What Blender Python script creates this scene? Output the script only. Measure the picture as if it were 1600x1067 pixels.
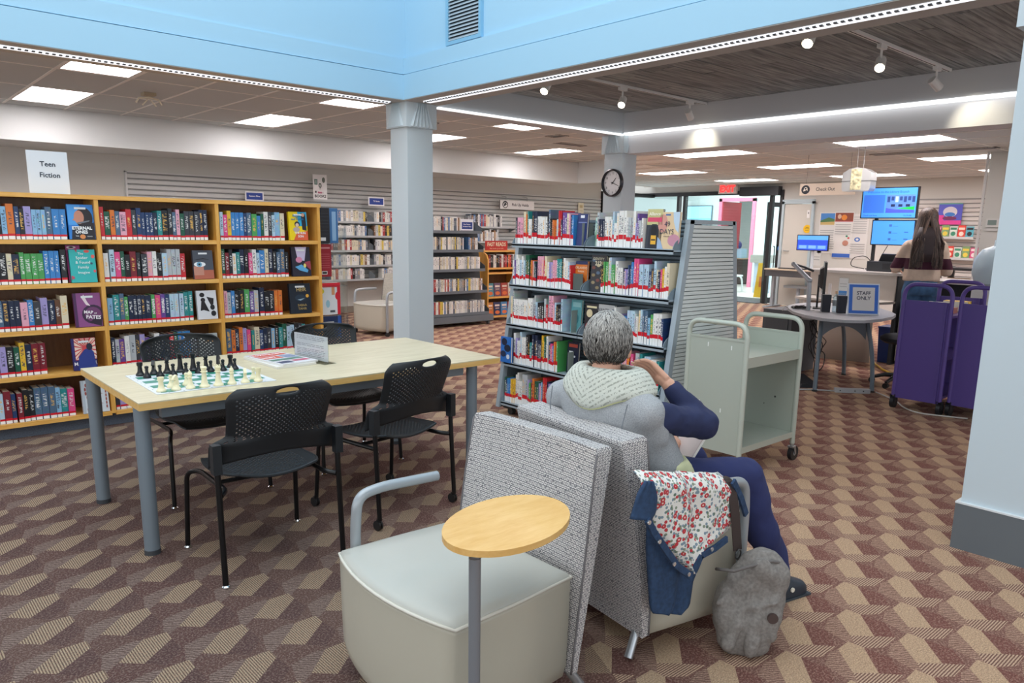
import bpy, bmesh, math, random
from mathutils import Vector, Matrix
PI = math.pi
rad = math.radians
SC = bpy.context.scene
COL = SC.collection
for o in list(bpy.data.objects):
    bpy.data.objects.remove(o)

# ------------------------------------------------------------------ camera
HC = 1.52
YAW, PITCH, ROLL, FPX, CX, CY = 0.835152954, 0.193868133, 0.0182282494, 1180.76412, 818.748151, 590.239157
_f = Vector((math.cos(PITCH)*math.cos(YAW), math.cos(PITCH)*math.sin(YAW), -math.sin(PITCH)))
_r = _f.cross(Vector((0, 0, 1))).normalized()
_u = _r.cross(_f)
_r2 = math.cos(ROLL)*_r + math.sin(ROLL)*_u
_u2 = -math.sin(ROLL)*_r + math.cos(ROLL)*_u
cam_d = bpy.data.cameras.new('camera')
cam = bpy.data.objects.new('camera', cam_d)
COL.objects.link(cam)
cam.matrix_world = Matrix(((_r2.x, _u2.x, -_f.x, 0), (_r2.y, _u2.y, -_f.y, 0), (_r2.z, _u2.z, -_f.z, HC), (0, 0, 0, 1)))
cam_d.sensor_width = 36.0
cam_d.lens = FPX*36/1600
cam_d.shift_x = (800-CX)/1600
cam_d.shift_y = (CY-533.5)/1600
cam_d.clip_start = 0.05
cam_d.clip_end = 200
SC.camera = cam

# ------------------------------------------------------------------ world, exposure
w = bpy.data.worlds.new('world'); SC.world = w; w.use_nodes = True
w.node_tree.nodes['Background'].inputs[0].default_value = (0.93, 0.96, 1.0, 1)
w.node_tree.nodes['Background'].inputs[1].default_value = 1.15
SC.view_settings.view_transform = 'Standard'
SC.view_settings.look = 'None'
SC.view_settings.gamma = 1.0
SC.view_settings.use_curve_mapping = False
SC.view_settings.exposure = 0.42

def area_light(name, loc, rot, sx, sy, power, col=(1, 1, 1)):
    l = bpy.data.lights.new(name, 'AREA'); l.shape = 'RECTANGLE'; l.size = sx; l.size_y = sy
    l.energy = power; l.color = col
    o = bpy.data.objects.new(name, l); COL.objects.link(o); o.location = loc; o.rotation_euler = rot
    return o
# daylight of the roof lantern over the reading area
area_light('roof_daylight', (0.6, 2.6, 5.35), (0, 0, 0), 6.2, 6.6, 220, (0.90, 0.96, 1.0))

PANEL_E = 11.0      # glow of the ceiling light panels

# area lights added to brighten the rooms beyond the entrance glass
area_light('vestibule_fill', (17.3, 11.0, 2.9), (0, 0, 0), 3.5, 5.0, 260, (0.93, 0.98, 1.0))
area_light('far_room_fill', (21.5, 12.6, 2.9), (0, 0, 0), 2.5, 2.0, 60, (1.0, 0.98, 0.95))

# ------------------------------------------------------------------ pixel helpers (for reading positions off known planes)
def ray(x, y):
    return _f + _r2*((x-CX)/FPX) - _u2*((y-CY)/FPX)
def at(x, y, ax, val):
    """the point of the photograph's pixel x,y on the world plane ax=val"""
    d = ray(x, y); t = (val - (0, 0, HC)[ax])/d[ax]
    return Vector((0, 0, HC)) + t*d

# ------------------------------------------------------------------ materials
def lin(c):
    if isinstance(c, str):
        c = [int(c[i:i+2], 16)/255 for i in (0, 2, 4)]
    return tuple(x/12.92 if x <= 0.04045 else ((x+0.055)/1.055)**2.4 for x in c[:3])
_MC = {}
def mat(col, rough=0.55, metal=0.0, var=0.0, vs=8.0, bump=0.0, bs=60.0, name=None, spec=0.5, coat=0.0, stretch=None):
    key = (col, rough, metal, var, vs, bump, bs, spec, coat, stretch)
    if key in _MC: return _MC[key]
    m = bpy.data.materials.new(name or 'paint_%s' % col); m.use_nodes = True
    nt = m.node_tree; b = nt.nodes['Principled BSDF']
    L = lin(col)
    b.inputs['Base Color'].default_value = (*L, 1)
    b.inputs['Roughness'].default_value = rough
    b.inputs['Metallic'].default_value = metal
    b.inputs['Specular IOR Level'].default_value = spec
    b.inputs['Coat Weight'].default_value = coat
    if var or bump:
        tc = nt.nodes.new('ShaderNodeTexCoord')
        vec = tc.outputs['Object']
        if stretch:
            mp = nt.nodes.new('ShaderNodeMapping'); mp.inputs['Scale'].default_value = stretch
            nt.links.new(vec, mp.inputs[0]); vec = mp.outputs[0]
    if var:
        n = nt.nodes.new('ShaderNodeTexNoise'); n.inputs['Scale'].default_value = vs; n.inputs['Detail'].default_value = 4
        nt.links.new(vec, n.inputs['Vector'])
        r = nt.nodes.new('ShaderNodeValToRGB')
        r.color_ramp.elements[0].position = 0.3; r.color_ramp.elements[1].position = 0.7
        r.color_ramp.elements[0].color = (*[x*(1-var) for x in L], 1)
        r.color_ramp.elements[1].color = (*[min(1, x*(1+var)) for x in L], 1)
        nt.links.new(n.outputs['Fac'], r.inputs[0]); nt.links.new(r.outputs[0], b.inputs['Base Color'])
    if bump:
        n2 = nt.nodes.new('ShaderNodeTexNoise'); n2.inputs['Scale'].default_value = bs; n2.inputs['Detail'].default_value = 3
        nt.links.new(vec, n2.inputs['Vector'])
        bp = nt.nodes.new('ShaderNodeBump'); bp.inputs['Strength'].default_value = bump; bp.inputs['Distance'].default_value = 0.01
        nt.links.new(n2.outputs['Fac'], bp.inputs['Height']); nt.links.new(bp.outputs[0], b.inputs['Normal'])
    _MC[key] = m
    return m
def emit(col, s, name='glow'):
    key = ('e', col, s)
    if key in _MC: return _MC[key]
    m = bpy.data.materials.new(name); m.use_nodes = True; b = m.node_tree.nodes['Principled BSDF']
    b.inputs['Base Color'].default_value = (*lin(col), 1)
    b.inputs['Emission Color'].default_value = (*lin(col), 1); b.inputs['Emission Strength'].default_value = s
    _MC[key] = m
    return m
def glass(col='E8F4F4', rough=0.03, alpha=0.18, name='clear_glass'):
    key = ('g', col, rough, alpha)
    if key in _MC: return _MC[key]
    m = bpy.data.materials.new(name); m.use_nodes = True; nt = m.node_tree
    for n in list(nt.nodes):
        if n.type != 'OUTPUT_MATERIAL': nt.nodes.remove(n)
    out = [n for n in nt.nodes if n.type == 'OUTPUT_MATERIAL'][0]
    t = nt.nodes.new('ShaderNodeBsdfTransparent'); t.inputs[0].default_value = (*lin(col), 1)
    g = nt.nodes.new('ShaderNodeBsdfGlossy'); g.inputs['Roughness'].default_value = rough
    mx = nt.nodes.new('ShaderNodeMixShader'); mx.inputs[0].default_value = alpha
    nt.links.new(t.outputs[0], mx.inputs[1]); nt.links.new(g.outputs[0], mx.inputs[2]); nt.links.new(mx.outputs[0], out.inputs[0])
    _MC[key] = m
    return m

class N:
    """tiny node-expression helper"""
    def __init__(s, nt): s.nt = nt
    def m(s, op, *a):
        n = s.nt.nodes.new('ShaderNodeMath'); n.operation = op
        for i, v in enumerate(a):
            if isinstance(v, (int, float)): n.inputs[i].default_value = v
            else: s.nt.links.new(v, n.inputs[i])
        return n.outputs[0]
    def mix(s, f, a, b):
        n = s.nt.nodes.new('ShaderNodeMix'); n.data_type = 'RGBA'
        for i, v in ((0, f), (6, a), (7, b)):
            if isinstance(v, (int, float)): n.inputs[i].default_value = v
            elif isinstance(v, tuple): n.inputs[i].default_value = (*v[:3], 1)
            else: s.nt.links.new(v, n.inputs[i])
        return n.outputs[2]
    def noise(s, vec, scale, detail=2, out='Fac'):
        n = s.nt.nodes.new('ShaderNodeTexNoise'); n.inputs['Scale'].default_value = scale; n.inputs['Detail'].default_value = detail
        if vec is not None: s.nt.links.new(vec, n.inputs['Vector'])
        return n.outputs[out]
    def comb(s, x, y, z):
        n = s.nt.nodes.new('ShaderNodeCombineXYZ')
        for i, v in enumerate((x, y, z)):
            if isinstance(v, (int, float)): n.inputs[i].default_value = v
            else: s.nt.links.new(v, n.inputs[i])
        return n.outputs[0]
    def sep(s, v):
        n = s.nt.nodes.new('ShaderNodeSeparateXYZ'); s.nt.links.new(v, n.inputs[0]); return n.outputs
def newmat(name, rough=0.6):
    m = bpy.data.materials.new(name); m.use_nodes = True
    b = m.node_tree.nodes['Principled BSDF']; b.inputs['Roughness'].default_value = rough
    return m, m.node_tree, b, N(m.node_tree)

def carpet_material():
    m, nt, b, n = newmat('patterned_carpet', 0.95)
    b.inputs['Specular IOR Level'].default_value = 0.1
    tc = nt.nodes.new('ShaderNodeTexCoord'); S = n.sep(tc.outputs['Object']); x, y = S[0], S[1]
    PX, PY, AX, AY = 0.242, 0.246, 2.993, 1.007
    def cell(ox, oy):
        xx = n.m('ADD', n.m('SUBTRACT', x, AX), ox)
        c = n.m('FLOOR', n.m('DIVIDE', xx, PX))
        lx = n.m('SUBTRACT', xx, n.m('MULTIPLY', c, PX))
        yy = n.m('SUBTRACT', n.m('ADD', n.m('SUBTRACT', y, AY), oy), n.m('MULTIPLY', c, PY/2))
        ly = n.m('SUBTRACT', yy, n.m('MULTIPLY', n.m('FLOOR', n.m('DIVIDE', yy, PY)), PY))
        return lx, ly
    def poly(pts, ox, oy):
        lx, ly = cell(ox, oy)
        d = None
        for i in range(len(pts)):
            ax, ay = pts[i][0]+ox, pts[i][1]+oy; bx, by = pts[(i+1) % len(pts)][0]+ox, pts[(i+1) % len(pts)][1]+oy
            e = n.m('SUBTRACT', n.m('MULTIPLY', n.m('SUBTRACT', ly, ay), bx-ax), n.m('MULTIPLY', n.m('SUBTRACT', lx, ax), by-ay))
            d = e if d is None else n.m('MINIMUM', d, e)
        return n.m('GREATER_THAN', d, 0.0)
    tan = poly([(0, 0), (.067, -.063), (.194, .048), (.193, .108), (.11, .108)], .01, .07)
    band = poly([(0, 0), (-.071, -.057), (.012, -.122), (.123, -.122), (.067, -.063)], .08, .13)
    dark = poly([(.067, -.063), (.123, -.122), (.20, -.05), (.194, .048)], -.05, .125)
    rib = poly([(0, 0), (.11, .108), (.06, .118), (-.03, .09), (-.071, -.057)], .075, .06)
    px = n.m('SINE', n.m('MULTIPLY', x, 2*PI/0.0088))
    py = n.m('SINE', n.m('MULTIPLY', y, 2*PI/0.0095))
    sx = n.m('ADD', n.m('MULTIPLY', px, 0.5), 0.5); sy = n.m('ADD', n.m('MULTIPLY', py, 0.5), 0.5)
    zn = n.m('SUBTRACT', x, n.m('MULTIPLY', y, 0.45))
    zr = nt.nodes.new('ShaderNodeMapRange'); zr.inputs[1].default_value = 0.2; zr.inputs[2].default_value = 2.2; nt.links.new(zn, zr.inputs[0]); zs = zr.outputs[0]
    zone = n.m('GREATER_THAN', zn, 1.15)      # tile run with loop grain instead of ribs
    grain = n.noise(tc.outputs['Object'], 210, 3)
    grain2 = n.noise(tc.outputs['Object'], 120, 2)
    big = n.noise(tc.outputs['Object'], 0.9, 2)
    g = n.m('MULTIPLY', n.m('SUBTRACT', grain, 0.5), 2.6)
    sp = n.m('GREATER_THAN', grain2, 0.54)
    ribs_left = n.m('MULTIPLY', sx, n.m('SUBTRACT', 1.0, n.m('MULTIPLY', zone, .8)))
    tanc = n.mix(zs, lin('A8977F'), lin('C4A587'))
    tand = n.mix(ribs_left, tanc, lin('54423E'))
    tand2 = n.mix(n.m('MULTIPLY', sp, .40), tand, lin('9A7A66'))
    base = n.mix(zs, lin('563F3C'), lin('7C574E'))
    lite = n.mix(zs, lin('7F6D65'), lin('AC8979'))
    base = n.mix(n.m('MULTIPLY', n.m('SUBTRACT', big, .35), .8), base, lin('7A6A5C'))
    base2 = n.mix(n.m('MULTIPLY', sp, 0.6), base, lite)
    wav = nt.nodes.new('ShaderNodeTexWave'); wav.inputs['Scale'].default_value = 34; wav.inputs['Distortion'].default_value = 5.0
    wav.inputs['Detail'].default_value = 1; wav.inputs['Detail Scale'].default_value = 1.2; wav.bands_direction = 'DIAGONAL'
    nt.links.new(tc.outputs['Object'], wav.inputs['Vector'])
    ribc = n.mix(n.m('MULTIPLY', wav.outputs['Fac'], .8), n.mix(zs, lin('594A43'), lin('785A4E')), n.mix(zs, lin('94827A'), lin('C8A48E')))
    darkc = n.mix(n.m('MULTIPLY', sp, .45), n.mix(zs, lin('523F3D'), lin('764C45')), lite)
    bandc = n.mix(sy, n.mix(zs, lin('4E3B38'), lin('6A4540')), lin('C9AC92'))
    bandl = n.mix(zone, base2, bandc)
    c = n.mix(n.m('MULTIPLY', rib, 0.75), base2, ribc)
    c = n.mix(n.m('MULTIPLY', dark, 0.8), c, darkc)
    c = n.mix(band, c, bandl)
    c = n.mix(tan, c, tand2)
    hs = nt.nodes.new('ShaderNodeHueSaturation')
    nt.links.new(n.m('ADD', 1.0, n.m('MULTIPLY', g, 0.75)), hs.inputs['Value']); nt.links.new(c, hs.inputs['Color'])
    nt.links.new(hs.outputs[0], b.inputs['Base Color'])
    bp = nt.nodes.new('ShaderNodeBump'); bp.inputs['Strength'].default_value = 0.35; bp.inputs['Distance'].default_value = 0.004
    nt.links.new(grain, bp.inputs['Height']); nt.links.new(bp.outputs[0], b.inputs['Normal'])
    return m

def spine_material():
    """printed book jacket; the object's own colour is the ground, a small title print runs up the spine"""
    m, nt, b, n = newmat('printed_jacket', 0.38)
    oi = nt.nodes.new('ShaderNodeObjectInfo'); tc = nt.nodes.new('ShaderNodeTexCoord')
    S = n.sep(tc.outputs['Object']); R = oi.outputs['Random']
    off = n.m('MULTIPLY', R, 77.0)
    v = n.comb(n.m('ADD', n.m('MULTIPLY', S[0], 1.6), off), n.m('MULTIPLY', S[1], 3.0), n.m('MULTIPLY', S[2], 30.0))
    t = n.m('GREATER_THAN', n.noise(v, 1.0, 1), 0.52)
    inx = n.m('LESS_THAN', n.m('ABSOLUTE', n.m('SUBTRACT', S[0], 0.5)), n.m('ADD', 0.16, n.m('MULTIPLY', n.m('FRACT', n.m('MULTIPLY', R, 13.7)), 0.2)))
    inz = n.m('LESS_THAN', n.m('ABSOLUTE', n.m('SUBTRACT', S[2], 0.60)), n.m('ADD', 0.16, n.m('MULTIPLY', n.m('FRACT', n.m('MULTIPLY', R, 31.1)), 0.17)))
    mask = n.m('MULTIPLY', n.m('MULTIPLY', t, inx), inz)
    lum = nt.nodes.new('ShaderNodeRGBToBW'); nt.links.new(oi.outputs['Color'], lum.inputs[0])
    ink0 = n.mix(n.m('GREATER_THAN', lum.outputs[0], 0.3), (0.8, 0.8, 0.78), (0.05, 0.05, 0.08))
    ink = n.mix(n.m('GREATER_THAN', n.m('FRACT', n.m('MULTIPLY', R, 7.3)), 0.75), ink0, (0.85, 0.5, 0.12))
    v2 = n.comb(n.m('ADD', S[0], off), S[1], n.m('MULTIPLY', S[2], 5.0))
    art = n.noise(v2, 1.6, 2, 'Color')
    fa = n.m('MULTIPLY', n.m('GREATER_THAN', n.m('FRACT', n.m('MULTIPLY', R, 17.9)), 0.45), 0.38)
    mx = nt.nodes.new('ShaderNodeMix'); mx.data_type = 'RGBA'; mx.blend_type = 'OVERLAY'
    nt.links.new(fa, mx.inputs[0]); nt.links.new(oi.outputs['Color'], mx.inputs[6]); nt.links.new(art, mx.inputs[7])
    nt.links.new(n.mix(n.m('MULTIPLY', mask, 0.85), mx.outputs[2], ink), b.inputs['Base Color'])
    return m

def wood_material(name, c1, c2, sc=(1.2, 14, 14), rough=0.42):
    m, nt, b, n = newmat(name, rough)
    tc = nt.nodes.new('ShaderNodeTexCoord'); mp = nt.nodes.new('ShaderNodeMapping'); mp.inputs['Scale'].default_value = sc
    nt.links.new(tc.outputs['Object'], mp.inputs[0])
    f = n.noise(mp.outputs[0], 3.0, 5)
    g = n.noise(mp.outputs[0], 14.0, 2)
    ff = n.m('ADD', n.m('MULTIPLY', f, 0.7), n.m('MULTIPLY', g, 0.3))
    r = nt.nodes.new('ShaderNodeMapRange'); r.inputs[1].default_value = 0.35; r.inputs[2].default_value = 0.65; nt.links.new(ff, r.inputs[0])
    nt.links.new(n.mix(r.outputs[0], lin(c1), lin(c2)), b.inputs['Base Color'])
    return m

def plank_material():
    m, nt, b, n = newmat('weathered_plank', 0.8)
    tc = nt.nodes.new('ShaderNodeTexCoord'); oi = nt.nodes.new('ShaderNodeObjectInfo')
    S = n.sep(tc.outputs['Object'])
    v = n.comb(n.m('ADD', n.m('MULTIPLY', S[0], 1.0), n.m('MULTIPLY', oi.outputs['Random'], 50)), n.m('MULTIPLY', S[1], 16), S[2])
    f = n.noise(v, 2.2, 6)
    r = nt.nodes.new('ShaderNodeMapRange'); r.inputs[1].default_value = 0.35; r.inputs[2].default_value = 0.68; nt.links.new(f, r.inputs[0])
    c = n.mix(r.outputs[0], lin('6A7072'), lin('A4AAAC'))
    hs = nt.nodes.new('ShaderNodeHueSaturation'); nt.links.new(c, hs.inputs['Color'])
    nt.links.new(n.m('ADD', 0.82, n.m('MULTIPLY', oi.outputs['Random'], 0.36)), hs.inputs['Value'])
    nt.links.new(hs.outputs[0], b.inputs['Base Color'])
    return m

def weave_material(name, c1, c2, s=1.0):
    """small squared loop weave of the lounge chair backs"""
    m, nt, b, n = newmat(name, 0.9)
    b.inputs['Specular IOR Level'].default_value = 0.15
    tc = nt.nodes.new('ShaderNodeTexCoord'); S = n.sep(tc.outputs['Object'])
    P = 0.0130*s
    zz = n.m('ADD', S[2], n.m('MULTIPLY', S[0], 0.6))
    row = n.m('FLOOR', n.m('DIVIDE', zz, P))
    yy = n.m('ADD', n.m('ADD', S[1], n.m('MULTIPLY', S[0], 0.9)), n.m('MULTIPLY', n.m('MODULO', row, 2.0), P/2))
    fy = n.m('ABSOLUTE', n.m('SUBTRACT', n.m('FRACT', n.m('DIVIDE', yy, P)), 0.5))
    fz = n.m('ABSOLUTE', n.m('SUBTRACT', n.m('FRACT', n.m('DIVIDE', zz, P)), 0.5))
    d = n.m('MAXIMUM', fy, fz)
    ring = n.m('MULTIPLY', n.m('GREATER_THAN', d, 0.17), n.m('LESS_THAN', d, 0.40))
    jit = n.m('GREATER_THAN', n.noise(tc.outputs['Object'], 150/s, 1), 0.36)
    f = n.m('MULTIPLY', ring, jit)
    nt.links.new(n.mix(f, lin(c1), lin(c2)), b.inputs['Base Color'])
    bp = nt.nodes.new('ShaderNodeBump'); bp.inputs['Strength'].default_value = 0.3; bp.inputs['Distance'].default_value = 0.003
    nt.links.new(f, bp.inputs['Height']); nt.links.new(bp.outputs[0], b.inputs['Normal'])
    return m
# ------------------------------------------------------------------ mesh building
class B:
    def __init__(s, M=None):
        s.bm = bmesh.new(); s.M = M or Matrix(); s.mi = 0
    def v(s, p): return s.bm.verts.new(s.M @ Vector(p))
    def face(s, vs):
        try:
            f = s.bm.faces.new(vs); f.material_index = s.mi; return f
        except ValueError: return None
    def hexa(s, p):   # 8 points, bottom ring then top ring
        q = [s.v(a) for a in p]
        for i in ((3, 2, 1, 0), (4, 5, 6, 7), (0, 1, 5, 4), (1, 2, 6, 5), (2, 3, 7, 6), (3, 0, 4, 7)): s.face([q[k] for k in i])
        return s
    def box(s, x0, x1, y0, y1, z0, z1):
        return s.hexa([(x0, y0, z0), (x1, y0, z0), (x1, y1, z0), (x0, y1, z0), (x0, y0, z1), (x1, y0, z1), (x1, y1, z1), (x0, y1, z1)])
    def prism(s, pts, a, b, axis=2):
        def P(p, h): return (p[0], p[1], h) if axis == 2 else ((p[0], h, p[1]) if axis == 1 else (h, p[0], p[1]))
        lo = [s.v(P(p, a)) for p in pts]; hi = [s.v(P(p, b)) for p in pts]
        s.face(lo[::-1]); s.face(hi)
        for i in range(len(pts)):
            j = (i+1) % len(pts); s.face([lo[i], lo[j], hi[j], hi[i]])
        return s
    def tube(s, pts, r, n=10, closed=False, cap=True):
        pts = [Vector(p) for p in pts]; R = r if isinstance(r, (list, tuple)) else [r]*len(pts)
        rings = []; prev = None; L = len(pts)
        for i, p in enumerate(pts):
            a = pts[i-1] if (i or closed) else p; c = pts[(i+1) % L] if (i < L-1 or closed) else p
            t = (c-a).normalized()
            if prev is None:
                up = Vector((0, 0, 1)) if abs(t.z) < 0.9 else Vector((1, 0, 0))
                e = t.cross(up).normalized()
            else:
                e = (prev - t*prev.dot(t)).normalized()
            prev = e; g = t.cross(e)
            rings.append([s.v(p + R[i]*(math.cos(2*PI*k/n)*e + math.sin(2*PI*k/n)*g)) for k in range(n)])
        for i in range(L if closed else L-1):
            A, C = rings[i], rings[(i+1) % L]
            for k in range(n): s.face([A[k], A[(k+1) % n], C[(k+1) % n], C[k]])
        if cap and not closed:
            s.face(rings[0][::-1]); s.face(rings[-1])
        return s
    def cyl(s, p0, p1, r0, r1=None, n=16): return s.tube([p0, p1], [r0, r0 if r1 is None else r1], n)
    def lathe(s, prof, c=(0, 0, 0), n=16):
        rings = []
        for r, z in prof:
            rings.append([s.v((c[0]+r*math.cos(2*PI*k/n), c[1]+r*math.sin(2*PI*k/n), c[2]+z)) for k in range(n)])
        for A, C in zip(rings, rings[1:]):
            for k in range(n): s.face([A[k], A[(k+1) % n], C[(k+1) % n], C[k]])
        s.face(rings[0][::-1]); s.face(rings[-1])
        return s
    def ball(s, c, r, n=14, m=9):
        rx, ry, rz = r if isinstance(r, (list, tuple)) else (r, r, r)
        top = s.v((c[0], c[1], c[2]+rz)); bot = s.v((c[0], c[1], c[2]-rz)); rings = []
        for j in range(1, m):
            t = PI*j/m
            rings.append([s.v((c[0]+rx*math.sin(t)*math.cos(2*PI*k/n), c[1]+ry*math.sin(t)*math.sin(2*PI*k/n), c[2]+rz*math.cos(t))) for k in range(n)])
        for k in range(n):
            s.face([top, rings[0][k], rings[0][(k+1) % n]]); s.face([rings[-1][(k+1) % n], rings[-1][k], bot])
        for A, C in zip(rings, rings[1:]):
            for k in range(n): s.face([A[k], C[k], C[(k+1) % n], A[(k+1) % n]])
        return s
    def grid(s, f, nu, nv):
        g = [[s.v(f(i/nu, j/nv)) for i in range(nu+1)] for j in range(nv+1)]
        for j in range(nv):
            for i in range(nu): s.face([g[j][i], g[j][i+1], g[j+1][i+1], g[j+1][i]])
        return s
    def quad(s, a, b, c, d): s.face([s.v(a), s.v(b), s.v(c), s.v(d)]); return s
    def mesh(s, name, mats, bevel=0, seg=2, smooth=False, weld=False):
        if weld: bmesh.ops.remove_doubles(s.bm, verts=s.bm.verts, dist=1e-5)
        if bevel:
            bmesh.ops.bevel(s.bm, geom=[e for e in s.bm.edges if e.is_manifold and e.calc_face_angle(0) > 0.6], offset=bevel, segments=seg, affect='EDGES', profile=0.5, clamp_overlap=True)
        bmesh.ops.recalc_face_normals(s.bm, faces=s.bm.faces)
        me = bpy.data.meshes.new(name); s.bm.to_mesh(me); s.bm.free()
        for q in (mats if isinstance(mats, (list, tuple)) else [mats]): me.materials.append(q)
        if smooth:
            me.shade_smooth()
            if smooth != 2: me.set_sharp_from_angle(angle=rad(35))
        return me
    def to(s, name, mats, parent=None, bevel=0, seg=2, smooth=False, weld=False, loc=None, rot=None):
        return link(name, s.mesh(name, mats, bevel, seg, smooth, weld), parent, loc, rot)

def link(name, me, parent=None, loc=None, rot=None, scale=None):
    o = bpy.data.objects.new(name, me); COL.objects.link(o)
    if parent is not None: o.parent = parent
    if loc is not None: o.location = loc
    if rot is not None: o.rotation_euler = rot if isinstance(rot, (tuple, list)) else (0, 0, rot)
    if scale is not None: o.scale = scale
    return o
def tag(o, label, cat, group=None, kind=None):
    if label: o['label'] = label
    if cat: o['category'] = cat
    if group: o['group'] = group
    if kind: o['kind'] = kind
    return o
def thing(name, label, cat, loc=(0, 0, 0), rz=0, group=None, rot=None):
    o = bpy.data.objects.new(name, None); COL.objects.link(o); o.empty_display_size = 0.05
    o.location = loc; o.rotation_euler = rot or (0, 0, rz)
    return tag(o, label, cat, group)
def struct(o): o['kind'] = 'structure'; return o
def copy_tree(o, parent=None):
    c = o.copy(); COL.objects.link(c)
    if parent is not None: c.parent = parent
    for ch in list(o.children): copy_tree(ch, c)
    return c
def fillet(pts, r, seg=5):
    """round the inner corners of a polyline"""
    P = [Vector(p) for p in pts]; out = [P[0]]
    for i in range(1, len(P)-1):
        a = (P[i-1]-P[i]); b = (P[i+1]-P[i]); rr = min(r, a.length*0.48, b.length*0.48)
        p0 = P[i]+a.normalized()*rr; p1 = P[i]+b.normalized()*rr
        for k in range(seg+1):
            t = k/seg; out.append((1-t)**2*p0 + 2*t*(1-t)*P[i] + t*t*p1)
    out.append(P[-1]); return out
def rrect(w, h, r, seg=4, cx=0, cy=0):
    pts = []
    for sx, sy, a0 in ((1, 1, 0), (-1, 1, 90), (-1, -1, 180), (1, -1, 270)):
        for k in range(seg+1):
            a = rad(a0+90*k/seg); pts.append((cx+sx*(w/2-r)+r*math.cos(a), cy+sy*(h/2-r)+r*math.sin(a)))
    return pts

# ------------------------------------------------------------------ lettering and flat print (local front faces -Y, x right, z up)
_TX = {}
def text_mesh(s, bold=0.0):
    if (s, bold) in _TX: return _TX[(s, bold)]
    c = bpy.data.curves.new('txt', 'FONT'); c.body = s; c.align_x = 'CENTER'; c.align_y = 'CENTER'; c.offset = bold; c.resolution_u = 2
    o = bpy.data.objects.new('txt', c); COL.objects.link(o)
    dg = bpy.context.evaluated_depsgraph_get(); dg.update()
    me = bpy.data.meshes.new_from_object(o.evaluated_get(dg)); bpy.data.objects.remove(o)
    vs = [tuple(v.co) for v in me.vertices]; fs = [tuple(p.vertices) for p in me.polygons]
    _TX[(s, bold)] = (vs, fs); return _TX[(s, bold)]
def lettering(items, parent, name='lettering', y=-0.001, M=None):
    """items: (string, cx, cz, height, colour[, bold[, spin, squeeze]]) -> one mesh"""
    b = B(M); mats = []
    for it in items:
        s, cx, cz, h, colr = it[:5]; bold = it[5] if len(it) > 5 else 0.02
        sp = it[6] if len(it) > 6 else 0; sq = it[7] if len(it) > 7 else 1
        mm = mat(colr, 0.5) if isinstance(colr, str) else colr
        if mm not in mats: mats.append(mm)
        b.mi = mats.index(mm)
        vs, fs = text_mesh(s, bold); k = h/0.72; cs, sn = math.cos(sp), math.sin(sp)
        q = [b.v((cx + (vx*sq*cs - vy*sn)*k, y, cz + (vx*sq*sn + vy*cs)*k)) for vx, vy, vz in vs]
        for f in fs: b.face([q[i] for i in f])
    return b.to(name, mats, parent)
def printed(items, parent, name='print', y=-0.0005, dy=0.0003):
    """flat printed shapes: ('r',x0,x1,z0,z1,c) ('e',cx,cz,rx,rz,c) ('p',pts,c) -> one multi-colour mesh"""
    b = B(); mats = []
    for k, it in enumerate(items):
        c = it[-1]; mm = mat(c, 0.5) if isinstance(c, str) else c
        if mm not in mats: mats.append(mm)
        b.mi = mats.index(mm); yy = y - dy*k
        if it[0] == 'r': pts = [(it[1], it[3]), (it[2], it[3]), (it[2], it[4]), (it[1], it[4])]
        elif it[0] == 'e': pts = [(it[1]+it[3]*math.cos(2*PI*i/18), it[2]+it[4]*math.sin(2*PI*i/18)) for i in range(18)]
        else: pts = it[1]
        b.face([b.v((px, yy, pz)) for px, pz in pts])
    return b.to(name, mats, parent)
ORD = ['first', 'second', 'third', 'fourth', 'fifth', 'sixth', 'seventh', 'eighth', 'ninth', 'tenth', 'eleventh', 'twelfth', 'thirteenth', 'fourteenth', 'fifteenth', 'sixteenth', 'seventeenth', 'eighteenth', 'nineteenth', 'twentieth', '21st', '22nd', '23rd', '24th', '25th', '26th', '27th', '28th', '29th', '30th', '31st', '32nd', '33rd', '34th', '35th', '36th', '37th', '38th', '39th', '40th', '41st', '42nd', '43rd', '44th', '45th', '46th', '47th', '48th', '49th', '50th', '51st', '52nd', '53rd', '54th', '55th', '56th', '57th', '58th', '59th', '60th']

M_OAK = wood_material('oak_veneer', 'D9993F', 'EDB65F', (14, 14, 1.5))
M_OAKH = wood_material('oak_veneer_lengthwise', 'DFA24A', 'F2BD69', (1.5, 14, 14))
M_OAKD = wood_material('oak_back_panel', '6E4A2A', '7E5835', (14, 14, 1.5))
M_SPINE = spine_material()
M_CARPET = carpet_material()
M_PLANK = plank_material()
M_WEAVE = weave_material('grey_squared_weave', '6E6D72', 'DEDBD8')
M_WEAVE2 = weave_material('pale_squared_weave', '8E8C82', 'D8D5C8')
C_STEEL = 'A9B0B4'
# ================================================================== THE BUILDING
C_WALL = 'CFCFC9'; C_WHITE = 'DCE2E2'; C_BLUE = 'A6D0E8'; C_TILE = 'C8CECE'
M_WALL = mat(C_WALL, 0.8); M_WHITE = mat(C_WHITE, 0.7); M_BLUE = mat(C_BLUE, 0.75); M_COLM = mat('C6D4DB', 0.6)  # bluish tint of the daylight put into the pillar and well colours
M_TILE = mat(C_TILE, 0.95, var=0.07, vs=160); M_GRID = mat('F2F1EC', 0.6); M_DARK = mat('2A2C30', 0.5)
M_BEAM = mat('D9DCE0', 0.7); M_SOFFIT = mat('B9B8B6', 0.8)
ZU, ZL = 2.88, 2.585     # upper and lower tile ceilings

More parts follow.
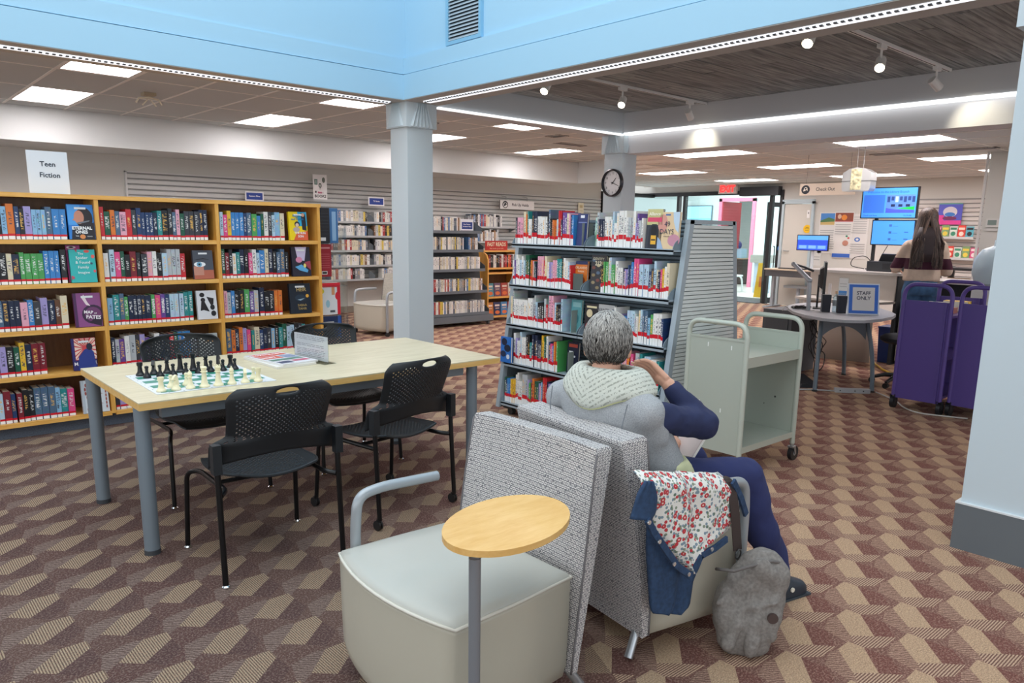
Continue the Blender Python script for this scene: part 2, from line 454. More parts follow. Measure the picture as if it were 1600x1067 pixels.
fl = struct(B().box(-8, 15.25, -8, 12.2, -0.1, 0).to('floor', M_CARPET))
fl2 = struct(B().box(15.25, 24, 4, 18, -0.1, 0).to('floor', mat('CFCBC4', 0.35, var=0.05, vs=3)))
fl2['label'] = 'pale polished vestibule floor beyond the entrance glass'

wb = struct(B().box(-8, 13.36, 12.2, 12.4, 0, 2.9).to('wall_back', M_WALL))
struct(B().box(-8, 13.36, 12.175, 12.2, 0, 0.11).to('baseboard_back', mat('8E8578', 0.6), wb))
bk = struct(B().box(-8, 11.46, 11.13, 12.2, 2.465, 2.95).to('trim_1', M_WHITE))
bk['label'] = 'deep painted bulkhead along the top of the back wall'
# diagonal step between the two ceilings and the return of the bulkhead
st = struct(B().prism([(11.46, 11.13), (11.46, 9.95), (7.45, 6.46), (7.45, 6.30), (11.62, 9.90), (11.62, 12.2), (11.46, 12.2)], 2.465, 2.95).to('trim_2', M_WHITE))

# ---- upper tile ceiling
ceil = struct(B().box(-8, 11.6, 6.5, 12.2, ZU+0.02, ZU+0.12).to('ceiling', M_GRID))
lights_u = [(i, j) for i in range(-3, 4) for j in range(2)]
def light_cell_u(i, j): return (1.675+i*4*0.635, 9.485-j*2*1.235)
light_cells = []
panel_parts = {}
def ceiling_light(x0, y0, x1, y1, z, label):
    t = thing('ceiling_light', label, 'ceiling light', ((x0+x1)/2, (y0+y1)/2, z), group='flush panels in the tile ceilings')
    w_, d_ = (x1-x0)/2, (y1-y0)/2
    key = (round(w_, 3), round(d_, 3))
    if key not in panel_parts:
        f = B()
        for a in ((-w_, w_, -d_, -d_+.03), (-w_, w_, d_-.03, d_), (-w_, -w_+.03, -d_+.03, d_-.03), (w_-.03, w_, -d_+.03, d_-.03)): f.box(*a, -0.012, 0.012)
        panel_parts[key] = (f.mesh('frame', mat('E9E7E4', 0.5)), B().box(-w_+.03, w_-.03, -d_+.03, d_-.03, -0.004, 0.008).mesh('diffuser', emit('FFF4F4', PANEL_E, 'lit_diffuser')))
    link('frame', panel_parts[key][0], t); link('diffuser', panel_parts[key][1], t)
    return t
names_u = {(0, 0): 'flush ceiling light nearest the back wall above the oak bookcase', (0, 1): 'flush ceiling light cut off by the blue beam above the oak bookcase',
           (1, 0): 'second flush ceiling light from the left along the back wall', (1, 1): 'flush ceiling light half hidden by the blue beam left of the pillar',
           (2, 0): 'flush ceiling light just right of the blue pillar by the back wall', (2, 1): 'flush ceiling light behind the grey ledge between the two pillars',
           (3, 0): 'long flush ceiling light farthest along the back wall before its corner'}
taken = set()
for i in range(-2, 4):
    for j in range(2):
        if (i, j) == (3, 1): continue
        x0, y0 = light_cell_u(i, j); taken.add((i*4, -j*2))
        ceiling_light(x0, y0, x0+0.625, y0+1.225, ZU+0.006, names_u.get((i, j), 'flush ceiling light out of frame at left, %s in the row %s' % (ORD[i+3], 'by the back wall' if j == 0 else 'by the blue beam')))
tile_me = B().box(0.006, 0.629, 0.006, 1.229, 0, 0.012).mesh('ceiling_tile', M_TILE)
for i in range(-6, 16):
    for k in range(-2, 2):
        x0 = 1.675+i*0.635; y0 = 9.485+k*1.235
        if (i, k) in taken or y0+0.6 > 0.87*(x0+.3)+3.4 and False: continue
        if x0 > 7.0 and y0+0.2 < 0.87*x0: continue
        if y0 > 11: continue
        y1 = min(y0+1.229, 11.12); 
        o = link('ceiling_tile', tile_me, ceil, (x0, y0, ZU-0.004)); o.scale = (1, (y1-y0-.006)/1.223 if y1 < y0+1.2 else 1, 1)
tb = B()
for i in range(-6, 17): tb.box(1.675+i*0.635-.014, 1.675+i*0.635+.014, 6.5, 11.13, ZU-0.008, ZU+0.02)
for k in range(-2, 2): tb.box(-3, 11.4, 9.485+k*1.235-.014, 9.485+k*1.235+.014, ZU-0.008, ZU+0.02)
tb.to('ceiling_grid', M_GRID, ceil)

# ---- lower tile ceiling towards the entrance
lowp = [(7.4, -8), (15.4, -8), (15.4, 12.2), (11.62, 12.2), (11.62, 9.92), (7.4, 6.27)]
low = struct(B().prism(lowp, ZL+0.014, ZL+0.4).to('ceiling', M_GRID))
taken = set()
for a in range(3):
    for c in range(-3, 3):
        x0 = 8.77+a*2.44; y0 = 3.24+c*2.47
        if x0 < 11 and y0 > 7: continue
        taken.add((a*4, c*2))
        lab = {(0, 0): 'long flush ceiling light nearest the ledge above the purple carts', (0, 1): 'flush ceiling light just right of the clock pillar', (1, 1): 'flush ceiling light above the hanging sign in the lower ceiling',
               (1, 0): 'flush ceiling light near the right hand pillar beyond the vents', (1, 2): 'flush ceiling light in front of the glass doors behind the clock pillar', (2, 1): 'farthest flush ceiling light above the blue screens'}.get((a, c), 'flush ceiling light in the lower ceiling, hidden by the right pillar, row %s seat %s' % (ORD[a], ORD[c+3]))
        ceiling_light(x0, y0, x0+0.6, y0+1.225, ZL+0.002, lab)
tile2 = B().box(0.005, 0.605, 0.005, 1.23, 0, 0.012).mesh('ceiling_tile', M_TILE)
for i in range(-2, 11):
    for k in range(-3, 8):
        x0 = 8.77+i*0.61; y0 = 3.24+k*1.235
        if (i, k) in taken: continue
        if x0 < 11.6 and y0+1.235 > 0.865*x0: continue
        if y0+1.235 > 12.2: continue
        link('ceiling_tile', tile2, low, (x0, y0, ZL-0.003))
tb = B()
for i in range(-2, 12):
    x0 = 8.77+i*.61; tb.box(x0-.009, x0+.009, -0.5, min(12.2, 0.865*x0) if x0 < 11.6 else 12.2, ZL-0.006, ZL+0.02)
for k in range(-3, 8):
    y0 = 3.24+k*1.235; tb.box(max(7.45, (y0/0.865 if y0 < 10 else 11.7)), 15.2, y0-.009, y0+.009, ZL-0.006, ZL+0.02)
tb.to('ceiling_grid', M_GRID, low)

# ---- roof lantern (the blue well) and its beams
W = -8
wl = struct(B().box(W, 4.05, 6.15, 6.40, 3.012, 5.5).to('wall_well_left', M_BLUE))
wr = struct(B().box(4.05, 4.36, -8, 6.40, 3.012, 5.5).to('wall_well_right', M_BLUE))
struct(B().box(W, 4.3, -8, 6.3, 5.5, 5.6).to('ceiling', M_WHITE))
bl = B(); bl.box(W, 4.0, 6.12, 6.5, 2.656, 2.868); bl = struct(bl.to('beam', [M_BLUE]))
bl['label'] = 'blue beam along the left side of the roof well'
struct(B().box(W, 4.03, 6.135, 6.5, 2.877, 3.012).to('trim_3', M_BLUE, bl))
struct(B().box(W, 4.05, 6.15, 6.45, 2.86, 2.88).to('shadow_gap', mat('56788A', 0.8), bl))
br = struct(B().box(4.0, 4.40, -8, 6.5, 2.656, 2.868).to('beam', [M_BLUE])); br['label'] = 'blue beam along the right side of the roof well'
struct(B().box(4.015, 4.40, -8, 6.45, 2.877, 3.012).to('trim_4', M_BLUE, br))
struct(B().box(4.03, 4.40, -8, 6.45, 2.86, 2.88).to('shadow_gap', mat('56788A', 0.8), br))
# soffits with their white slotted strip
struct(B().box(W, 4.0, 6.125, 6.5, 2.650, 2.657).to('soffit', M_SOFFIT, bl))
struct(B().box(4.005, 4.40, -8, 6.45, 2.650, 2.657).to('soffit', M_SOFFIT, br))
M_LED = emit('FFFFFF', 1.1, 'lit_strip')
def slotted(n0, n1, ax, c0, c1, z, par):
    b = B()
    if ax == 0: b.box(n0, n1, c0, c1, z-.012, z)
    else: b.box(c0, c1, n0, n1, z-.012, z)
    o = b.to('slotted_strip', emit('F4F8FF', .75, 'lit_slot_strip'), par); o['kind'] = 'structure'
    s = B(); k = n0
    while k < n1:
        if ax == 0: s.box(k, k+.02, c0-.004, c0+.016, z-.016, z-.008)
        else: s.box(c0-.004, c0+.016, k, k+.02, z-.016, z-.008)
        k += .04
    q = s.to('slots', mat('70777C', 0.6), par); q['kind'] = 'stuff'; q['label'] = 'row of small dark air slots'
slotted(-2.5, 3.95, 0, 6.255, 6.32, 2.65, bl)
slotted(-2.0, 6.0, 1, 4.135, 4.21, 2.65, br)

# ---- wood-clad ceiling bay
wc = struct(B().box(4.40, 7.2, -8, 6.3, 2.905, 3.0).to('ceiling', mat('3A3836', 0.9)))
wc['label'] = 'grey weathered board ceiling over the middle bay'
random.seed(5)
PW = 0.142
pk = {}
row = 0; y = 6.15-PW
while y > -1.2:
    cuts = [4.40, 7.07]; s = random.uniform(4.8, 6.7); cuts.insert(1, s)
    if random.random() < .4 and s > 5.7: cuts.insert(1, random.uniform(4.8, s-.5))
    for a, c in zip(cuts, cuts[1:]):
        L = round(c-a, 2)
        if L not in pk: pk[L] = B().box(0, L-.004, 0, PW-.005, 0, .018).mesh('plank', M_PLANK)
        link('plank', pk[L], wc, (a, y, 2.876+random.uniform(0, .004)))
    y -= PW
sb = struct(B().box(4.40, 7.30, 6.15, 6.5, 2.64, 2.93).to('beam', mat('CAD1D6', 0.7))); sb['label'] = 'grey fascia between the two pillars'
struct(B().box(4.40, 7.07, 6.13, 6.175, 2.625, 2.641).to('lit_strip', M_LED, sb))
b2 = struct(B().box(7.07, 7.42, -8, 6.16, 2.655, 2.96).to('beam', mat('CBCED2', 0.7))); b2['label'] = 'grey fascia above the far ledge'
struct(B().box(7.14, 7.42, -8, 6.16, 2.425, 2.656).to('trim_5', M_BEAM, b2))
struct(B().box(7.06, 7.14, -8, 6.13, 2.632, 2.655).to('lit_strip', M_LED, b2))

# ---- pillars with fluted capitals
def pillar(x, y, wx, wy, label, ztop=2.655, zc=2.43, skirt=True):
    b = B().box(x, x+wx, y, y+wy, 0, zc)
    o = struct(b.to('column', M_COLM, bevel=.004)); o['label'] = label
    e = .028
    struct(B().box(x-e, x+wx+e, y-e, y+wy+e, zc, ztop).to('capital', M_COLM, o))
    f = B()
    n = 6
    for face in (0, 1):
        L = wy if face == 0 else wx
        for k in range(n):
            t = (k+.5)/n; top = L*(.5+(t-.5)*.36); bot = L*(.5+(t-.5)*.92); hw0 = L*.018; hw1 = L*.055
            q = []
            for (zz, c, hw, d) in ((zc+.008, bot, hw1, .014), (ztop-.005, top, hw0, .012)):
                for u, dd in ((c-hw, 0.0), (c, -d*1.5), (c+hw, 0.0)):
                    q.append((x-e+dd, y+u, zz) if face == 0 else (x+u, y-e+dd, zz))
            v = [f.v(p) for p in q]
            f.face([v[0], v[1], v[4], v[3]]); f.face([v[1], v[2], v[5], v[4]]); f.face([v[0], v[2], v[1]]); f.face([v[3], v[4], v[5]])
    f.to('flutes', M_COLM, o)['kind'] = 'structure'
    if skirt:
        s = B(); t = .018
        s.box(x-t, x+wx+t, y-t, y, 0, .232); s.box(x-t, x+wx+t, y+wy, y+wy+t, 0, .232); s.box(x-t, x, y, y+wy, 0, .232); s.box(x+wx, x+wx+t, y, y+wy, 0, .232)
        s.to('baseboard_pillar', mat('666D72', 0.5), o)['kind'] = 'structure'
        c = B(); c.box(x-t-.002, x+wx+t+.002, y-t-.002, y+wy+t+.002, .232, .240)
        c.to('trim_cap', mat('DDE2E4', 0.5), o)['kind'] = 'structure'
    return o
pillar(4.06, 6.155, .285, .285, 'pale blue square pillar with a fluted capital behind the table')
pillar(7.09, 6.155, .25, .29, 'pale square pillar that carries the wall clock')
pillar(3.998, 0.62, .30, .56, 'big pale pillar at the right edge with a dark grey skirting')
b = B(); b.prism([(7.345, 2.425), (7.62, 2.58), (7.345, 2.58)], 6.2, 6.24, axis=1) if False else b.box(7.30, 7.42, 6.17, 6.4, 2.43, 2.58); struct(b.to('trim_6', M_BEAM))

# ---- slatted display wall on the back wall
sw = struct(B().box(3.24, 13.30, 12.17, 12.2, 0.60, 2.23).to('slatted_wall', mat('8D8F8F', 0.6), wb)); sw['label'] = 'grey metal slatted display wall'
sl = B().prism([(0, 0), (-.018, .006), (-.018, .056), (0, .064)], 0, 10.06, axis=0).mesh('slat', mat('C9CBC9', 0.45, metal=0.2))
for k in range(21): link('slat', sl, sw, (3.24, 12.17, .615+k*.0765))
struct(B().box(3.215, 3.24, 12.15, 12.2, .6, 2.24).to('trim_7', mat('D8D9D8', .5), wb)); struct(B().box(3.215, 13.3, 12.15, 12.2, 2.225, 2.245).to('trim_8', mat('D8D9D8', .5), wb))

# ---- entrance wall, glass front and vestibule
XE = 15.2
we = struct(B().box(XE, XE+.2, 7.9, 8.62, 2.24, 2.7).box(XE, XE+.2, -8, 7.9, 0, 2.7).box(XE, XE+.2, 8.62, 15, 2.45, 2.7).to('wall_entrance', M_WALL))
fr = thing('entrance_front', 'black framed entrance glazing with sliding doors beyond the grey shelving', 'glass door', (XE, 0, 0)); fr['kind'] = 'structure'
M_BLK = mat('26282B', 0.45); M_GLS = glass('EFF9F9', 0.02, 0.08)
B().box(-.04, .08, 8.62, 14.5, 2.365, 2.45).to('door_header', M_BLK, fr)
for yy in (8.66, 8.90, 11.18, 11.36, 13.2):
    B().box(-.04, .06, yy-.035, yy+.035, 0, 2.366).to('door_post', M_BLK, fr)
B().box(-.16, .04, 8.68, 9.62, 2.33, 2.52).to('door_operator', mat('33363C', 0.4), fr)
for a, c in ((8.94, 11.14), (11.40, 13.16)):
    B().box(.005, .013, a, c, .03, 2.36).to('glass_pane', M_GLS, fr)
B().box(-.03, .05, 11.40, 14.4, 0, .1).to('bottom_rail', M_BLK, fr)
B().box(-.2, 1.0, 9.0, 11.1, .001, .012).to('door_mat', mat('45484C', .9), fr)
# open door leaf
dl = thing('door_leaf', 'open narrow glass door leaf with a push bar beside the entrance', 'door', (XE+.05, 9.02, 0), rad(-18)); dl['kind'] = 'structure'
B().box(0, .95, -.02, .02, 0, .12).box(0, .95, -.02, .02, 2.1, 2.2).box(0, .07, -.02, .02, .12, 2.1).box(.88, .95, -.02, .02, .12, 2.1).to('leaf_frame', M_BLK, dl)
B().box(.07, .88, -.004, .004, .12, 2.1).to('glass_pane', M_GLS, dl)
B().tube(fillet([(.2, -.05, .75), (.2, -.09, .75), (.2, -.09, 1.25), (.2, -.05, 1.25)], .03), .012, 8).to('push_bar', M_BLK, dl)
# door in the entrance wall
d1 = thing('door_1', 'pale steel door with lever handle and a yellow round notice', 'door', (XE-.01, 8.26, 0)); d1['kind'] = 'structure'
B().box(-.05, .02, -.36, -.31, 0, 2.2).box(-.05, .02, .31, .36, 0, 2.2).box(-.05, .02, -.36, .36, 2.15, 2.24).to('door_frame', mat('B9CBD2', .5), d1, bevel=.004)
B().box(-.015, .015, -.305, .305, .01, 2.145).to('door_panel', mat('CFCDC4', .6), d1)
B().tube([(-.02, .24, 1.17), (-.06, .24, 1.17), (-.06, .12, 1.165)], .012, 8).lathe([(0, 0), (.028, .001), (.028, .01), (0, .012)], (-.02, .24, 1.17), 10).to('door_handle', mat('BFC4C8', .3, 1.0), d1)
M90 = Matrix.Rotation(rad(-90), 4, 'Z')

# recessed cans, vents and small things on the ceilings
vent_me = None
def ceiling_vent(x, y, w_, d_, z, label, dark=True):
    t = thing('ceiling_vent', label, 'vent', (x, y, z))
    B().box(-w_/2, w_/2, -d_/2, d_/2, -.006, .004).to('backing', mat('303336', .8), t)
    f = B()
    for a in ((-w_/2, w_/2, -d_/2, -d_/2+.02), (-w_/2, w_/2, d_/2-.02, d_/2), (-w_/2, -w_/2+.02, -d_/2, d_/2), (w_/2-.02, w_/2, -d_/2, d_/2)): f.box(*a, -.012, .0)
    f.to('frame', mat('C9C7C2', .5), t)
    s = B(); n = 4
    for k in range(1, n):
        if w_ > d_: s.box(-w_/2, w_/2, -d_/2+k*d_/n-.004, -d_/2+k*d_/n+.004, -.012, -.004)
        else: s.box(-w_/2+k*w_/n-.004, -w_/2+k*w_/n+.004, -d_/2, d_/2, -.012, -.004)
    s.to('vent_blades', mat('8B8D8E', .5), t)
    return t
ceiling_vent(8.08, 8.3, .2, .3, ZU-.004, 'small square air vent in the tile ceiling left of the clock pillar')
ceiling_vent(8.98, 8.92, .62, .16, ZU-.004, 'dark linear air vent in the tile ceiling beyond the square vent')
ceiling_vent(10.45, 3.95, .16, 1.5, ZL-.003, 'long black linear air vent in the lower ceiling above the screens')
ceiling_vent(5.98, 8.6, .25, .2, ZU-.004, 'dark air vent in the tile ceiling just left of the blue pillar')
for k, (px, py) in enumerate(((1107, 264), (1291, 268), (1172, 277))):
    p = at(px, py, 2, ZL)
    t = thing('recessed_light', ['round recessed downlight in the lower ceiling left of the exit sign', 'round recessed downlight in the lower ceiling above the hanging sign', 'faint round recessed downlight between the exit sign and the other two'][k], 'ceiling light', (p.x, p.y, ZL-.004), group='round downlights')
    B().lathe([(.075, -.012), (.10, -.012), (.11, 0), (.075, 0)], n=20).to('rim', mat('EFEDEA', .4), t)
    B().lathe([(0, -.004), (.075, -.004), (.075, 0), (0, 0)], n=20).to('bulb', emit('FFF6E8', 3.5 if k < 2 else .6, 'warm_bulb'), t)

# grille in the blue wall
g = thing('wall_vent', 'tall louvred air grille in the blue wall above the pillar', 'vent', (4.05, 5.265, 3.02))
B().box(-.03, 0, -.235, .235, 0, .03).box(-.03, 0, -.235, .235, .87, .90).box(-.03, 0, -.235, -.205, .03, .87).box(-.03, 0, .205, .235, .03, .87).to('frame', mat('86BCDC', .5), g)
B().box(-.004, 0, -.205, .205, .03, .87).to('backing', mat('39444C', .8), g)
bm_ = B().prism([(-.026, 0), (-.022, 0), (-.004, .022), (-.008, .022)], -.205, .205, axis=1).mesh('louvre', mat('B9C7D0', .5))
for k in range(30): link('louvre', bm_, g, (0, 0, .035+k*.0278))

# thermostat wall at the right
wr2 = struct(B().box(11.0, 11.3, -8, 3.44, 0, ZL).to('wall_right', M_WALL))
struct(B().tube([(10.98, 3.46, 0), (10.98, 3.46, ZL)], .018, 8).to('trim_9', mat('D5D6D4', .4), wr2))

# track lighting under the boards
def track(y, xa, xb, heads, label, hl):
    t = thing('light_track', label, 'light track', (0, y, 2.876))
    B().box(xa, xb, -.018, .018, -.022, 0).to('rail', mat('E4E4E2', .4), t)
    B().box(xa+.01, xb-.01, -.004, .004, -.0235, -.021).to('rail_slot', mat('3A3A3A', .6), t)
    for (x, aim, lab, on) in heads:
        h = thing('spotlight', lab, 'spotlight', (x, y, 2.854), group=hl)
        B().box(-.05, .05, -.016, .016, -.03, 0).cyl((0, 0, -.03), (0, 0, -.10), .009, n=8).to('stem', mat('E8E8E6', .4), h)
        d = Vector(aim).normalized(); c = Vector((0, 0, -.13))
        B().cyl(c-d*.05, c+d*.055, .036, n=16).to('lamp_shade', mat('E8E8E6', .4), h, smooth=True)
        B().cyl(c+d*.053, c+d*.0565, .031, n=16).to('bulb', emit('FFF3D8', 14 if on else 5, 'spot_bulb'), h)
        l = bpy.data.lights.new('spot', 'SPOT'); l.energy = 9; l.spot_size = rad(75); l.spot_blend = .9; l.color = (1, .88, .66); l.shadow_soft_size = .02
        lo = bpy.data.objects.new('spot', l); COL.objects.link(lo); lo.parent = h; lo.location = c+d*.07
        lo.rotation_euler = d.to_track_quat('-Z', 'Y').to_euler()
track(5.0, 4.42, 7.06, [(4.72, (-.5, -.2, -.55), 'white spotlight half hidden by the blue beam on the left track', 1), (5.72, (-.62, -.35, -.6), 'lit white spotlight in the middle of the left track', 1), (6.78, (.75, .15, -.62), 'white spotlight at the far end of the left track aimed at the fascia', 0)],
      'white lighting track at left under the grey boards', 'track spotlights')
track(2.57, 4.42, 6.98, [(4.68, (-.5, -.1, -.55), 'lit white spotlight nearest the blue beam on the right track', 1), (5.70, (-.65, -.25, -.6), 'lit white spotlight in the middle of the right track', 1), (6.72, (.72, -.42, -.62), 'white spotlight at the far end of the right track washing the fascia', 0)],
      'white lighting track at right under the grey boards', 'track spotlights')
# ================================================================== TEEN SHELVING
random.seed(11)
PAL = [('black', '1B1C20'), ('black', '23252B'), ('dark navy', '1E2A44'), ('navy blue', '27406B'), ('bright blue', '3C86C8'), ('sky blue', '8CBBDD'), ('teal', '2E8C8C'), ('dark green', '1F5A45'),
       ('green', '4FA35A'), ('yellow', 'E8B93A'), ('orange', 'E07A35'), ('red', 'C92D36'), ('dark red', '7E2230'), ('hot pink', 'E04C86'), ('pale pink', 'E8A9BC'), ('purple', '6A4A95'), ('lilac', 'A79BD0'),
       ('white', 'E9E8E4'), ('pale grey', 'B9BEC2'), ('charcoal', '3B3E46'), ('cream', 'E2D6B8'), ('brown', '6B4632'), ('pale blue', 'B6D0E2'), ('slate blue', '4F6A85')]
_w_teen = [5, 5, 5, 5, 3, 4, 4, 2, 2, 2, 2, 4, 2, 3, 3, 3, 4, 4, 4, 4, 2, 1, 4, 4]
BK_COVER = B().box(0, .06, 0, 1, 0, 1).box(.94, 1, 0, 1, 0, 1).box(.06, .94, 0, .03, 0, 1).mesh('book', M_SPINE)
BK_PAGES = B().box(.06, .94, .03, .985, .012, .985).mesh('page_block', mat('E9E3D2', 0.8))
M_BAND = mat('D2182B', 0.35); M_LAB = mat('F2F2F0', 0.45)
BK_BAND = B().box(.0, 1, -.004, .0, .095, .165).mesh('genre_band', M_BAND)
BK_LAB = B().box(.06, .94, -.006, .0, .005, .098).box(.0, .0001, -.004, 0, .1, .1001).mesh('call_label', M_LAB)
BK_INK = B().box(.32, .68, -.008, -.006, .035, .065).mesh('label_print', mat('3A3A3E', 0.6))
BK_BANDG = B().box(.0, 1, -.004, .0, .235, .36).mesh('genre_band', M_BAND)
BK_LABG = B().box(.05, .95, -.006, .0, .005, .232).mesh('call_label', M_LAB)
BK_INKG = B().box(.25, .75, -.008, -.006, .05, .12).mesh('label_print', mat('3A3A3E', 0.6))
def book(x, y, z, t, d, h, pal, rz=0, label=None, group=None, tilt=0, parts='teen', name='book', cat='book'):
    o = link(name, BK_COVER, None, (x, y, z), (0, tilt, rz), (t, d, h))
    o.color = (*lin(pal[1]), 1)
    tag(o, label, cat, group)
    if parts:
        link('page_block', BK_PAGES, o)
        if parts == 'teen':
            link('genre_band', BK_BAND, o); link('call_label', BK_LAB, o)
        elif parts == 'graphic':
            link('genre_band', BK_BANDG, o); link('call_label', BK_LABG, o)
    return o

oakc = thing('bookcase', 'oak bookcase of three bays and five shelves full of teen novels', 'bookcase', (0.565, 6.2, 0))
DIV = [0.0, 0.868, 1.725, 2.60]; SHZ = [1.39, 1.083, .76, .443, .115]
BT = .03
for k, x in enumerate(DIV):
    B().box(x-.014 if k else x, x+.014 if k < 3 else x+.012, 0, .32, .10 if k else .0, 1.675).to('upright', M_OAK, oakc, bevel=.0015)
B().box(-.01, 2.62, -.004, .33, 1.675, 1.705).to('top', M_OAKH, oakc, bevel=.002)
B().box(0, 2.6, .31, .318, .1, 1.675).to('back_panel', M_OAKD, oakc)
B().box(.01, 2.6, .05, .31, 0, .085).to('plinth', mat('555B66', .9, var=.2, vs=120), oakc)
for k in range(3):
    for z in SHZ: B().box(DIV[k]+.014, DIV[k+1]-.014, .002, .31, z-.03, z).to('shelf', M_OAKH, oakc, bevel=.0015)

BAY = ['left', 'middle', 'right']
ROWN = ['top', 'second', 'third', 'fourth', 'bottom']
limits = {(0, 0): 1.262, (0, 1): 1.225, (0, 2): 1.225, (0, 3): 1.06, (0, 4): 1.195, (1, 0): 2.235, (1, 1): 2.075, (1, 2): 2.09, (1, 3): 2.08, (1, 4): 2.2,
          (2, 0): 2.87, (2, 1): 2.89, (2, 2): 2.84, (2, 3): 3.03, (2, 4): 2.95}
starts = {0: .72, 1: 1.457, 2: 2.317}
special = {(1, 2, 1): ('dark navy', '1B2B40'), }
n_teen = 0
for b_ in range(3):
    for r_ in range(5):
        x = starts[b_]; i = 0; z = SHZ[r_]
        series = 0; pal = None
        nr = 0
        while True:
            if series <= 0 or pal is None:
                pal = random.choices(PAL, _w_teen)[0]; series = 1 if random.random() < .86 else 3
                t = random.choice((.028, .032, .034, .038, .044)) ; h = random.uniform(.198, .238); d = random.uniform(.135, .155)
            series -= 1
            if x+t > limits[(b_, r_)]: break
            lab = '%s novel, %s from left, %s shelf, %s bay of oak bookcase' % (pal[0], ORD[i], ROWN[r_], BAY[b_])
            book(x, 6.222+random.uniform(0, .012), z+.001, t-.002, d, h, pal, label=lab, group='teen novels in the oak bookcase')
            if (b_, r_) in ((1, 2), (1, 3)) and i in (6, 9, 11, 3):
                word = {(1, 2): {6: 'IPX', 9: 'DUMPLIN', 11: 'PUDDIN', 3: 'READ'}, (1, 3): {3: 'RINGER', 6: 'WALLS', 9: 'AHSOK', 11: 'GONE'}}[(b_, r_)][i]
                if word in ('PUDDIN', 'DUMPLIN', 'RINGER'):
                    o = COL.objects[-1]; rt = o
                    while rt.parent: rt = rt.parent
                    Mx = Matrix.Translation((.5, -.012, .58)) @ Matrix.Diagonal((1/t, 1, 1/h, 1)) @ Matrix.Rotation(PI/2, 4, 'Y')
                    lettering([(word, 0, 0, .020, 'F4F2EE', .03)], rt, 'title_lettering', y=0, M=Mx)
            x += t + (0.0 if random.random() < .93 else .006); i += 1; n_teen += 1

def face_book(name, label, x, y, z, w_, h, base, prints, texts, t=.03, rz=0, lean=.10, group=None, sticker=True, parent=None):
    """a book stood face-out, leaning back a little"""
    o = thing(name, label, 'book', (x, y, z), rz, group); o.rotation_euler = (-lean, 0, rz)
    B().box(-w_/2, w_/2, 0, .003, 0, h).box(-w_/2, w_/2, t-.003, t, 0, h).box(-w_/2, -w_/2+.003, .003, t-.003, 0, h).to('cover', mat(base, .35), o)
    B().box(-w_/2+.003, w_/2-.004, .003, t-.003, .004, h-.004).to('page_block', mat('E9E3D2', .8), o)
    P = [p for p in prints]
    if sticker: P.append(('r', -w_*.22, w_*.22, h*.86, h*.92, 'E6E9EA'))
    if P: printed(P, o, 'cover_print')
    if texts: lettering(texts, o, 'title_lettering', y=-.0045)
    return o
def ray_burst(cx, cz, r0, r1, n, c, lim):
    out = []
    for k in range(n):
        a = 2*PI*k/n; d = .10
        pts = [(cx+r0*math.cos(a-d*.3), cz+r0*math.sin(a-d*.3)), (cx+r1*math.cos(a-d), cz+r1*math.sin(a-d)), (cx+r1*math.cos(a+d), cz+r1*math.sin(a+d))]
        pts = [(max(lim[0], min(lim[1], p[0])), max(lim[2], min(lim[3], p[1]))) for p in pts]
        out.append(('p', pts, c))
    return out
W_ = .165; H_ = .235
face_book('book', 'blue face-out novel with a portrait and white title, top shelf, left bay', 1.334, 6.215, SHZ[0]+.004, .165, .245, '2F7FD0',
          [('r', -.082, .0, .10, .24, '4FA0E6'), ('e', .02, .15, .055, .075, '2A2326'), ('e', -.012, .155, .032, .048, 'C98A72'), ('p', [(-.04, .15), (-.055, .135), (-.04, .13)], 'C98A72'), ('p', [(-.07, .0), (.08, 0), (.08, .12), (.02, .10), (-.06, .085)], '26262E'), ('p', [(-.03, .105), (.05, .125), (.055, .135), (-.025, .118)], '6F7780'), ('e', .0, .018, .018, .016, 'D98B4F')],
          [('ETERNAL', .0, .078, .022, 'F4F4F2', .04), ('ONES', -.005, .050, .022, 'F4F4F2', .04), ('THE', -.035, .022, .008, 'DADADA'), ('GILDED', .045, .020, .007, 'DADADA')])
tl = face_book('book', 'teal face-out novel with white script title and pink spots, second shelf, left bay', 1.32, 6.212, SHZ[1]+.004, .165, .235, '2FB3B0',
          [('e', .03, .222, .018, .010, 'E0584F'), ('e', .068, .185, .012, .013, 'E56A62'), ('e', .072, .08, .009, .011, 'D5606B'), ('p', [(-.045, .235), (-.03, .235), (-.035, .212)], 'B34A5A'), ('e', .055, .135, .008, .008, '35556B'), ('p', [(-.082, .02), (-.06, .03), (-.065, .045), (-.082, .05)], 'B8586A')],
          [('The', -.01, .205, .016, 'F4F8F6', 0), ('Spider', -.005, .175, .022, 'F4F8F6', 0), ('& Found', 0, .143, .020, 'F4F8F6', 0), ('Family', .0, .108, .020, 'F4F8F6', 0), ('Imagine', .0, .07, .018, 'F4F8F6', 0)], sticker=False)
face_book('book', 'magenta paperback showing only its top edge behind the teal novel', 1.275, 6.26, SHZ[1]+.004, .09, .264, 'B13C86', [('e', -.01, .249, .03, .010, 'F0DDEA'), ('e', -.01, .250, .016, .006, '2B1D26')], [], t=.012, sticker=False)
face_book('book', 'purple face-out novel with curved white title, third shelf, left bay', 1.325, 6.212, SHZ[2]+.004, .175, .245, '8C4A84',
          [('e', .03, .09, .072, .07, '3A2340'), ('e', .03, .09, .055, .053, '6E3A68'), ('p', [(-.035, .21), (-.02, .235), (.0, .18), (.018, .15), (-.01, .16)], 'EAD7DA'), ('r', -.088, -.07, 0, .245, '4E2A55'), ('p', [(.0, .03), (.08, .0), (.086, .06), (.05, .07)], '2A1A30')],
          [('MAP', .0, .105, .022, 'F3ECEF', .03, -.1), ('FATES', .03, .068, .026, 'F3ECEF', .03, -.1), ('OF', .045, .095, .010, 'F3ECEF')])
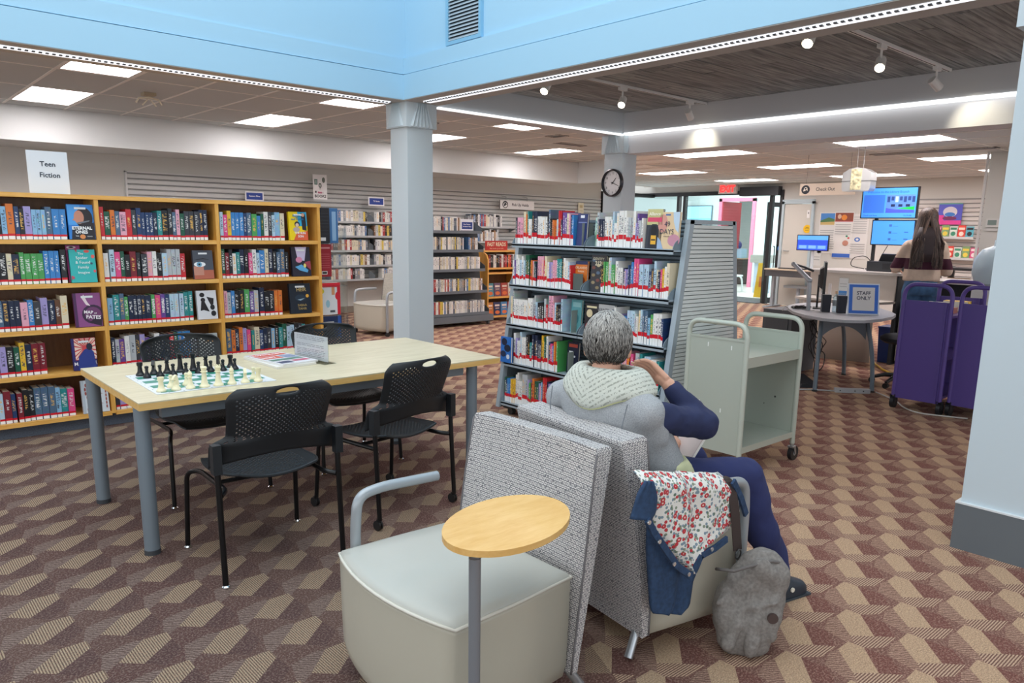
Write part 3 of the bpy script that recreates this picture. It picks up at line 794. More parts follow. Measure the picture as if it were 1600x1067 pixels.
face_book('book', 'red and blue face-out novel with a cloaked figure, fourth shelf, left bay', 1.275, 6.212, SHZ[3]+.004, .155, .235, '35306E',
          [('r', -.06, .077, .075, .235, 'D8484E')] + ray_burst(.01, .16, .02, .13, 22, 'F3D3C2', (-.06, .077, .08, .232)) + [('p', [(-.05, .0), (.07, 0), (.06, .13), (.035, .165), (.0, .15), (-.04, .10)], '2C3C88'), ('e', .035, .17, .02, .026, '20243A')],
          [('THE', .03, .09, .014, 'F2ECEE', .02), ('MACHINE', .0, .048, .024, 'F2ECEE', .02), ('HEARTLESS', .0, .222, .012, 'C43A44', .02)])
sw1 = [('p', [(-.045+.09*s, .14+dz), (-.038+.09*s, .134+dz), (.04-.09*s, .185+dz), (.034-.09*s, .19+dz)], '8E3A34') for s in (0, 1) for dz in (0, -.075)]
face_book('book', 'white face-out novel with red crossed swords and scrolls, bottom shelf, left bay', 1.32, 6.212, SHZ[4]+.004, .175, .245, 'D8E0E6',
          sw1 + [('e', .0, .145, .018, .03, 'B8A8A6'), ('e', .0, .075, .016, .028, 'A89A9C'), ('r', -.088, -.07, 0, .245, 'B9C3CC')] + [('e', -.055+.01*math.sin(k), .03+.03*k, .006, .014, '9A4A44') for k in range(7)] + [('e', .07, .04+.028*k, .005, .012, 'A65A50') for k in range(7)], [])
face_book('book', 'dark face-out novel with one large pale eye, second shelf, middle bay', 2.168, 6.212, SHZ[1]+.004, .155, .225, '4A4E58',
          [('r', -.077, .077, 0, .07, 'B5654E'), ('r', -.077, .0, .03, .1, 'C48A76'), ('e', -.028, .115, .045, .02, 'EDEFF0'), ('e', -.032, .115, .02, .02, '6FA3BF'), ('e', -.032, .115, .008, .008, '15181C'), ('p', [(-.07, .15), (.0, .165), (.05, .15), (.0, .155)], '2A2A2E')], [])
face_book('book', 'white face-out novel with black torn figure shapes, third shelf, middle bay', 2.178, 6.212, SHZ[2]+.004, .155, .23, 'DCDDE0',
          [('e', -.035, .195, .02, .018, '1D1B20'), ('e', -.03, .155, .018, .018, '241C20'), ('p', [(-.045, .14), (-.02, .145), (.015, .06), (-.03, .075), (-.055, .07)], '1F1A1E'), ('p', [(.0, .18), (.055, .165), (.05, .12), (.03, .11), (.02, .13)], '231C20'), ('e', .04, .095, .018, .022, '1D1B20'), ('e', .045, .045, .02, .022, '1D1B20')], [], sticker=False)
face_book('book', 'grey hardback lying face-out at the end of the fourth shelf, middle bay', 2.17, 6.212, SHZ[3]+.004, .15, .2, 'AEB3B0', [('r', -.06, .06, .12, .17, 'D8D8CE'), ('r', -.03, .05, .13, .15, 'B48A5A')], [])
face_book('book', 'yellow face-out comic novel with two figures, top shelf, right bay', 2.985, 6.212, SHZ[0]+.004, .165, .24, 'F2D318',
          [('r', -.0, .082, .12, .24, '2FA7CF'), ('p', [(.03, .23), (.07, .22), (.075, .08), (.035, .09)], '23222B'), ('e', .048, .215, .014, .016, 'D8A184'), ('e', -.01, .135, .024, .024, '2A2A30'), ('e', -.01, .128, .016, .016, 'E0C2A8'), ('p', [(-.05, .0), (.082, .0), (.082, .08), (-.02, .06)], 'E0603A'), ('e', -.02, .09, .03, .02, 'B8A9A4')],
          [('Reggie', -.012, .205, .020, '1D7FA8', .02), ('and Delilah', -.005, .178, .018, '1D6FA0', .02), ('THE SUN', .01, .06, .018, 'F6F2EC', .03), ('SON', .015, .032, .018, 'F6F2EC', .03)])
face_book('book', 'dark face-out novel with pink and blue painted scene, second shelf, right bay', 3.0, 6.212, SHZ[1]+.004, .17, .25, '2B2A38',
          [('p', [(-.05, .25), (.055, .25), (.03, .13), (-.03, .14)], 'CBBEDA'), ('e', -.02, .14, .03, .025, 'D88AA8'), ('p', [(-.06, .08), (.0, .1), (.06, .05), (.05, .03), (-.02, .05)], '5FA9D8'), ('e', .03, .09, .012, .018, 'E8D87A'), ('p', [(.03, .12), (.085, .13), (.085, .05), (.05, .08)], 'A0404E')],
          [('NOTHING', .0, .236, .013, 'EDE6F2', .02)])
face_book('book', 'near black face-out novel with gold title, third shelf, right bay', 2.98, 6.212, SHZ[2]+.004, .195, .26, '1A2430',
          [('e', .065, .15, .015, .015, 'E0A63A'), ('e', .0, .135, .05, .03, '223444'), ('p', [(-.03, .12), (.04, .13), (.0, .11)], '8FA8B8')],
          [('HEIR', .01, .205, .032, 'B8A06A', .02), ('SABAA', .01, .07, .020, 'B89F62', .01), ('TAHIR', .01, .04, .020, 'B89F62', .01)])

# acrylic rack at the end of the bookcase
ar = thing('display_rack', 'clear acrylic rack of puzzle books at the right end of the oak bookcase', 'rack', (3.30, 6.42, 0))
M_ACR = glass('F2F6F6', .05, .12, 'clear_acrylic')
for z0 in (.50, .98, 1.36, ): B().box(-.10, .16, -.16, .10, z0, z0+.006).to('tray', M_ACR, ar)
B().box(.155, .16, -.16, .10, .0, 1.5).to('side_panel', M_ACR, ar); 
B().box(-.11, .17, -.18, .12, 0, .03).to('base', mat('3A3D42', .5), ar)
def rackbook(lab, cx, cz, w_, h, base, pr, tx, y=6.33, t=.05): return face_book('puzzle_book', lab, cx, y, cz, w_, h, base, pr, tx, t=t, lean=0, sticker=False)
rackbook('black boxed book on the top tray of the acrylic rack', 3.275, 1.367, .12, .31, '24262C', [('r', -.03, .02, .02, .05, 'E8E8E8')] + [('r', -.05, .05, .08+.03*k, .083+.03*k, '3E434C') for k in range(7)], [])
rackbook('blue boxed book behind the black one on the acrylic rack', 3.395, 1.367, .08, .31, '3D6FA3', [('r', -.02, .02, .02, .28, '8FB3D4')], [], y=6.36)
rackbook('dark red workbook with a barcode on the acrylic rack', 3.28, .987+.08, .125, .29, 'A02633', [('r', -.035, .02, .02, .05, 'F0F0F0'), ('r', -.03, .015, .025, .045, '3A3A3A'), ('r', -.05, .05, .25, .265, 'D88E92')] + [('r', -.045, .045, .08+.02*k, .084+.02*k, 'C9656C') for k in range(7)], [])
rackbook('red and white activity pack with coloured panels on the acrylic rack', 3.315, .72, .215, .29, 'E8ECEE', [('r', -.107, .107, .25, .29, 'DB2638'), ('r', .075, .107, .0, .29, 'DB2638'), ('e', .075, .17, .02, .035, 'DB2638'), ('e', -.075, .215, .02, .022, 'D8D22A'), ('e', -.02, .10, .02, .035, '9CCBDD'), ('r', .02, .05, .18, .25, 'E2A070'), ('r', 0, .05, .02, .04, '50555C'), ('e', -.085, .10, .012, .014, '2A2A2E')], [])
rackbook('navy boxed game standing in the lowest tray of the acrylic rack', 3.33, .506, .2, .20, '20355E', [('r', -.1, .02, .0, .15, '1B1C20'), ('r', .06, .09, .0, .2, '2D5AA8'), ('r', -.1, .02, .14, .15, 'C9CCD0')], [])

# teen fiction sign on top of the bookcase
s = thing('sign', 'white sign in a clear sleeve reading Teen Fiction above the oak bookcase', 'sign', (1.185, 6.36, 1.705))
B().box(-.125, .125, -.004, .004, 0, .295).to('sign_sleeve', mat('DCE3EA', .25, coat=.5), s, bevel=.002)
B().box(-.10, .10, -.02, .03, 0, .006).to('foot', M_ACR, s)
lettering([('Teen', .0, .205, .034, '2E3A4A', .02), ('Fiction', .008, .130, .034, '2E3A4A', .02)], s, 'lettering', y=-.0055)
s = thing('sign', 'small blue sign with white border reading Feature Films on the slatted wall', 'sign', (5.03, 11.98, 1.885))
B().box(-.15, .15, 0, .006, 0, .145).box(-.01, .01, .0, .19, .06, .08).to('sign_plate', mat('F0F2F4', .4), s)
printed([('r', -.13, .13, .02, .125, '27459A')], s); lettering([('Feature Films', 0, .073, .024, 'F4F6FA', .02)], s, y=-.002)
s = thing('sign', 'small blue sign with white border reading TV Series on the slatted wall', 'sign', (7.19, 11.90, 1.88))
B().box(-.16, .16, 0, .006, 0, .15).box(-.01, .01, .0, .27, .06, .08).to('sign_plate', mat('F0F2F4', .4), s)
printed([('r', -.14, .14, .02, .13, '27459A')], s); lettering([('TV Series', 0, .078, .024, 'F4F6FA', .02)], s, y=-.002)
s = thing('poster', 'white poster with three green badges and the word BOOKS above the bookcase corner', 'poster', (6.12, 11.9, 1.95))
B().box(-.125, .125, 0, .006, 0, .40).box(-.01, .01, .0, .27, .16, .18).to('poster_board', mat('EFEFEE', .5), s)
printed([('r', -.10, -.045, .235, .325, '5E7F78'), ('r', -.085, -.06, .25, .31, '9FB8B0'), ('e', .065, .315, .028, .045, '6F7A70'), ('e', .0, .225, .028, .04, '56645C'), ('e', .0, .225, .012, .02, 'D5DAD6'), ('e', -.08, .12, .016, .018, '4A4A4C'), ('r', -.045, .03, .095, .125, 'D78AA0')], s)
lettering([('BOOKS', .0, .05, .045, '2E3032', .03), ('Board', .005, .11, .03, '9A4A62', 0)], s, y=-.003)

# ================================================================== WORK TABLE
TZ = .74
tb = thing('table', 'long light maple work table with grey round legs holding a chess game', 'table', (1.95, 4.055, 0))
tw, td = 2.075, 1.055
M_MAPLE = wood_material('maple_laminate', 'C9BE9C', 'DAD0B2', (1.4, 12, 12), .35)
B().box(-tw/2, tw/2, -td/2, td/2, TZ-.006, TZ).to('tabletop', M_MAPLE, tb, bevel=.002)
B().box(-tw/2, tw/2, -td/2, td/2, TZ-.036, TZ-.006).to('edge_band', wood_material('maple_edge', 'D9AE62', 'E6C07C', (1.2, 12, 12)), tb, bevel=.003)
M_LEG = mat('7F8C96', .45, metal=.35)
for sx in (-1, 1):
    for sy in (-1, 1):
        x_ = -1.005 if sx < 0 else .885
        y_ = sy*.425-.19 if False else (-.63+.01 if sy < 0 else .23)
        l = B().cyl((x_, sy*.435-.005, .02), (x_, sy*.435-.005, TZ-.036), .034, n=24).to('leg', M_LEG, tb, smooth=True)
        B().lathe([(.036, 0), (.036, .022), (.03, .024)], (x_, sy*.435-.005, 0), 20).to('foot', mat('3B3F44', .6), l)
B().box(-.92, .82, -.44, -.40, TZ-.10, TZ-.037).to('apron', M_LEG, tb)
B().box(-.92, .82, .40, .44, TZ-.10, TZ-.037).to('apron', M_LEG, tb)

# chess mat and pieces
cm = thing('chess_mat', 'green and white roll-up chess board on the left end of the table', 'chess board', (1.318, 3.93, TZ), rad(-1))
B().box(-.285, .285, -.278, .278, .0005, .003).to('mat', mat('DDE3EA', .45), cm, bevel=.001)
q = B()
for i in range(8):
    for j in range(8):
        if (i+j) % 2 == 0: q.quad((-.26+i*.065, -.26+j*.065, .0036), (-.195+i*.065, -.26+j*.065, .0036), (-.195+i*.065, -.195+j*.065, .0036), (-.26+i*.065, -.195+j*.065, .0036))
q.to('green_squares', mat('2F8B76', .45), cm)
MH = Matrix.Rotation(-PI/2, 4, 'X')
lettering([(c, -.2275+i*.065, -.270, .010, '5A6470') for i, c in enumerate('ABCDEFGH')] + [(str(j+1), -.272, -.2275+j*.065, .010, '5A6470') for j in range(8)], cm, 'board_marks', y=-.0038, M=Matrix.Rotation(-PI/2, 4, 'X') )
def chess_profile(kind):
    base = [(.0, 0), (.0185, 0), (.0185, .006), (.0155, .010), (.013, .013)]
    if kind == 'pawn': return base+[(.008, .022), (.0065, .032), (.010, .034), (.006, .037), (.0095, .043), (.0085, .050), (0, .053)], .9
    if kind == 'rook': return base+[(.010, .022), (.009, .04), (.0125, .046), (.0125, .058), (.008, .058), (.008, .053), (0, .053)], 1.0
    if kind == 'bishop': return base+[(.009, .025), (.007, .044), (.0115, .047), (.007, .050), (.0100, .058), (.0065, .068), (.002, .072), (.003, .075), (0, .077)], 1.0
    if kind == 'queen': return base+[(.010, .03), (.0075, .056), (.013, .060), (.0085, .063), (.0125, .078), (.009, .080), (.004, .083), (0, .086)], 1.1
    if kind == 'king': return base+[(.010, .03), (.008, .060), (.0135, .064), (.0085, .067), (.012, .082), (.006, .086), (0, .087)], 1.1
    return base+[(.011, .018), (.009, .022), (0, .023)], 1.0
CH = {}
def chess_mesh(kind, m):
    if (kind, m) in CH: return CH[(kind, m)]
    b = B(); prof, k = chess_profile(kind); b.lathe([(r*k, z) for r, z in prof], n=14)
    if kind == 'king': b.box(-.002, .002, -.0015, .0015, .085, .102).box(-.006, .006, -.0015, .0015, .092, .096)
    if kind == 'queen':
        for a in range(6): b.ball((.010*math.cos(a*PI/3), .010*math.sin(a*PI/3), .085), .003, 6, 4)
    if kind == 'knight':
        pts = [(-.010, .020), (.012, .020), (.010, .036), (.008, .050), (.002, .062), (-.004, .060), (-.012, .052), (-.017, .044), (-.014, .040), (-.006, .043), (-.004, .038), (-.009, .030)]
        b.prism(pts, -.006, .006, axis=1)
    me = b.mesh('chess_'+kind, mat('15171A', .3) if m == 'black' else mat('EFE8C4', .4), smooth=True)
    CH[(kind, m)] = me; return me
order = ['rook', 'knight', 'bishop', 'king', 'queen', 'bishop', 'knight', 'rook']
seen = {}
def put_piece(kind, m, x, y, lab, rz=0):
    o = link('chess_'+kind, chess_mesh(kind, m), None, (x, y, TZ+.0042), rz); o.scale = (1.18, 1.18, 1.18 if kind != 'king' or True else 1)
    tag(o, lab, 'chess piece', '%s chess pieces on the mat' % m)
for i, k in enumerate(order):
    side = 'left' if i < 4 else 'right'
    put_piece(k, 'black', 1.098+i*.0648, 4.165-i*.005, 'black chess %s in the far row%s' % (k, '' if k in ('king', 'queen') else (' at its left end' if k == 'rook' and i < 4 else ' at its right end' if k == 'rook' else ', the %s hand one of two' % side)), random.uniform(0, 6))
    put_piece('pawn', 'black', 1.108+i*.0625, 4.085-i*.0045, 'black chess pawn, %s from the left in its row' % ORD[i], 0)
    put_piece(k, 'white', 1.062+i*.0645, 3.705-i*.005, 'cream chess %s in the near row%s' % (k, '' if k in ('king', 'queen') else (' at its left end' if k == 'rook' and i < 4 else ' at its right end' if k == 'rook' else ', the %s hand one of two' % side)), random.uniform(0, 6))
put_piece('pawn', 'white', 1.203, 3.785, 'cream chess pawn in front of the left bishop')
put_piece('pawn', 'white', 1.520, 3.745, 'cream chess pawn behind the right end rook')
put_piece('pawn', 'white', 1.128, 3.775, 'cream chess pawn in front of the left knight')

# magazines and the acrylic notice
mg = thing('magazine', 'glossy magazine with red lettering lying on a second one, middle of the table', 'magazine', (1.855, 4.16, TZ+.013), rad(8))
B().box(-.115, .115, -.20, .20, 0, .008).to('pages', mat('ECECEA', .6), mg)
B().box(-.117, .117, -.202, .202, .008, .0095).to('cover', mat('E6E6EA', .25), mg)
b = B(); mm = []
for (x0, x1, y0, y1, c) in ((-.1, .1, .10, .18, 'D9503F'), (-.1, .02, .0, .09, 'D96A60'), (.03, .11, -.02, .08, '8FA0C0'), (-.1, .1, -.08, -.03, '5E8A7E'), (.0, .1, -.15, -.10, 'C05070'), (-.1, -.02, -.17, -.11, '4A5878')):
    m_ = mat(c, .3); mm.append(m_); b.mi = len(mm)-1; b.quad((x0, y0, .0099), (x1, y0, .0099), (x1, y1, .0099), (x0, y1, .0099))
b.to('cover_print', mm, mg)
lettering([('Seventeen', 0, .15, .035, 'F4F0F0', .03), ('BEST', -.05, .04, .03, 'F6F2F2', .03)], mg, 'lettering', y=-.0102, M=Matrix.Rotation(-PI/2, 4, 'X'))
mg2 = thing('magazine', 'lower magazine peeping out below the glossy one on the table', 'magazine', (1.845, 4.15, TZ+.0005), rad(3))
B().box(-.12, .12, -.20, .21, 0, .012).to('pages', mat('E4E2DC', .6), mg2)
nh = thing('sign_holder', 'clear acrylic notice holder with a printed sheet standing on the table', 'sign', (2.008, 4.08, TZ), rad(-82))
B().box(-.17, .17, -.003, .0, .004, .158).box(-.17, .17, -.03, .05, 0, .003).to('acrylic_stand', M_ACR, nh)
B().box(-.165, .165, -.0025, -.0015, .012, .156).to('sheet', mat('DCDCE0', .6), nh)
pr = []
random.seed(3)
for k in range(13):
    zz = .145-k*.0095
    if k in (3, 4, 7): continue
    x0 = -.14; 
    while x0 < .13:
        L = random.uniform(.01, .05); pr.append(('r', x0, min(.14, x0+L), zz-.002, zz+.001, '8A8C92')); x0 += L+.008
printed(pr, nh, 'print', y=-.0032, dy=.000001)

# ================================================================== BLACK TASK CHAIRS
M_PLAS = mat('1E2226', .5, spec=.4); M_TUBE = mat('141517', .3, metal=.3); M_CHR = mat('D8DADC', .2, metal=1.0)
def smooth(a, b, t):
    t = max(0, min(1, (t-a)/(b-a))); return t*t*(3-2*t)
def perforated(f, nu, nv, hole, drop=None, snap=None):
    """grid shell with an eight-sided hole in every cell that hole(u,v) accepts"""
    bm = bmesh.new(); V = {}
    def P(u, v):
        k = (round(u, 5), round(v, 5))
        if k not in V:
            uu, vv = (snap(u, v) if snap else (u, v)); V[k] = bm.verts.new(f(uu, vv))
        return V[k]
    du, dv = 1/nu, 1/nv
    for i in range(nu):
        for j in range(nv):
            u0, v0 = i*du, j*dv; uc, vc = u0+du/2, v0+dv/2
            if drop and drop(uc, vc): continue
            if hole(uc, vc):
                outer = [(u0, v0), (uc, v0), (u0+du, v0), (u0+du, vc), (u0+du, v0+dv), (uc, v0+dv), (u0, v0+dv), (u0, vc)]
                inner = [(uc+.37*du*math.cos(a), vc+.37*dv*math.sin(a)) for a in [rad(225+45*k) for k in range(8)]]
                O = [P(*p) for p in outer]; I = [bm.verts.new(f(*p)) for p in inner]
                for k in range(8): bm.faces.new([O[k], O[(k+1) % 8], I[(k+1) % 8], I[k]])
            else:
                need = [P(u0, v0)]
                ring = [(u0, v0), (uc, v0), (u0+du, v0), (u0+du, vc), (u0+du, v0+dv), (uc, v0+dv), (u0, v0+dv), (u0, vc)]
                nb = [hole(uc, vc-dv), hole(uc+du, vc), hole(uc, vc+dv), hole(uc-du, vc)]
                pts = []
                for k in range(8):
                    if k % 2 == 0 or nb[(k-1)//2]: pts.append(P(*ring[k]))
                bm.faces.new(pts)
    bmesh.ops.recalc_face_normals(bm, faces=bm.faces)
    return bm
def back_f(u, v):
    s = 2*u-1
    zt = .868-.014*s*s; zl = .512+.050*(1-abs(s)**1.8)
    z = zl+(zt-zl)*v
    k = smooth(.612, .650, z)
    w_ = .288*(1-k)+.222*k
    w_ -= .05*max(0, (z-(zt-.05))/.05)**2.2
    w_ += .012*smooth(.65, .85, z)
    x = s*w_
    y = -.235-.10*smooth(.5, .87, z)-.02 + .075*s*s
    return (x, y, z)
def seat_f(u, v):
    s = 2*u-1; t = v
    w_ = .225-.05*abs(2*t-1)**3
    y = -.215+.455*t
    z = .452+.018*s*s*(1-.4*t)-.035*smooth(.75, 1, t)**2-.016*math.sin(PI*t)-.012*(1-s*s)*smooth(.45, 0, t)
    return (s*w_, y, z)
def sane(u, v, a, b): return a < u < 1-a and b < v < 1-b
def hsnap(u, v):
    a_, b_, c_ = .115, .050, .915
    r = math.sqrt(((u-.5)/a_)**2+((v-c_)/b_)**2)
    return (.5+(u-.5)/r, c_+(v-c_)/r) if .70 < r < 1.30 else (u, v)
BNU, BNV = 42, 32
def bhole(u, v):
    if ((u-.5)/.17)**2+((v-.915)/.095)**2 < 1: return False
    return (int(u*BNU)+int(v*BNV)) % 2 == 0 and .08 < u < .92 and .27 < v < (.93-.35*abs(u-.5)**2)
bb = perforated(back_f, BNU, BNV, bhole, lambda u, v: ((u-.5)/.115)**2+((v-.915)/.050)**2 < 1, hsnap)
CH_BACK = bpy.data.meshes.new('backrest'); bb.to_mesh(CH_BACK); bb.free(); CH_BACK.materials.append(M_PLAS); CH_BACK.shade_smooth()
ss = perforated(seat_f, 36, 36, lambda u, v: (int(u*36)+int(v*36)) % 2 == 0 and .10 < u < .90 and .08 < v < .88)
CH_SEAT = bpy.data.meshes.new('seat'); ss.to_mesh(CH_SEAT); ss.free(); CH_SEAT.materials.append(M_PLAS); CH_SEAT.shade_smooth()
def task_chair(label, x, y, rz, casters=False, arms=False):
    t = thing('task_chair', label, 'chair', (x, y, 0), rz, 'black perforated chairs around the table')
    for nm, me, th in (('backrest', CH_BACK, .007), ('seat', CH_SEAT, .009)):
        o = link(nm, me, t); md = o.modifiers.new('thickness', 'SOLIDIFY'); md.thickness = th; md.offset = 0
    B().tube([seat_f(i/24, 0) for i in range(25)] + [seat_f(1, i/20) for i in range(1, 21)] + [seat_f(1-i/24, 1) for i in range(1, 25)] + [seat_f(0, 1-i/20) for i in range(1, 20)], .007, 6, closed=True).to('seat_rim', M_PLAS, t, smooth=True)
    lo = .055 if casters else .012
    for s in (-1, 1):
        B().tube([(s*.272, -.232, .575), (s*.270, -.238, .46), (s*.272, -.262, lo)], .0125, 10).to('leg', M_TUBE, t, smooth=True)
        B().tube(fillet([(s*.262, -.236, .40), (s*.225, -.19, .405), (s*.225, .15, .405), (s*.262, .235, .385), (s*.272, .262, lo)], .05, 4), .0115, 10).to('leg', M_TUBE, t, smooth=True)
        B().box(s*.272-.018, s*.272+.018, -.256, -.216, .50, .625).to('back_bracket', M_PLAS, t, bevel=.006)
        for yy in (-.262, .262):
            if casters:
                c = B().cyl((s*.272-.012, yy+.012, .027), (s*.272-.003, yy+.012, .027), .026, n=16).cyl((s*.272+.003, yy+.012, .027), (s*.272+.012, yy+.012, .027), .026, n=16).box(s*.272-.006, s*.272+.006, yy-.004, yy+.02, .03, .058)
                c.to('caster', mat('1A1B1D', .4), t, smooth=True)
            else:
                B().lathe([(0, 0), (.017, 0), (.018, .008), (.012, .014), (0, .014)], (s*.272, yy, 0), 12).to('glide', M_CHR, t, smooth=True)
        if arms:
            B().tube(fillet([(s*.275, -.20, .50), (s*.285, -.12, .60), (s*.285, .10, .61), (s*.28, .14, .52), (s*.25, .15, .42)], .04, 4), .012, 8).to('armrest', M_TUBE, t, smooth=True)
    B().tube([(-.225, -.05, .40), (.225, -.05, .40)], .010, 8).to('crossbar', M_TUBE, t)
    return t
task_chair('black perforated chair at the near left of the table, its back to us', 1.352, 3.30, rad(-2))
task_chair('black perforated chair on casters at the near right of the table, turned slightly', 2.125, 3.475, rad(9.5), casters=True)
task_chair('black perforated chair tucked under the far left of the table', 1.475, 4.40, rad(181))
task_chair('black perforated chair with arms tucked under the far right of the table', 2.385, 4.40, rad(177), arms=True)
# ================================================================== LOUNGE CHAIRS
M_VINYL = mat('BDB9A9', .42, bump=.06, bs=25); M_VTOP = mat('B9BAB2', .4, bump=.05, bs=14); M_PIPE = mat('D5D2C6', .45); M_ALU = mat('A4ABB0', .35, metal=.35)
def loft(b, rings, caps=True):
    R = [[b.v(p) for p in r] for r in rings]; n = len(R[0])
    for A, C in zip(R, R[1:]):
        for k in range(n): b.face([A[k], A[(k+1) % n], C[(k+1) % n], C[k]])
    if caps: b.face(R[0][::-1]); b.face(R[-1])
def seat_outline(s=1.0, dx=0.0, sl=.505):
    """plan of the seat, bowed front; x forward"""
    pts = []
    for k in range(13):
        t = -1+2*k/12; pts.append((sl+.055*(1-t*t)*s + dx, t*.325))
    for sy in (1,):
        pts += [(.25, .318), (.0, .30), (.0, -.30), (.25, -.318)]
    return pts
def lounge_chair(label, x, y, rz, weave, arms=(1, -1), tablet=False, casters=False, bt=1.0, dish=.018, lean=1.0, sl=.505, ax=.462):
    t = thing('lounge_chair', label, 'armchair', (x, y, 0), rz, 'padded lounge chairs')
    base = seat_outline(sl=sl)
    def ring(z, sc, dx=0): return [((px-.26)*sc+.26+dx, py*sc, z) for px, py in base]
    b = B(); loft(b, [ring(.062, .90, .0), ring(.078, .96), ring(.12, .985), ring(.25, .995), ring(.41, 1.0), ring(.425, 1.0)])
    b.to('seat_base', M_VINYL, t, smooth=2)
    b = B(); loft(b, [ring(.423, 1.0), ring(.432, 1.0), ring(.444, .975), ring(.452, .90), ring(.457, .7), ring(.458, .35)])
    c = b.to('cushion', M_VTOP, t, smooth=2)
    B().tube([(px, py, z) for px, py, z in ring(.430, 1.006)], .0055, 6, closed=True).to('piping', M_PIPE, c, smooth=2)
    # wedge shaped back with crowned, slightly dished top
    rings = []
    NZ = 14; NY = 16
    for j in range(NZ+1):
        v = j/NZ; z = .09+.735*v
        fx = -.004-lean*(.040*v+.045*v*v); bx = fx-.030-.072*bt*v**1.2
        hw = .312+.012*math.sin(PI*v)
        r = []
        for i in range(NY+1):
            s = -1+2*i/NY; r.append((fx-dish*(1-s*s)*v, s*hw, z))
        for i in range(NY+1):
            s = 1-2*i/NY; r.append((bx-dish*1.1*(1-s*s)*v, s*hw, z-.004))
        rings.append(r)
    for sc_, dz in ((.97, .010), (.90, .016)):
        cx = sum(p[0] for p in rings[NZ])/len(rings[NZ])
        rings.append([(cx+(p[0]-cx)*sc_, p[1]*(1-(1-sc_)*.25), p[2]+dz) for p in rings[NZ]])
    b = B(); loft(b, rings); bk_ = b.to('backrest', weave, t, smooth=True)
    for s in (-1, 1):
        pts = [(-.004-lean*(.040*v+.045*v*v), s*(.313+.012*math.sin(PI*v)), .09+.735*v) for v in [k/10 for k in range(11)]]
        B().tube(pts, .004, 6).to('seam', mat('6E6C6E', .8), bk_, smooth=2)
    for s in (1, -1):
        y0 = s*.345
        if s in arms:
            B().tube(fillet([(.06, s*.345, .615), (.30, s*.35, .622), (ax-.012, y0, .61), (ax, y0, .50), (ax, y0, .035 if not casters else .06)], .075, 8), .0185, 14).to('arm_frame', M_ALU, t, smooth=True)
            B().tube([(ax, y0, .12), (ax-.06, s*.28, .12)], .012, 8).to('arm_bracket', M_ALU, t)
        xx = (-.075, .43) if not casters else (.0, ax)
        for k, fx in enumerate(xx):
            if casters:
                yy = s*.30 if k == 0 else y0
                B().cyl((fx, yy-.018, .028), (fx, yy+.018, .028), .028, n=16).box(fx-.008, fx+.008, yy-.008, yy+.008, .028, .08).to('caster', mat('26282A', .4), t, smooth=True)
            elif k == 0:
                B().tube([(-.005, s*.26, .12), (fx, s*.29, .012)], .016, 12).to('leg', mat('B9C0C6', .3, metal=.8), t, smooth=True)
            elif s not in arms:
                B().tube([(.40, s*.26, .10), (.46, s*.29, .012)], .016, 12).to('leg', mat('B9C0C6', .3, metal=.8), t, smooth=True)
    return t
L1 = lounge_chair('pale lounge chair with empty seat and oval wooden tablet in the foreground', 1.630, 1.862, PI, M_WEAVE, arms=(-1,), bt=.60, dish=.012, sl=.478, ax=.405)
p0 = (1.165, 1.468)
lx, ly = 1.630-p0[0], 1.862-p0[1]
b = B().tube([(lx, ly, .03), (lx, ly, .665)], .0165, 16); b.tube(fillet([(lx, ly, .12), (lx-.02, ly-.1, .12)], .01), .012, 8).tube([(lx, ly, .665), (lx-.17, ly-.07, .682)], .012, 8)
tp = b.to('tablet_post', mat('8F949B', .35, metal=.4), L1, smooth=True)
tb_ = []
for k in range(40):
    a = 2*PI*k/40; ex, ey = .232*math.cos(a), .158*math.sin(a); r_ = rad(17); tb_.append((1.630-(1.338+ex*math.cos(r_)-ey*math.sin(r_)), 1.862-(1.535+ex*math.sin(r_)+ey*math.cos(r_))))
B().prism(tb_, .688, .706).to('tablet', wood_material('birch_tablet', 'E0AE62', 'EDC27C', (2, 9, 9), .35), L1, bevel=.003)
L2 = lounge_chair('lounge chair back to back with the empty one where the grey-haired reader sits', 2.070, 1.850, rad(-8), M_WEAVE, arms=(1, -1), bt=1.2, dish=.010, lean=.62, sl=.46, ax=.435)
lounge_chair('small far lounge chair on casters half hidden by the blue pillar', 6.05, 9.55, rad(190), M_WEAVE2, arms=(1, -1), casters=True)

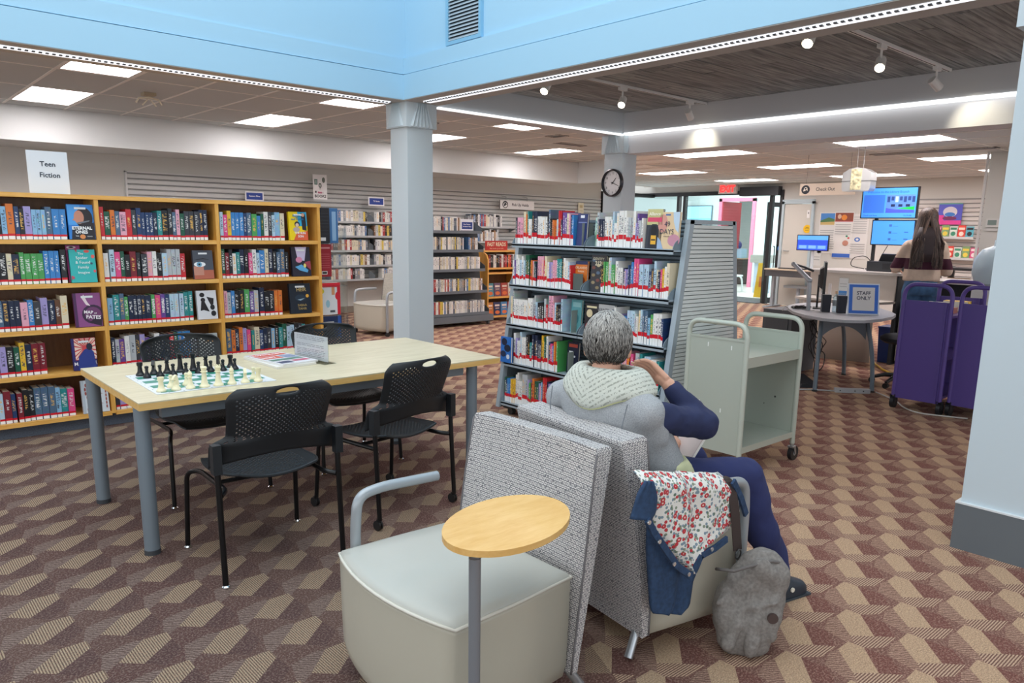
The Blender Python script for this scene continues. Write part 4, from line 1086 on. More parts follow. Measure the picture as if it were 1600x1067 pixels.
# ================================================================== BODIES
def capsule(b, p0, p1, r0, r1, n=14):
    p0, p1 = Vector(p0), Vector(p1); d = (p1-p0); L = d.length; d = d/L if L else Vector((0, 0, 1))
    pts = []; rr = []
    for k in range(4): a = PI/2*k/4; pts.append(p0-d*r0*math.cos(a)); rr.append(max(r0*math.sin(a), .001))
    for k in range(4): pts.append(p0+d*L*k/4); rr.append(r0+(r1-r0)*k/4)
    for k in range(5): a = PI/2*k/4; pts.append(p1+d*r1*math.sin(a)); rr.append(max(r1*math.cos(a), .001))
    b.tube(pts, rr, n)
def rball(b, c, r, R=None, n=16, m=10):
    """ellipsoid with rotation matrix R"""
    M0 = b.M; b.M = b.M @ Matrix.Translation(c) @ (R.to_4x4() if R else Matrix()); b.ball((0, 0, 0), r, n, m); b.M = M0
def blob(name, b, mats, parent, voxel=.01, smooth=3, noise=0, nscale=.1, sub=0):
    o = b.to(name, mats, parent)
    md = o.modifiers.new('remesh', 'REMESH'); md.mode = 'VOXEL'; md.voxel_size = voxel; md.use_smooth_shade = True
    md = o.modifiers.new('smooth', 'SMOOTH'); md.factor = .6; md.iterations = smooth
    if noise:
        tx = bpy.data.textures.new('folds', 'CLOUDS'); tx.noise_scale = nscale; tx.noise_depth = 2
        md = o.modifiers.new('folds', 'DISPLACE'); md.texture = tx; md.strength = noise; md.mid_level = .5; md.texture_coords = 'LOCAL'
        md = o.modifiers.new('smooth2', 'SMOOTH'); md.factor = .5; md.iterations = 1
    return o
def make_head(parent, c, yaw, s, skin, pitch=0):
    """head with brow, nose, mouth, chin, ears and eyes; faces local +x; s = half height"""
    R = Matrix.Rotation(yaw, 4, 'Z') @ Matrix.Rotation(pitch, 4, 'Y')
    M0 = Matrix.Translation(c) @ R
    b = B(M0)
    b.ball((-.008, 0, .018*s/.12), (.098*s/.12, .078*s/.12, .10*s/.12), 20, 12)
    k = s/.12
    b.ball((.035*k, 0, -.045*k), (.055*k, .052*k, .068*k), 16, 10)
    b.ball((.075*k, 0, -.098*k), (.018*k, .022*k, .014*k), 10, 6)
    capsule(b, (.088*k, 0, .02*k), (.108*k, 0, -.018*k), .009*k, .015*k, 10)
    capsule(b, (.082*k, -.018*k, -.052*k), (.082*k, .018*k, -.052*k), .010*k, .010*k, 8)
    capsule(b, (.078*k, -.035*k, .028*k), (.078*k, .035*k, .028*k), .012*k, .012*k, 8)
    capsule(b, (-.02*k, 0, -.06*k), (-.035*k, 0, -.15*k), .052*k, .056*k, 14)
    for sy in (-1, 1):
        rball(b, (-.004*k, sy*.079*k, -.008*k), (.020*k, .013*k, .034*k), Matrix.Rotation(sy*rad(-18), 3, 'Z'), 10, 7)
    h = blob('head', b, skin, parent, .006*k, 2)
    e = B(M0)
    for sy in (-1, 1): e.ball((.083*k, sy*.032*k, .008*k), .0105*k, 10, 7)
    e.to('eyes', mat('EDEDED', .2), h)
    e = B(M0)
    for sy in (-1, 1): e.ball((.0905*k, sy*.032*k, .008*k), .0045*k, 8, 5)
    e.to('pupils', mat('3A3028', .2), h)
    e = B(M0); e.tube([(.098*k, -.022*k, -.054*k), (.102*k, 0, -.055*k), (.098*k, .022*k, -.054*k)], .0028*k, 6); e.to('lips', mat('A8605A', .5), h)
    return h, M0
def make_hand(b, wrist, fwd, palm_n, s=1.0, curl=.5, side=1):
    """palm, four jointed fingers of unequal length and a thumb leaving the palm's side"""
    f = Vector(fwd).normalized(); n = Vector(palm_n); n = (n-f*n.dot(f)).normalized(); l = n.cross(f)*side
    w0 = Vector(wrist)
    capsule(b, w0, w0+f*.03*s, .024*s, .026*s, 10)
    for q in (-.026, -.009, .009, .026): capsule(b, w0+f*.02*s+l*q*.7*s, w0+f*.085*s+l*q*s, .015*s, .012*s, 8)
    for i, (q, L) in enumerate(((.030, .068), (.0105, .078), (-.0095, .073), (-.029, .056))):
        p = w0+f*.085*s+l*q*s; d = f.copy()
        for k, fr in enumerate((.45, .32, .23)):
            d = (d*math.cos(curl*(.7+.25*k)) + n*math.sin(curl*(.7+.25*k))).normalized()
            p1 = p+d*L*fr*s; capsule(b, p, p1, (.0092-.0008*k)*s, (.0084-.0010*k)*s, 8); p = p1
    p = w0+f*.03*s+l*.028*s; d = (f*.62+l*.72+n*.25).normalized()
    for k, (L, r) in enumerate(((.034, .0125), (.030, .0105), (.024, .0092))):
        p1 = p+d*L*s; capsule(b, p, p1, r*s, r*.9*s, 8); p = p1; d = (d*.85+f*.3+n*.22).normalized()

def heather(name, c1, c2, sc=260):
    m, nt, bs, n = newmat(name, .95); bs.inputs['Specular IOR Level'].default_value = .1
    tc = nt.nodes.new('ShaderNodeTexCoord')
    f = n.noise(tc.outputs['Object'], sc, 3)
    nt.links.new(n.mix(n.m('MULTIPLY', n.m('SUBTRACT', f, .3), 2.2), lin(c1), lin(c2)), bs.inputs['Base Color'])
    bp = nt.nodes.new('ShaderNodeBump'); bp.inputs['Strength'].default_value = .25; bp.inputs['Distance'].default_value = .003
    nt.links.new(n.noise(tc.outputs['Object'], 30, 4), bp.inputs['Height']); nt.links.new(bp.outputs[0], bs.inputs['Normal'])
    return m
def hair_material(name, dark, light, z0, z1, sc=1.0):
    m, nt, bs, n = newmat(name, .45)
    at_ = nt.nodes.new('ShaderNodeAttribute'); at_.attribute_name = 'tone'
    nt.links.new(n.mix(at_.outputs['Fac'], lin(dark), lin(light)), bs.inputs['Base Color'])
    return m
def strands(name, parent, mat_, roots, w_):
    """roots: list of (points, tone) - each a tapering ribbon with a little thickness of its own"""
    bm = bmesh.new(); lay = bm.verts.layers.float.new('tone')
    for pts, tone, nrm in roots:
        prev = None; L = len(pts)
        for i, p in enumerate(pts):
            d = (pts[min(i+1, L-1)]-pts[max(i-1, 0)]).normalized(); sd = d.cross(nrm).normalized()*w_*(1-.75*(i/(L-1))**2)
            a = bm.verts.new(p-sd); c = bm.verts.new(p+nrm*w_*.5); e = bm.verts.new(p+sd)
            for v_ in (a, c, e): v_[lay] = tone
            if prev:
                bm.faces.new((prev[0], prev[1], c, a)); bm.faces.new((prev[1], prev[2], e, c))
            prev = (a, c, e)
    me = bpy.data.meshes.new(name); bm.to_mesh(me); bm.free(); me.materials.append(mat_); me.shade_smooth()
    o = link(name, me, parent); o['kind'] = 'stuff'; return o

# ---- the reader in the lounge chair
SKIN = mat('D9A78E', .5, var=.05, vs=20)
rd = thing('person', 'grey-haired person in a grey sleeveless hooded top reading in the lounge chair', 'person', (2.15, 1.82, .45))
rd_M = Matrix.Translation((-2.15, -1.82, -.45))
def rb(): return B(rd_M)
HC_ = Vector((2.105, 1.862, 1.094))
# continuous body under the clothes
b = rb()
capsule(b, (2.22, 1.80, .54), (2.12, 1.83, .86), .12, .12); capsule(b, (2.10, 1.85, .93), (2.10, 1.86, 1.03), .055, .052)
capsule(b, (2.11, 1.98, .90), (2.10, 1.72, .90), .055, .055)
EL, WR = Vector((2.395, 1.620, .802)), Vector((2.315, 1.738, .950))
capsule(b, (2.11, 1.66, .89), EL, .040, .038); capsule(b, EL, WR, .040, .028)
EL2, WR2 = Vector((2.28, 2.10, .70)), Vector((2.44, 1.93, .665))
capsule(b, (2.11, 2.04, .88), EL2, .040, .038); capsule(b, EL2, WR2, .040, .028)
capsule(b, (2.24, 1.70, .57), (2.60, 1.56, .555), .07, .052); capsule(b, (2.60, 1.56, .555), (2.79, 1.478, .11), .045, .034)
capsule(b, (2.26, 1.90, .57), (2.60, 1.84, .555), .07, .052); capsule(b, (2.62, 1.84, .555), (2.66, 1.84, .11), .052, .036)
capsule(b, (2.80, 1.478, .05), (2.92, 1.45, .032), .024, .018); capsule(b, (2.67, 1.84, .05), (2.79, 1.83, .032), .024, .018)
body = blob('body', b, SKIN, rd, .011, 3)
b = rb(); make_hand(b, WR, (-.28, .70, .62), (-.75, .2, -.2), 1.0, .42, side=1)
blob('hand', b, SKIN, rd, .0042, 2)
b = rb(); make_hand(b, WR2, (.45, -.8, .25), (.2, .1, -.9), 1.0, .6, side=1)
blob('hand', b, SKIN, rd, .0045, 2)
hd, HM = make_head(rd, HC_-Vector((2.15, 1.82, .45)), rad(33), .118, SKIN, rad(10))
# hair: short grey crop, every lock follows the skull
random.seed(21)
M_HAIRG = hair_material('grey_hair', '24211F', 'B9B6B0', 0, 1)
cap = B(HM); cap.ball((-.014, 0, .026), (.100, .083, .102), 22, 14)
# cut away the face and keep the skull cap
for v_ in list(cap.bm.verts):
    lc = HM.inverted() @ v_.co
    if lc.z < .05 and lc.x > .035 or lc.z < -.075 or (lc.z < .0 and abs(lc.y) > .05 and lc.x > -.02): cap.bm.verts.remove(v_)
cap.to('hair_cap', mat('3A3634', .7), hd, smooth=2)
rt = []
for k in range(3400):
    th = random.uniform(0, 2*PI); ph = math.acos(random.uniform(-.62, 1)); 
    c0 = Vector((math.sin(ph)*math.cos(th), math.sin(ph)*math.sin(th), math.cos(ph)))
    E_ = Vector((.104, .087, .106)); ctr = Vector((-.014, 0, .026))
    p = Vector((c0.x*E_.x, c0.y*E_.y, c0.z*E_.z))+ctr
    if p.x > .045 and p.z < .085: continue
    if p.z < .012 and abs(p.y) > .048 and p.x > -.030: continue
    nrm = Vector((c0.x/E_.x, c0.y/E_.y, c0.z/E_.z)).normalized()
    crown = Vector((-.03, .008, .135)); d = (p-crown); d = (d-nrm*d.dot(nrm)); d = d.normalized() if d.length > 1e-4 else Vector((1, 0, 0))
    d = (d+Vector((0, 0, -.35))+.28*Vector((random.gauss(0, 1), random.gauss(0, 1), random.gauss(0, .6)))); d = (d-nrm*d.dot(nrm)).normalized()
    L = random.uniform(.022, .046); pts = []; q = p.copy()
    for i in range(5):
        pts.append(HM @ (q+nrm*(.002+.003*math.sin(i))))
        q = q+d*L/4; u_ = Vector(((q-ctr).x/E_.x, (q-ctr).y/E_.y, (q-ctr).z/E_.z)); q = ctr+(q-ctr)/u_.length*(1.0+.012*i)
    tone = max(0, min(1, .30+.48*(p.z-.02)/.1+random.gauss(0, .24)-(.15 if p.z < -.02 else 0)))
    rt.append((pts, tone, (HM.to_3x3() @ nrm)))
strands('hair', hd, M_HAIRG, rt, .0019)

# grey sleeveless sweatshirt
M_VEST = heather('grey_marl_fleece', '94989C', 'B8BBBE'); M_NAVY = mat('232C52', .8, var=.12, vs=6, bump=.25, bs=9); M_TROU = mat('272F5E', .85, var=.1, vs=5, bump=.3, bs=8)
def tring(b, c, a, w_, yaw, n=24, p=2.3):
    out = []
    for k in range(n):
        t = 2*PI*k/n; cx_, sx_ = math.cos(t), math.sin(t)
        x_ = a*abs(cx_)**(2/p)*(1 if cx_ > 0 else -1); y_ = w_*abs(sx_)**(2/p)*(1 if sx_ > 0 else -1)
        out.append((c[0]+x_*math.cos(yaw)-y_*math.sin(yaw), c[1]+x_*math.sin(yaw)+y_*math.cos(yaw), c[2]))
    return out
b = rb(); yw = rad(8)
loft(b, [tring(b, c, a, w_, yw) for c, a, w_ in (((2.235, 1.795, .49), .155, .20), ((2.23, 1.795, .54), .165, .21), ((2.215, 1.80, .62), .165, .215), ((2.185, 1.81, .70), .16, .21),
     ((2.14, 1.82, .78), .155, .215), ((2.12, 1.83, .85), .142, .225), ((2.10, 1.84, .90), .125, .225), ((2.095, 1.85, .945), .10, .18), ((2.09, 1.855, .985), .07, .10))])
capsule(b, (2.10, 1.96, .900), (2.10, 2.085, .868), .082, .070); capsule(b, (2.09, 1.74, .905), (2.085, 1.645, .885), .082, .068)
capsule(b, (2.10, 1.655, .88), (2.13, 1.64, .80), .062, .056)
capsule(b, (2.10, 2.09, .865), (2.13, 2.10, .79), .068, .062)
vest = blob('sleeveless_top', b, M_VEST, rd, .010, 16, .020, .14)
b = rb()
for y0, y1 in ((1.70, 1.66),):
    b.tube([(1.985, 1.655, .93), (1.972, 1.665, .85), (1.985, 1.665, .75), (2.0, 1.66, .66)], .0022, 6)
b.tube([(2.0, 2.045, .93), (1.985, 2.04, .86), (1.995, 2.035, .78)], .0022, 6)
b.to('seam', mat('7E848A', .9), vest)
# navy sleeves and trousers
b = rb()
capsule(b, (2.13, 1.645, .862), EL, .058, .060); capsule(b, EL, EL.lerp(WR, .80), .060, .040); rball(b, EL, (.066, .06, .062))
blob('sleeve', b, M_NAVY, rd, .009, 3, .018, .07)
b = rb(); capsule(b, (2.11, 2.06, .87), EL2, .060, .056); capsule(b, EL2, EL2.lerp(WR2, .85), .056, .040)
blob('sleeve', b, M_NAVY, rd, .010, 3, .018, .07)
b = rb()
capsule(b, (2.24, 1.90, .58), (2.22, 1.70, .58), .11, .11)
capsule(b, (2.25, 1.70, .575), (2.61, 1.555, .560), .098, .082); capsule(b, (2.61, 1.555, .560), (2.70, 1.51, .32), .080, .070); capsule(b, (2.70, 1.505, .32), (2.785, 1.48, .145), .070, .062)
capsule(b, (2.27, 1.90, .575), (2.62, 1.84, .56), .098, .082); capsule(b, (2.62, 1.84, .555), (2.655, 1.84, .145), .080, .062)
blob('trousers', b, M_TROU, rd, .011, 4, .022, .10)
for (ax, ay), yaw in (((2.80, 1.478), -12), ((2.68, 1.84), -4)):
    b = B(rd_M @ Matrix.Translation((ax, ay, 0)) @ Matrix.Rotation(rad(yaw), 4, 'Z'))
    loft(b, [[(x_*k+dx, y_*k2, z) for x_, y_ in rrect(.255, .092, .045, 5)] for z, k, k2, dx in ((.002, .97, .95, .04), (.012, 1, 1, .04), (.035, 1, 1, .04), (.055, .93, .95, .032), (.075, .72, .82, .01), (.092, .50, .7, -.015), (.10, .44, .62, -.022))])
    sh = blob('shoe', b, mat('24303C', .45), rd, .006, 2)
    B(b.M).lathe([(0, 0), (.009, 0), (.009, .004), (0, .005)], (.01, -.047, .05), 10).to('button', mat('E8E4D2', .4), sh) if False else None
    q = B(rd_M @ Matrix.Translation((ax, ay, 0)) @ Matrix.Rotation(rad(yaw), 4, 'Z')); q.cyl((.045, -.046, .050), (.045, -.052, .050), .010, n=14); q.to('button', mat('E9E6D6', .4), sh)
    q = B(rd_M @ Matrix.Translation((ax, ay, 0)) @ Matrix.Rotation(rad(yaw), 4, 'Z')); q.box(-.08, .165, -.049, .049, .001, .010); q.to('sole', mat('3B444C', .6), sh, bevel=.003)
# pale shirt hem
b = rb(); loft(b, [tring(b, (2.28, 1.76, .52), .14, .20, yw), tring(b, (2.26, 1.765, .60), .145, .20, yw), tring(b, (2.22, 1.78, .68), .13, .19, yw)])
o = blob('shirt_hem', b, mat('DDE0B4', .9, var=.1, vs=12), rd, .010, 3, .015, .06)
# knitted hood lying on the shoulders
def hood_pt(th, t):
    bk = max(0, math.cos(th-PI)); fr = max(0, math.cos(th))
    r0, r1 = .080, .172
    r = r0+(r1-r0)*(t**.85) - .012*smooth(.85, 1, t)
    z = 1.012+.014*math.sin(PI*min(1, t*1.25))-.070*t**1.6-.070*bk**5*t**2 - .03*fr*t
    z -= .010*math.sin(3*th+1)*t
    x_ = r*math.cos(th)*(.80 if math.cos(th) < 0 else .75); y_ = r*math.sin(th)*1.15
    return (2.098+x_*math.cos(yw)-y_*math.sin(yw), 1.840+x_*math.sin(yw)+y_*math.cos(yw), z+.006)
m_, nt_, bs_, n_ = newmat('cable_knit', .95)
tc_ = nt_.nodes.new('ShaderNodeTexCoord'); S_ = n_.sep(tc_.outputs['Object'])
yy_ = n_.m('SUBTRACT', S_[1], .03)
dg_ = n_.m('ADD', n_.m('MULTIPLY', n_.m('ABSOLUTE', yy_), -.9), n_.m('MULTIPLY', S_[2], 1.2))
wv_ = n_.m('FRACT', n_.m('MULTIPLY', dg_, 40.0))
ln_ = n_.m('MULTIPLY', n_.m('GREATER_THAN', wv_, .62), n_.m('GREATER_THAN', n_.noise(tc_.outputs['Object'], 130, 1), .48))
nt_.links.new(n_.mix(n_.m('MULTIPLY', ln_, .75), n_.mix(n_.noise(tc_.outputs['Object'], 60, 2), lin('BFC4BC'), lin('D6D9CD')), lin('8B9086')), bs_.inputs['Base Color'])
bp_ = nt_.nodes.new('ShaderNodeBump'); bp_.inputs['Strength'].default_value = .5; bp_.inputs['Distance'].default_value = .004; bp_.invert = True
nt_.links.new(ln_, bp_.inputs['Height']); nt_.links.new(bp_.outputs[0], bs_.inputs['Normal'])
b = rb(); NT, NR = 56, 14
g_ = [[b.v(hood_pt(2*PI*i/NT, j/NR)) for i in range(NT)] for j in range(NR+1)]
for j in range(NR):
    for i in range(NT): b.face([g_[j][i], g_[j][(i+1) % NT], g_[j+1][(i+1) % NT], g_[j+1][i]])
hood = b.to('hood', m_, rd, smooth=2); md = hood.modifiers.new('thick', 'SOLIDIFY'); md.thickness = .016; md.offset = 0
b = rb(); b.tube([hood_pt(2*PI*i/NT, 1.0) for i in range(NT)], .006, 6, closed=True); b.to('hood_trim', mat('D3D6A0', .8), hood, smooth=2)
# the book being read
bk2 = thing('open_book', 'open paperback held in the lap of the grey-haired reader', 'book', (2.52, 1.745, .70), rad(20), rot=(rad(35), rad(12), rad(60)))
B().box(-.11, 0, -.002, .008, -.09, .09).box(0, .11, -.002, .008, -.09, .09).to('pages', mat('F0EDE6', .7), bk2)
B().box(-.112, .112, .008, .011, -.092, .092).to('cover', mat('C8B6B0', .5), bk2)

# ---- floral lined denim jacket over the chair arm
M_DEN = mat('2B4363', .9, var=.25, vs=60, bump=.5, bs=22)
m_, nt_, bs_, n_ = newmat('floral_lining', .85)
tc_ = nt_.nodes.new('ShaderNodeTexCoord')
def vor(scale, off):
    v = nt_.nodes.new('ShaderNodeTexVoronoi'); v.inputs['Scale'].default_value = scale
    mp = nt_.nodes.new('ShaderNodeMapping'); mp.inputs['Location'].default_value = (off, off*.7, off*1.3)
    nt_.links.new(tc_.outputs['Object'], mp.inputs[0]); nt_.links.new(mp.outputs[0], v.inputs['Vector']); return v
v1, v2, v3 = vor(46, 0), vor(58, 3.3), vor(64, 7.1)
rr = n_.m('LESS_THAN', v1.outputs['Distance'], .44); rc = n_.m('LESS_THAN', v1.outputs['Distance'], .16)
pick = n_.m('GREATER_THAN', n_.sep(v1.outputs['Color'])[0], .42)
c_ = n_.mix(n_.m('MULTIPLY', n_.m('LESS_THAN', v3.outputs['Distance'], .38), .85), lin('E9E8E2'), lin('5E7F93'))
c_ = n_.mix(n_.m('MULTIPLY', n_.m('LESS_THAN', v2.outputs['Distance'], .33), .8), c_, lin('58704E'))
c_ = n_.mix(n_.m('MULTIPLY', rr, pick), c_, lin('C33A42')); c_ = n_.mix(n_.m('MULTIPLY', rc, pick), c_, lin('F0D8CC'))
nt_.links.new(c_, bs_.inputs['Base Color'])
M_FLOR = m_
jk = thing('jacket', 'quilted denim jacket with red floral lining draped over the chair arm', 'jacket', (2.1, 1.44, .40))
JY = 1.452
def jp(px, py, dy=0.0):
    p = at(px, py, 1, JY+dy); return Vector((p.x-2.1, JY+dy-1.44, p.z-.40))
def drape(name, Lc, Rc, m, nu, nv, amp, k, dy=0.0, ph=0.0, thick=.008, top=0.0):
    """cloth between a left and a right edge line, with folds that deepen downwards"""
    def interp(C, t):
        f = t*(len(C)-1); i = min(int(f), len(C)-2); w = f-i; return (C[i][0]*(1-w)+C[i+1][0]*w, C[i][1]*(1-w)+C[i+1][1]*w)
    b = B(); g = []
    for j in range(nv+1):
        t = j/nv; a, c = interp(Lc, t), interp(Rc, t); row = []
        for i in range(nu+1):
            s = i/nu; q = jp(a[0]*(1-s)+c[0]*s, a[1]*(1-s)+c[1]*s, dy)
            q.y += amp*(.35+t)*math.sin(k*s*PI+ph+1.3*t)+.5*amp*math.sin(k*1.9*s*PI+3*t+ph)
            q.y += top*max(0, 1-t*5)**2
            row.append(b.v(q))
        g.append(row)
    for j in range(nv):
        for i in range(nu): b.face([g[j][i], g[j][i+1], g[j+1][i+1], g[j+1][i]])
    o = b.to(name, m, jk, smooth=2); md = o.modifiers.new('t', 'SOLIDIFY'); md.thickness = thick; md.offset = 0
    return o
drape('denim_body', [(1012, 770), (1015, 800), (1014, 860), (1017, 905), (1020, 950), (1022, 958)], [(1090, 800), (1096, 850), (1092, 880), (1080, 905), (1074, 945), (1060, 960)], M_DEN, 16, 18, .007, 3, dy=.012, thick=.016)
drape('floral_lining', [(1012, 742), (1008, 762), (1022, 790), (1030, 830), (1048, 858), (1076, 892)], [(1142, 744), (1156, 770), (1163, 806), (1143, 832), (1106, 858), (1082, 896)], M_FLOR, 34, 22, .015, 4.2, dy=-.018, ph=.6, thick=.006, top=.05)
drape('denim_collar', [(1010, 752), (1000, 770), (992, 800), (988, 812)], [(1018, 752), (1026, 775), (1026, 800), (1020, 812)], M_DEN, 8, 8, .006, 2, dy=-.02, thick=.012)
def edge_band(name, pts, dy):
    P = [jp(x_, y_, dy) for x_, y_ in pts]
    b = B()
    for a, c in zip(P, P[1:]):
        d = (c-a).normalized(); nn = Vector((-d.z, 0, d.x))*.012
        b.hexa([a-nn+Vector((0, -.004, 0)), c-nn+Vector((0, -.004, 0)), c-nn+Vector((0, .006, 0)), a-nn+Vector((0, .006, 0)), a+nn+Vector((0, -.004, 0)), c+nn+Vector((0, -.004, 0)), c+nn+Vector((0, .006, 0)), a+nn+Vector((0, .006, 0))])
    return b.to(name, M_DEN, jk)
edge_band('denim_edge', [(1012, 812), (1022, 832), (1040, 858), (1058, 884), (1080, 900)], -.035)
edge_band('denim_edge', [(1083, 896), (1096, 868), (1118, 856), (1136, 842)], -.035)
edge_band('denim_edge', [(1146, 752), (1158, 778), (1166, 804)], -.03)
b = B()
for q in ((1014, 816), (1030, 846), (1053, 881), (1076, 897), (1112, 858)):
    c = jp(*q, -.042); b.cyl(c, c+Vector((0, -.004, 0)), .0075, n=12)
b.to('snaps', mat('E5E7E8', .25, metal=.8), jk)['kind'] = 'stuff'

# ---- grey canvas bag hanging from the arm
bg = thing('shoulder_bag', 'slouchy grey canvas shoulder bag with a dark strap beside the lounge chair', 'bag', (2.355, 1.345, 0), rad(-52))
b = B()
loft(b, [[(x_*k+dx, y_*k2, z) for x_, y_ in rrect(.26, .15, .06, 5)] for z, k, k2, dx in ((.004, .60, .6, -.004), (.02, .70, .8, -.006), (.08, .82, .9, -.006), (.15, .95, .95, -.002), (.22, .98, .9, .006), (.28, .86, .75, .020), (.335, .66, .55, .034), (.375, .48, .38, .044), (.40, .30, .22, .046))])
for p_, q_, r_ in (((.035, -.052, .37), (-.075, -.078, .05), .017), ((.05, -.05, .36), (.005, -.080, .03), .015), ((.065, -.045, .34), (.085, -.066, .08), .016), ((.02, -.045, .36), (-.115, -.05, .20), .015), ((-.02, -.075, .20), (.09, -.072, .23), .012)): capsule(b, p_, q_, r_, r_*.8, 8)
bagb = blob('bag_body', b, heather('waxed_canvas', '7A7672', '94908C', 90), bg, .008, 4, .060, .16)
b = B(); b.cyl((.075, -.066, .17), (.077, -.080, .17), .019, n=18); o = b.to('leather_patch', mat('4A3B38', .6), bg)
b = B(); b.tube([(-.125, -.01, .31), (-.11, -.055, .33), (-.07, -.07, .335), (0, -.06, .36), (.06, -.045, .375), (.10, -.02, .36)], .006, 8); b.to('fold_rim', mat('6E6A68', .9), bg, smooth=2)
# strap in world space, over the arm tube
sp = [(2.345, 1.40, .375), (2.335, 1.405, .45), (2.325, 1.41, .53), (2.315, 1.422, .60), (2.312, 1.44, .642), (2.315, 1.475, .648), (2.325, 1.50, .60), (2.34, 1.502, .50)]
Mi = Matrix.Rotation(rad(52), 4, 'Z') @ Matrix.Translation((-2.355, -1.345, 0))
b = B(Mi); sp = fillet(sp, .03, 3)
for a, c in zip(sp, sp[1:]):
    w_ = Vector((.021, -.004, 0)); tck = Vector((0, .003, .001))
    b.hexa([a-w_, a+w_, a+w_+tck, a-w_+tck, c-w_, c+w_, c+w_+tck, c-w_+tck])
b.to('strap', mat('3B2F2C', .7), bg)
b = B(Mi); b.tube([Vector((2.345, 1.398, .36))+Vector((.018*math.cos(a), 0, .018*math.sin(a))) for a in [2*PI*k/14 for k in range(14)]], .003, 6, closed=True)
b.tube([(2.345, 1.395, .345), (2.352, 1.385, .30), (2.36, 1.38, .275)], .005, 8); b.to('strap_ring', mat('6F7174', .3, metal=1), bg)
# ================================================================== GREY A-FRAME SHELF WITH GRAPHIC NOVELS
random.seed(77)
M_SH = mat('A3B2BC', .4, metal=.25); M_SHD = mat('7F909B', .45, metal=.2); M_SLATG = mat('DCE4E4', .45, metal=.15)
gs = thing('shelving_unit', 'grey metal double-sided shelving on casters with slatted end panel', 'shelf', (0, 0, 0))
YA, YB = 3.06, 4.72          # right and left ends
def fx(z): return 3.985+.105*(z/1.4)     # leaning front plane of the frame
for yy, nm in ((YB, 'far'), (YA, 'near')):
    for s in (0, 1):
        def X(z): return (3.965+.150*z) if s == 0 else (4.915-.135*z)
        b = B(); w_ = .045
        b.hexa([(X(.06), yy-.02, .06), (X(.06)+w_, yy-.02, .06), (X(.06)+w_, yy+.02, .06), (X(.06), yy+.02, .06), (X(1.6), yy-.02, 1.6), (X(1.6)+w_, yy-.02, 1.6), (X(1.6)+w_, yy+.02, 1.6), (X(1.6), yy+.02, 1.6)])
        b.to('frame_post', M_SH, gs, bevel=.004)
    B().box(4.20, 4.73, yy-.02, yy+.02, 1.575, 1.603).to('top_rail', M_SH, gs, bevel=.003)
    B().box(4.0, 4.92, yy-.02, yy+.02, .06, .10).to('base_rail', M_SH, gs, bevel=.003)
    for cx_ in (4.06, 4.84):
        B().cyl((cx_-.02, yy+(.09 if yy < 4 else -.09), .03), (cx_+.02, yy+(.09 if yy < 4 else -.09), .03), .03, n=14).box(cx_-.01, cx_+.01, yy-.01 if yy < 4 else yy-.1, yy+.1 if yy < 4 else yy+.01, .04, .064).to('caster', mat('2A2C2E', .5), gs, smooth=True)
es = B().prism([(0, 0), (-.007, .0015), (-.007, .0225), (0, .0245)], 0, 1, axis=0).mesh('slat', M_SLATG)
z = .115
while z < 1.56:
    x0 = 3.965+.150*z+.045; x1 = 4.915-.135*z
    link('slat', es, gs, (x0, YA-.012, z), None, (x1-x0, 1, 1))
    link('slat', es, gs, (x1, YB+.012, z), PI, (x1-x0, 1, 1))
    z += .0275
B().box(4.02, 4.86, YA-.006, YA+.004, .1, 1.56).to('end_backing', mat('4D5458', .7), gs) if False else None
for q, yy in ((0, YA+.006), (1, YB-.006)):
    b = B(); b.hexa([(4.03, yy-.003, .1), (4.86, yy-.003, .1), (4.86, yy+.003, .1), (4.03, yy+.003, .1), (4.22, yy-.003, 1.57), (4.70, yy-.003, 1.57), (4.70, yy+.003, 1.57), (4.22, yy+.003, 1.57)])
    b.to('end_backing', mat('6F7A80', .7), gs)
# slatted back surfaces behind the books
bs2 = B().prism([(0, 0), (-.010, .003), (-.010, .020), (0, .023)], YA+.02, YB-.02, axis=1)
bs2 = B(); bs2.prism([(0, 0), (-.010, .003), (-.010, .020), (0, .023)], YA+.02, YB-.02, axis=1); bs2 = bs2.mesh('back_slat', M_SHD)
z = .12
while z < 1.60: link('back_slat', bs2, gs, (4.275+.06*z, 0, z)); z += .0275
b = B(); b.hexa([(4.285, YA+.02, .1), (4.30, YA+.02, .1), (4.30, YB-.02, .1), (4.285, YB-.02, .1), (4.375, YA+.02, 1.6), (4.39, YA+.02, 1.6), (4.39, YB-.02, 1.6), (4.375, YB-.02, 1.6)])
b.to('back_panel', mat('59656C', .7), gs)
GZ = [1.403, 1.077, .756, .438, .107]
YM = 3.885
plate = [(0, 0)] + [(.26-.26*math.cos(a), .115*math.sin(a)**.8) for a in [PI/2*k/9 for k in range(1, 10)]] + [(.26, 0)]
for r_, z in enumerate(GZ):
    X0 = fx(z)
    for (ya, yb) in ((YA+.025, YM-.005), (YM+.005, YB-.025)):
        sh_ = B().box(X0, X0+.24, ya, yb, z-.012, z).box(X0, X0+.008, ya, yb, z-.028, z+.006).to('shelf', M_SH, gs)
        for yy in (ya+.004, yb-.004):
            B().prism([(X0+px_, z-.01+pz_) for px_, pz_ in plate], yy-.002, yy+.002, axis=1).to('side_plate', M_SHD, sh_)
        B().box(X0+.06, X0+.18, (ya+yb)/2-.012, (ya+yb)/2+.012, z-.03, z-.012).to('shelf_bracket', M_SHD, sh_)
SHN = ['top', 'second', 'third', 'fourth', 'bottom']
_w_g = [4, 3, 3, 3, 3, 4, 3, 2, 2, 3, 3, 4, 1, 3, 4, 2, 3, 14, 8, 3, 5, 1, 7, 3]
grp = 'graphic novels on the grey shelving'
face_rz = rad(-90)
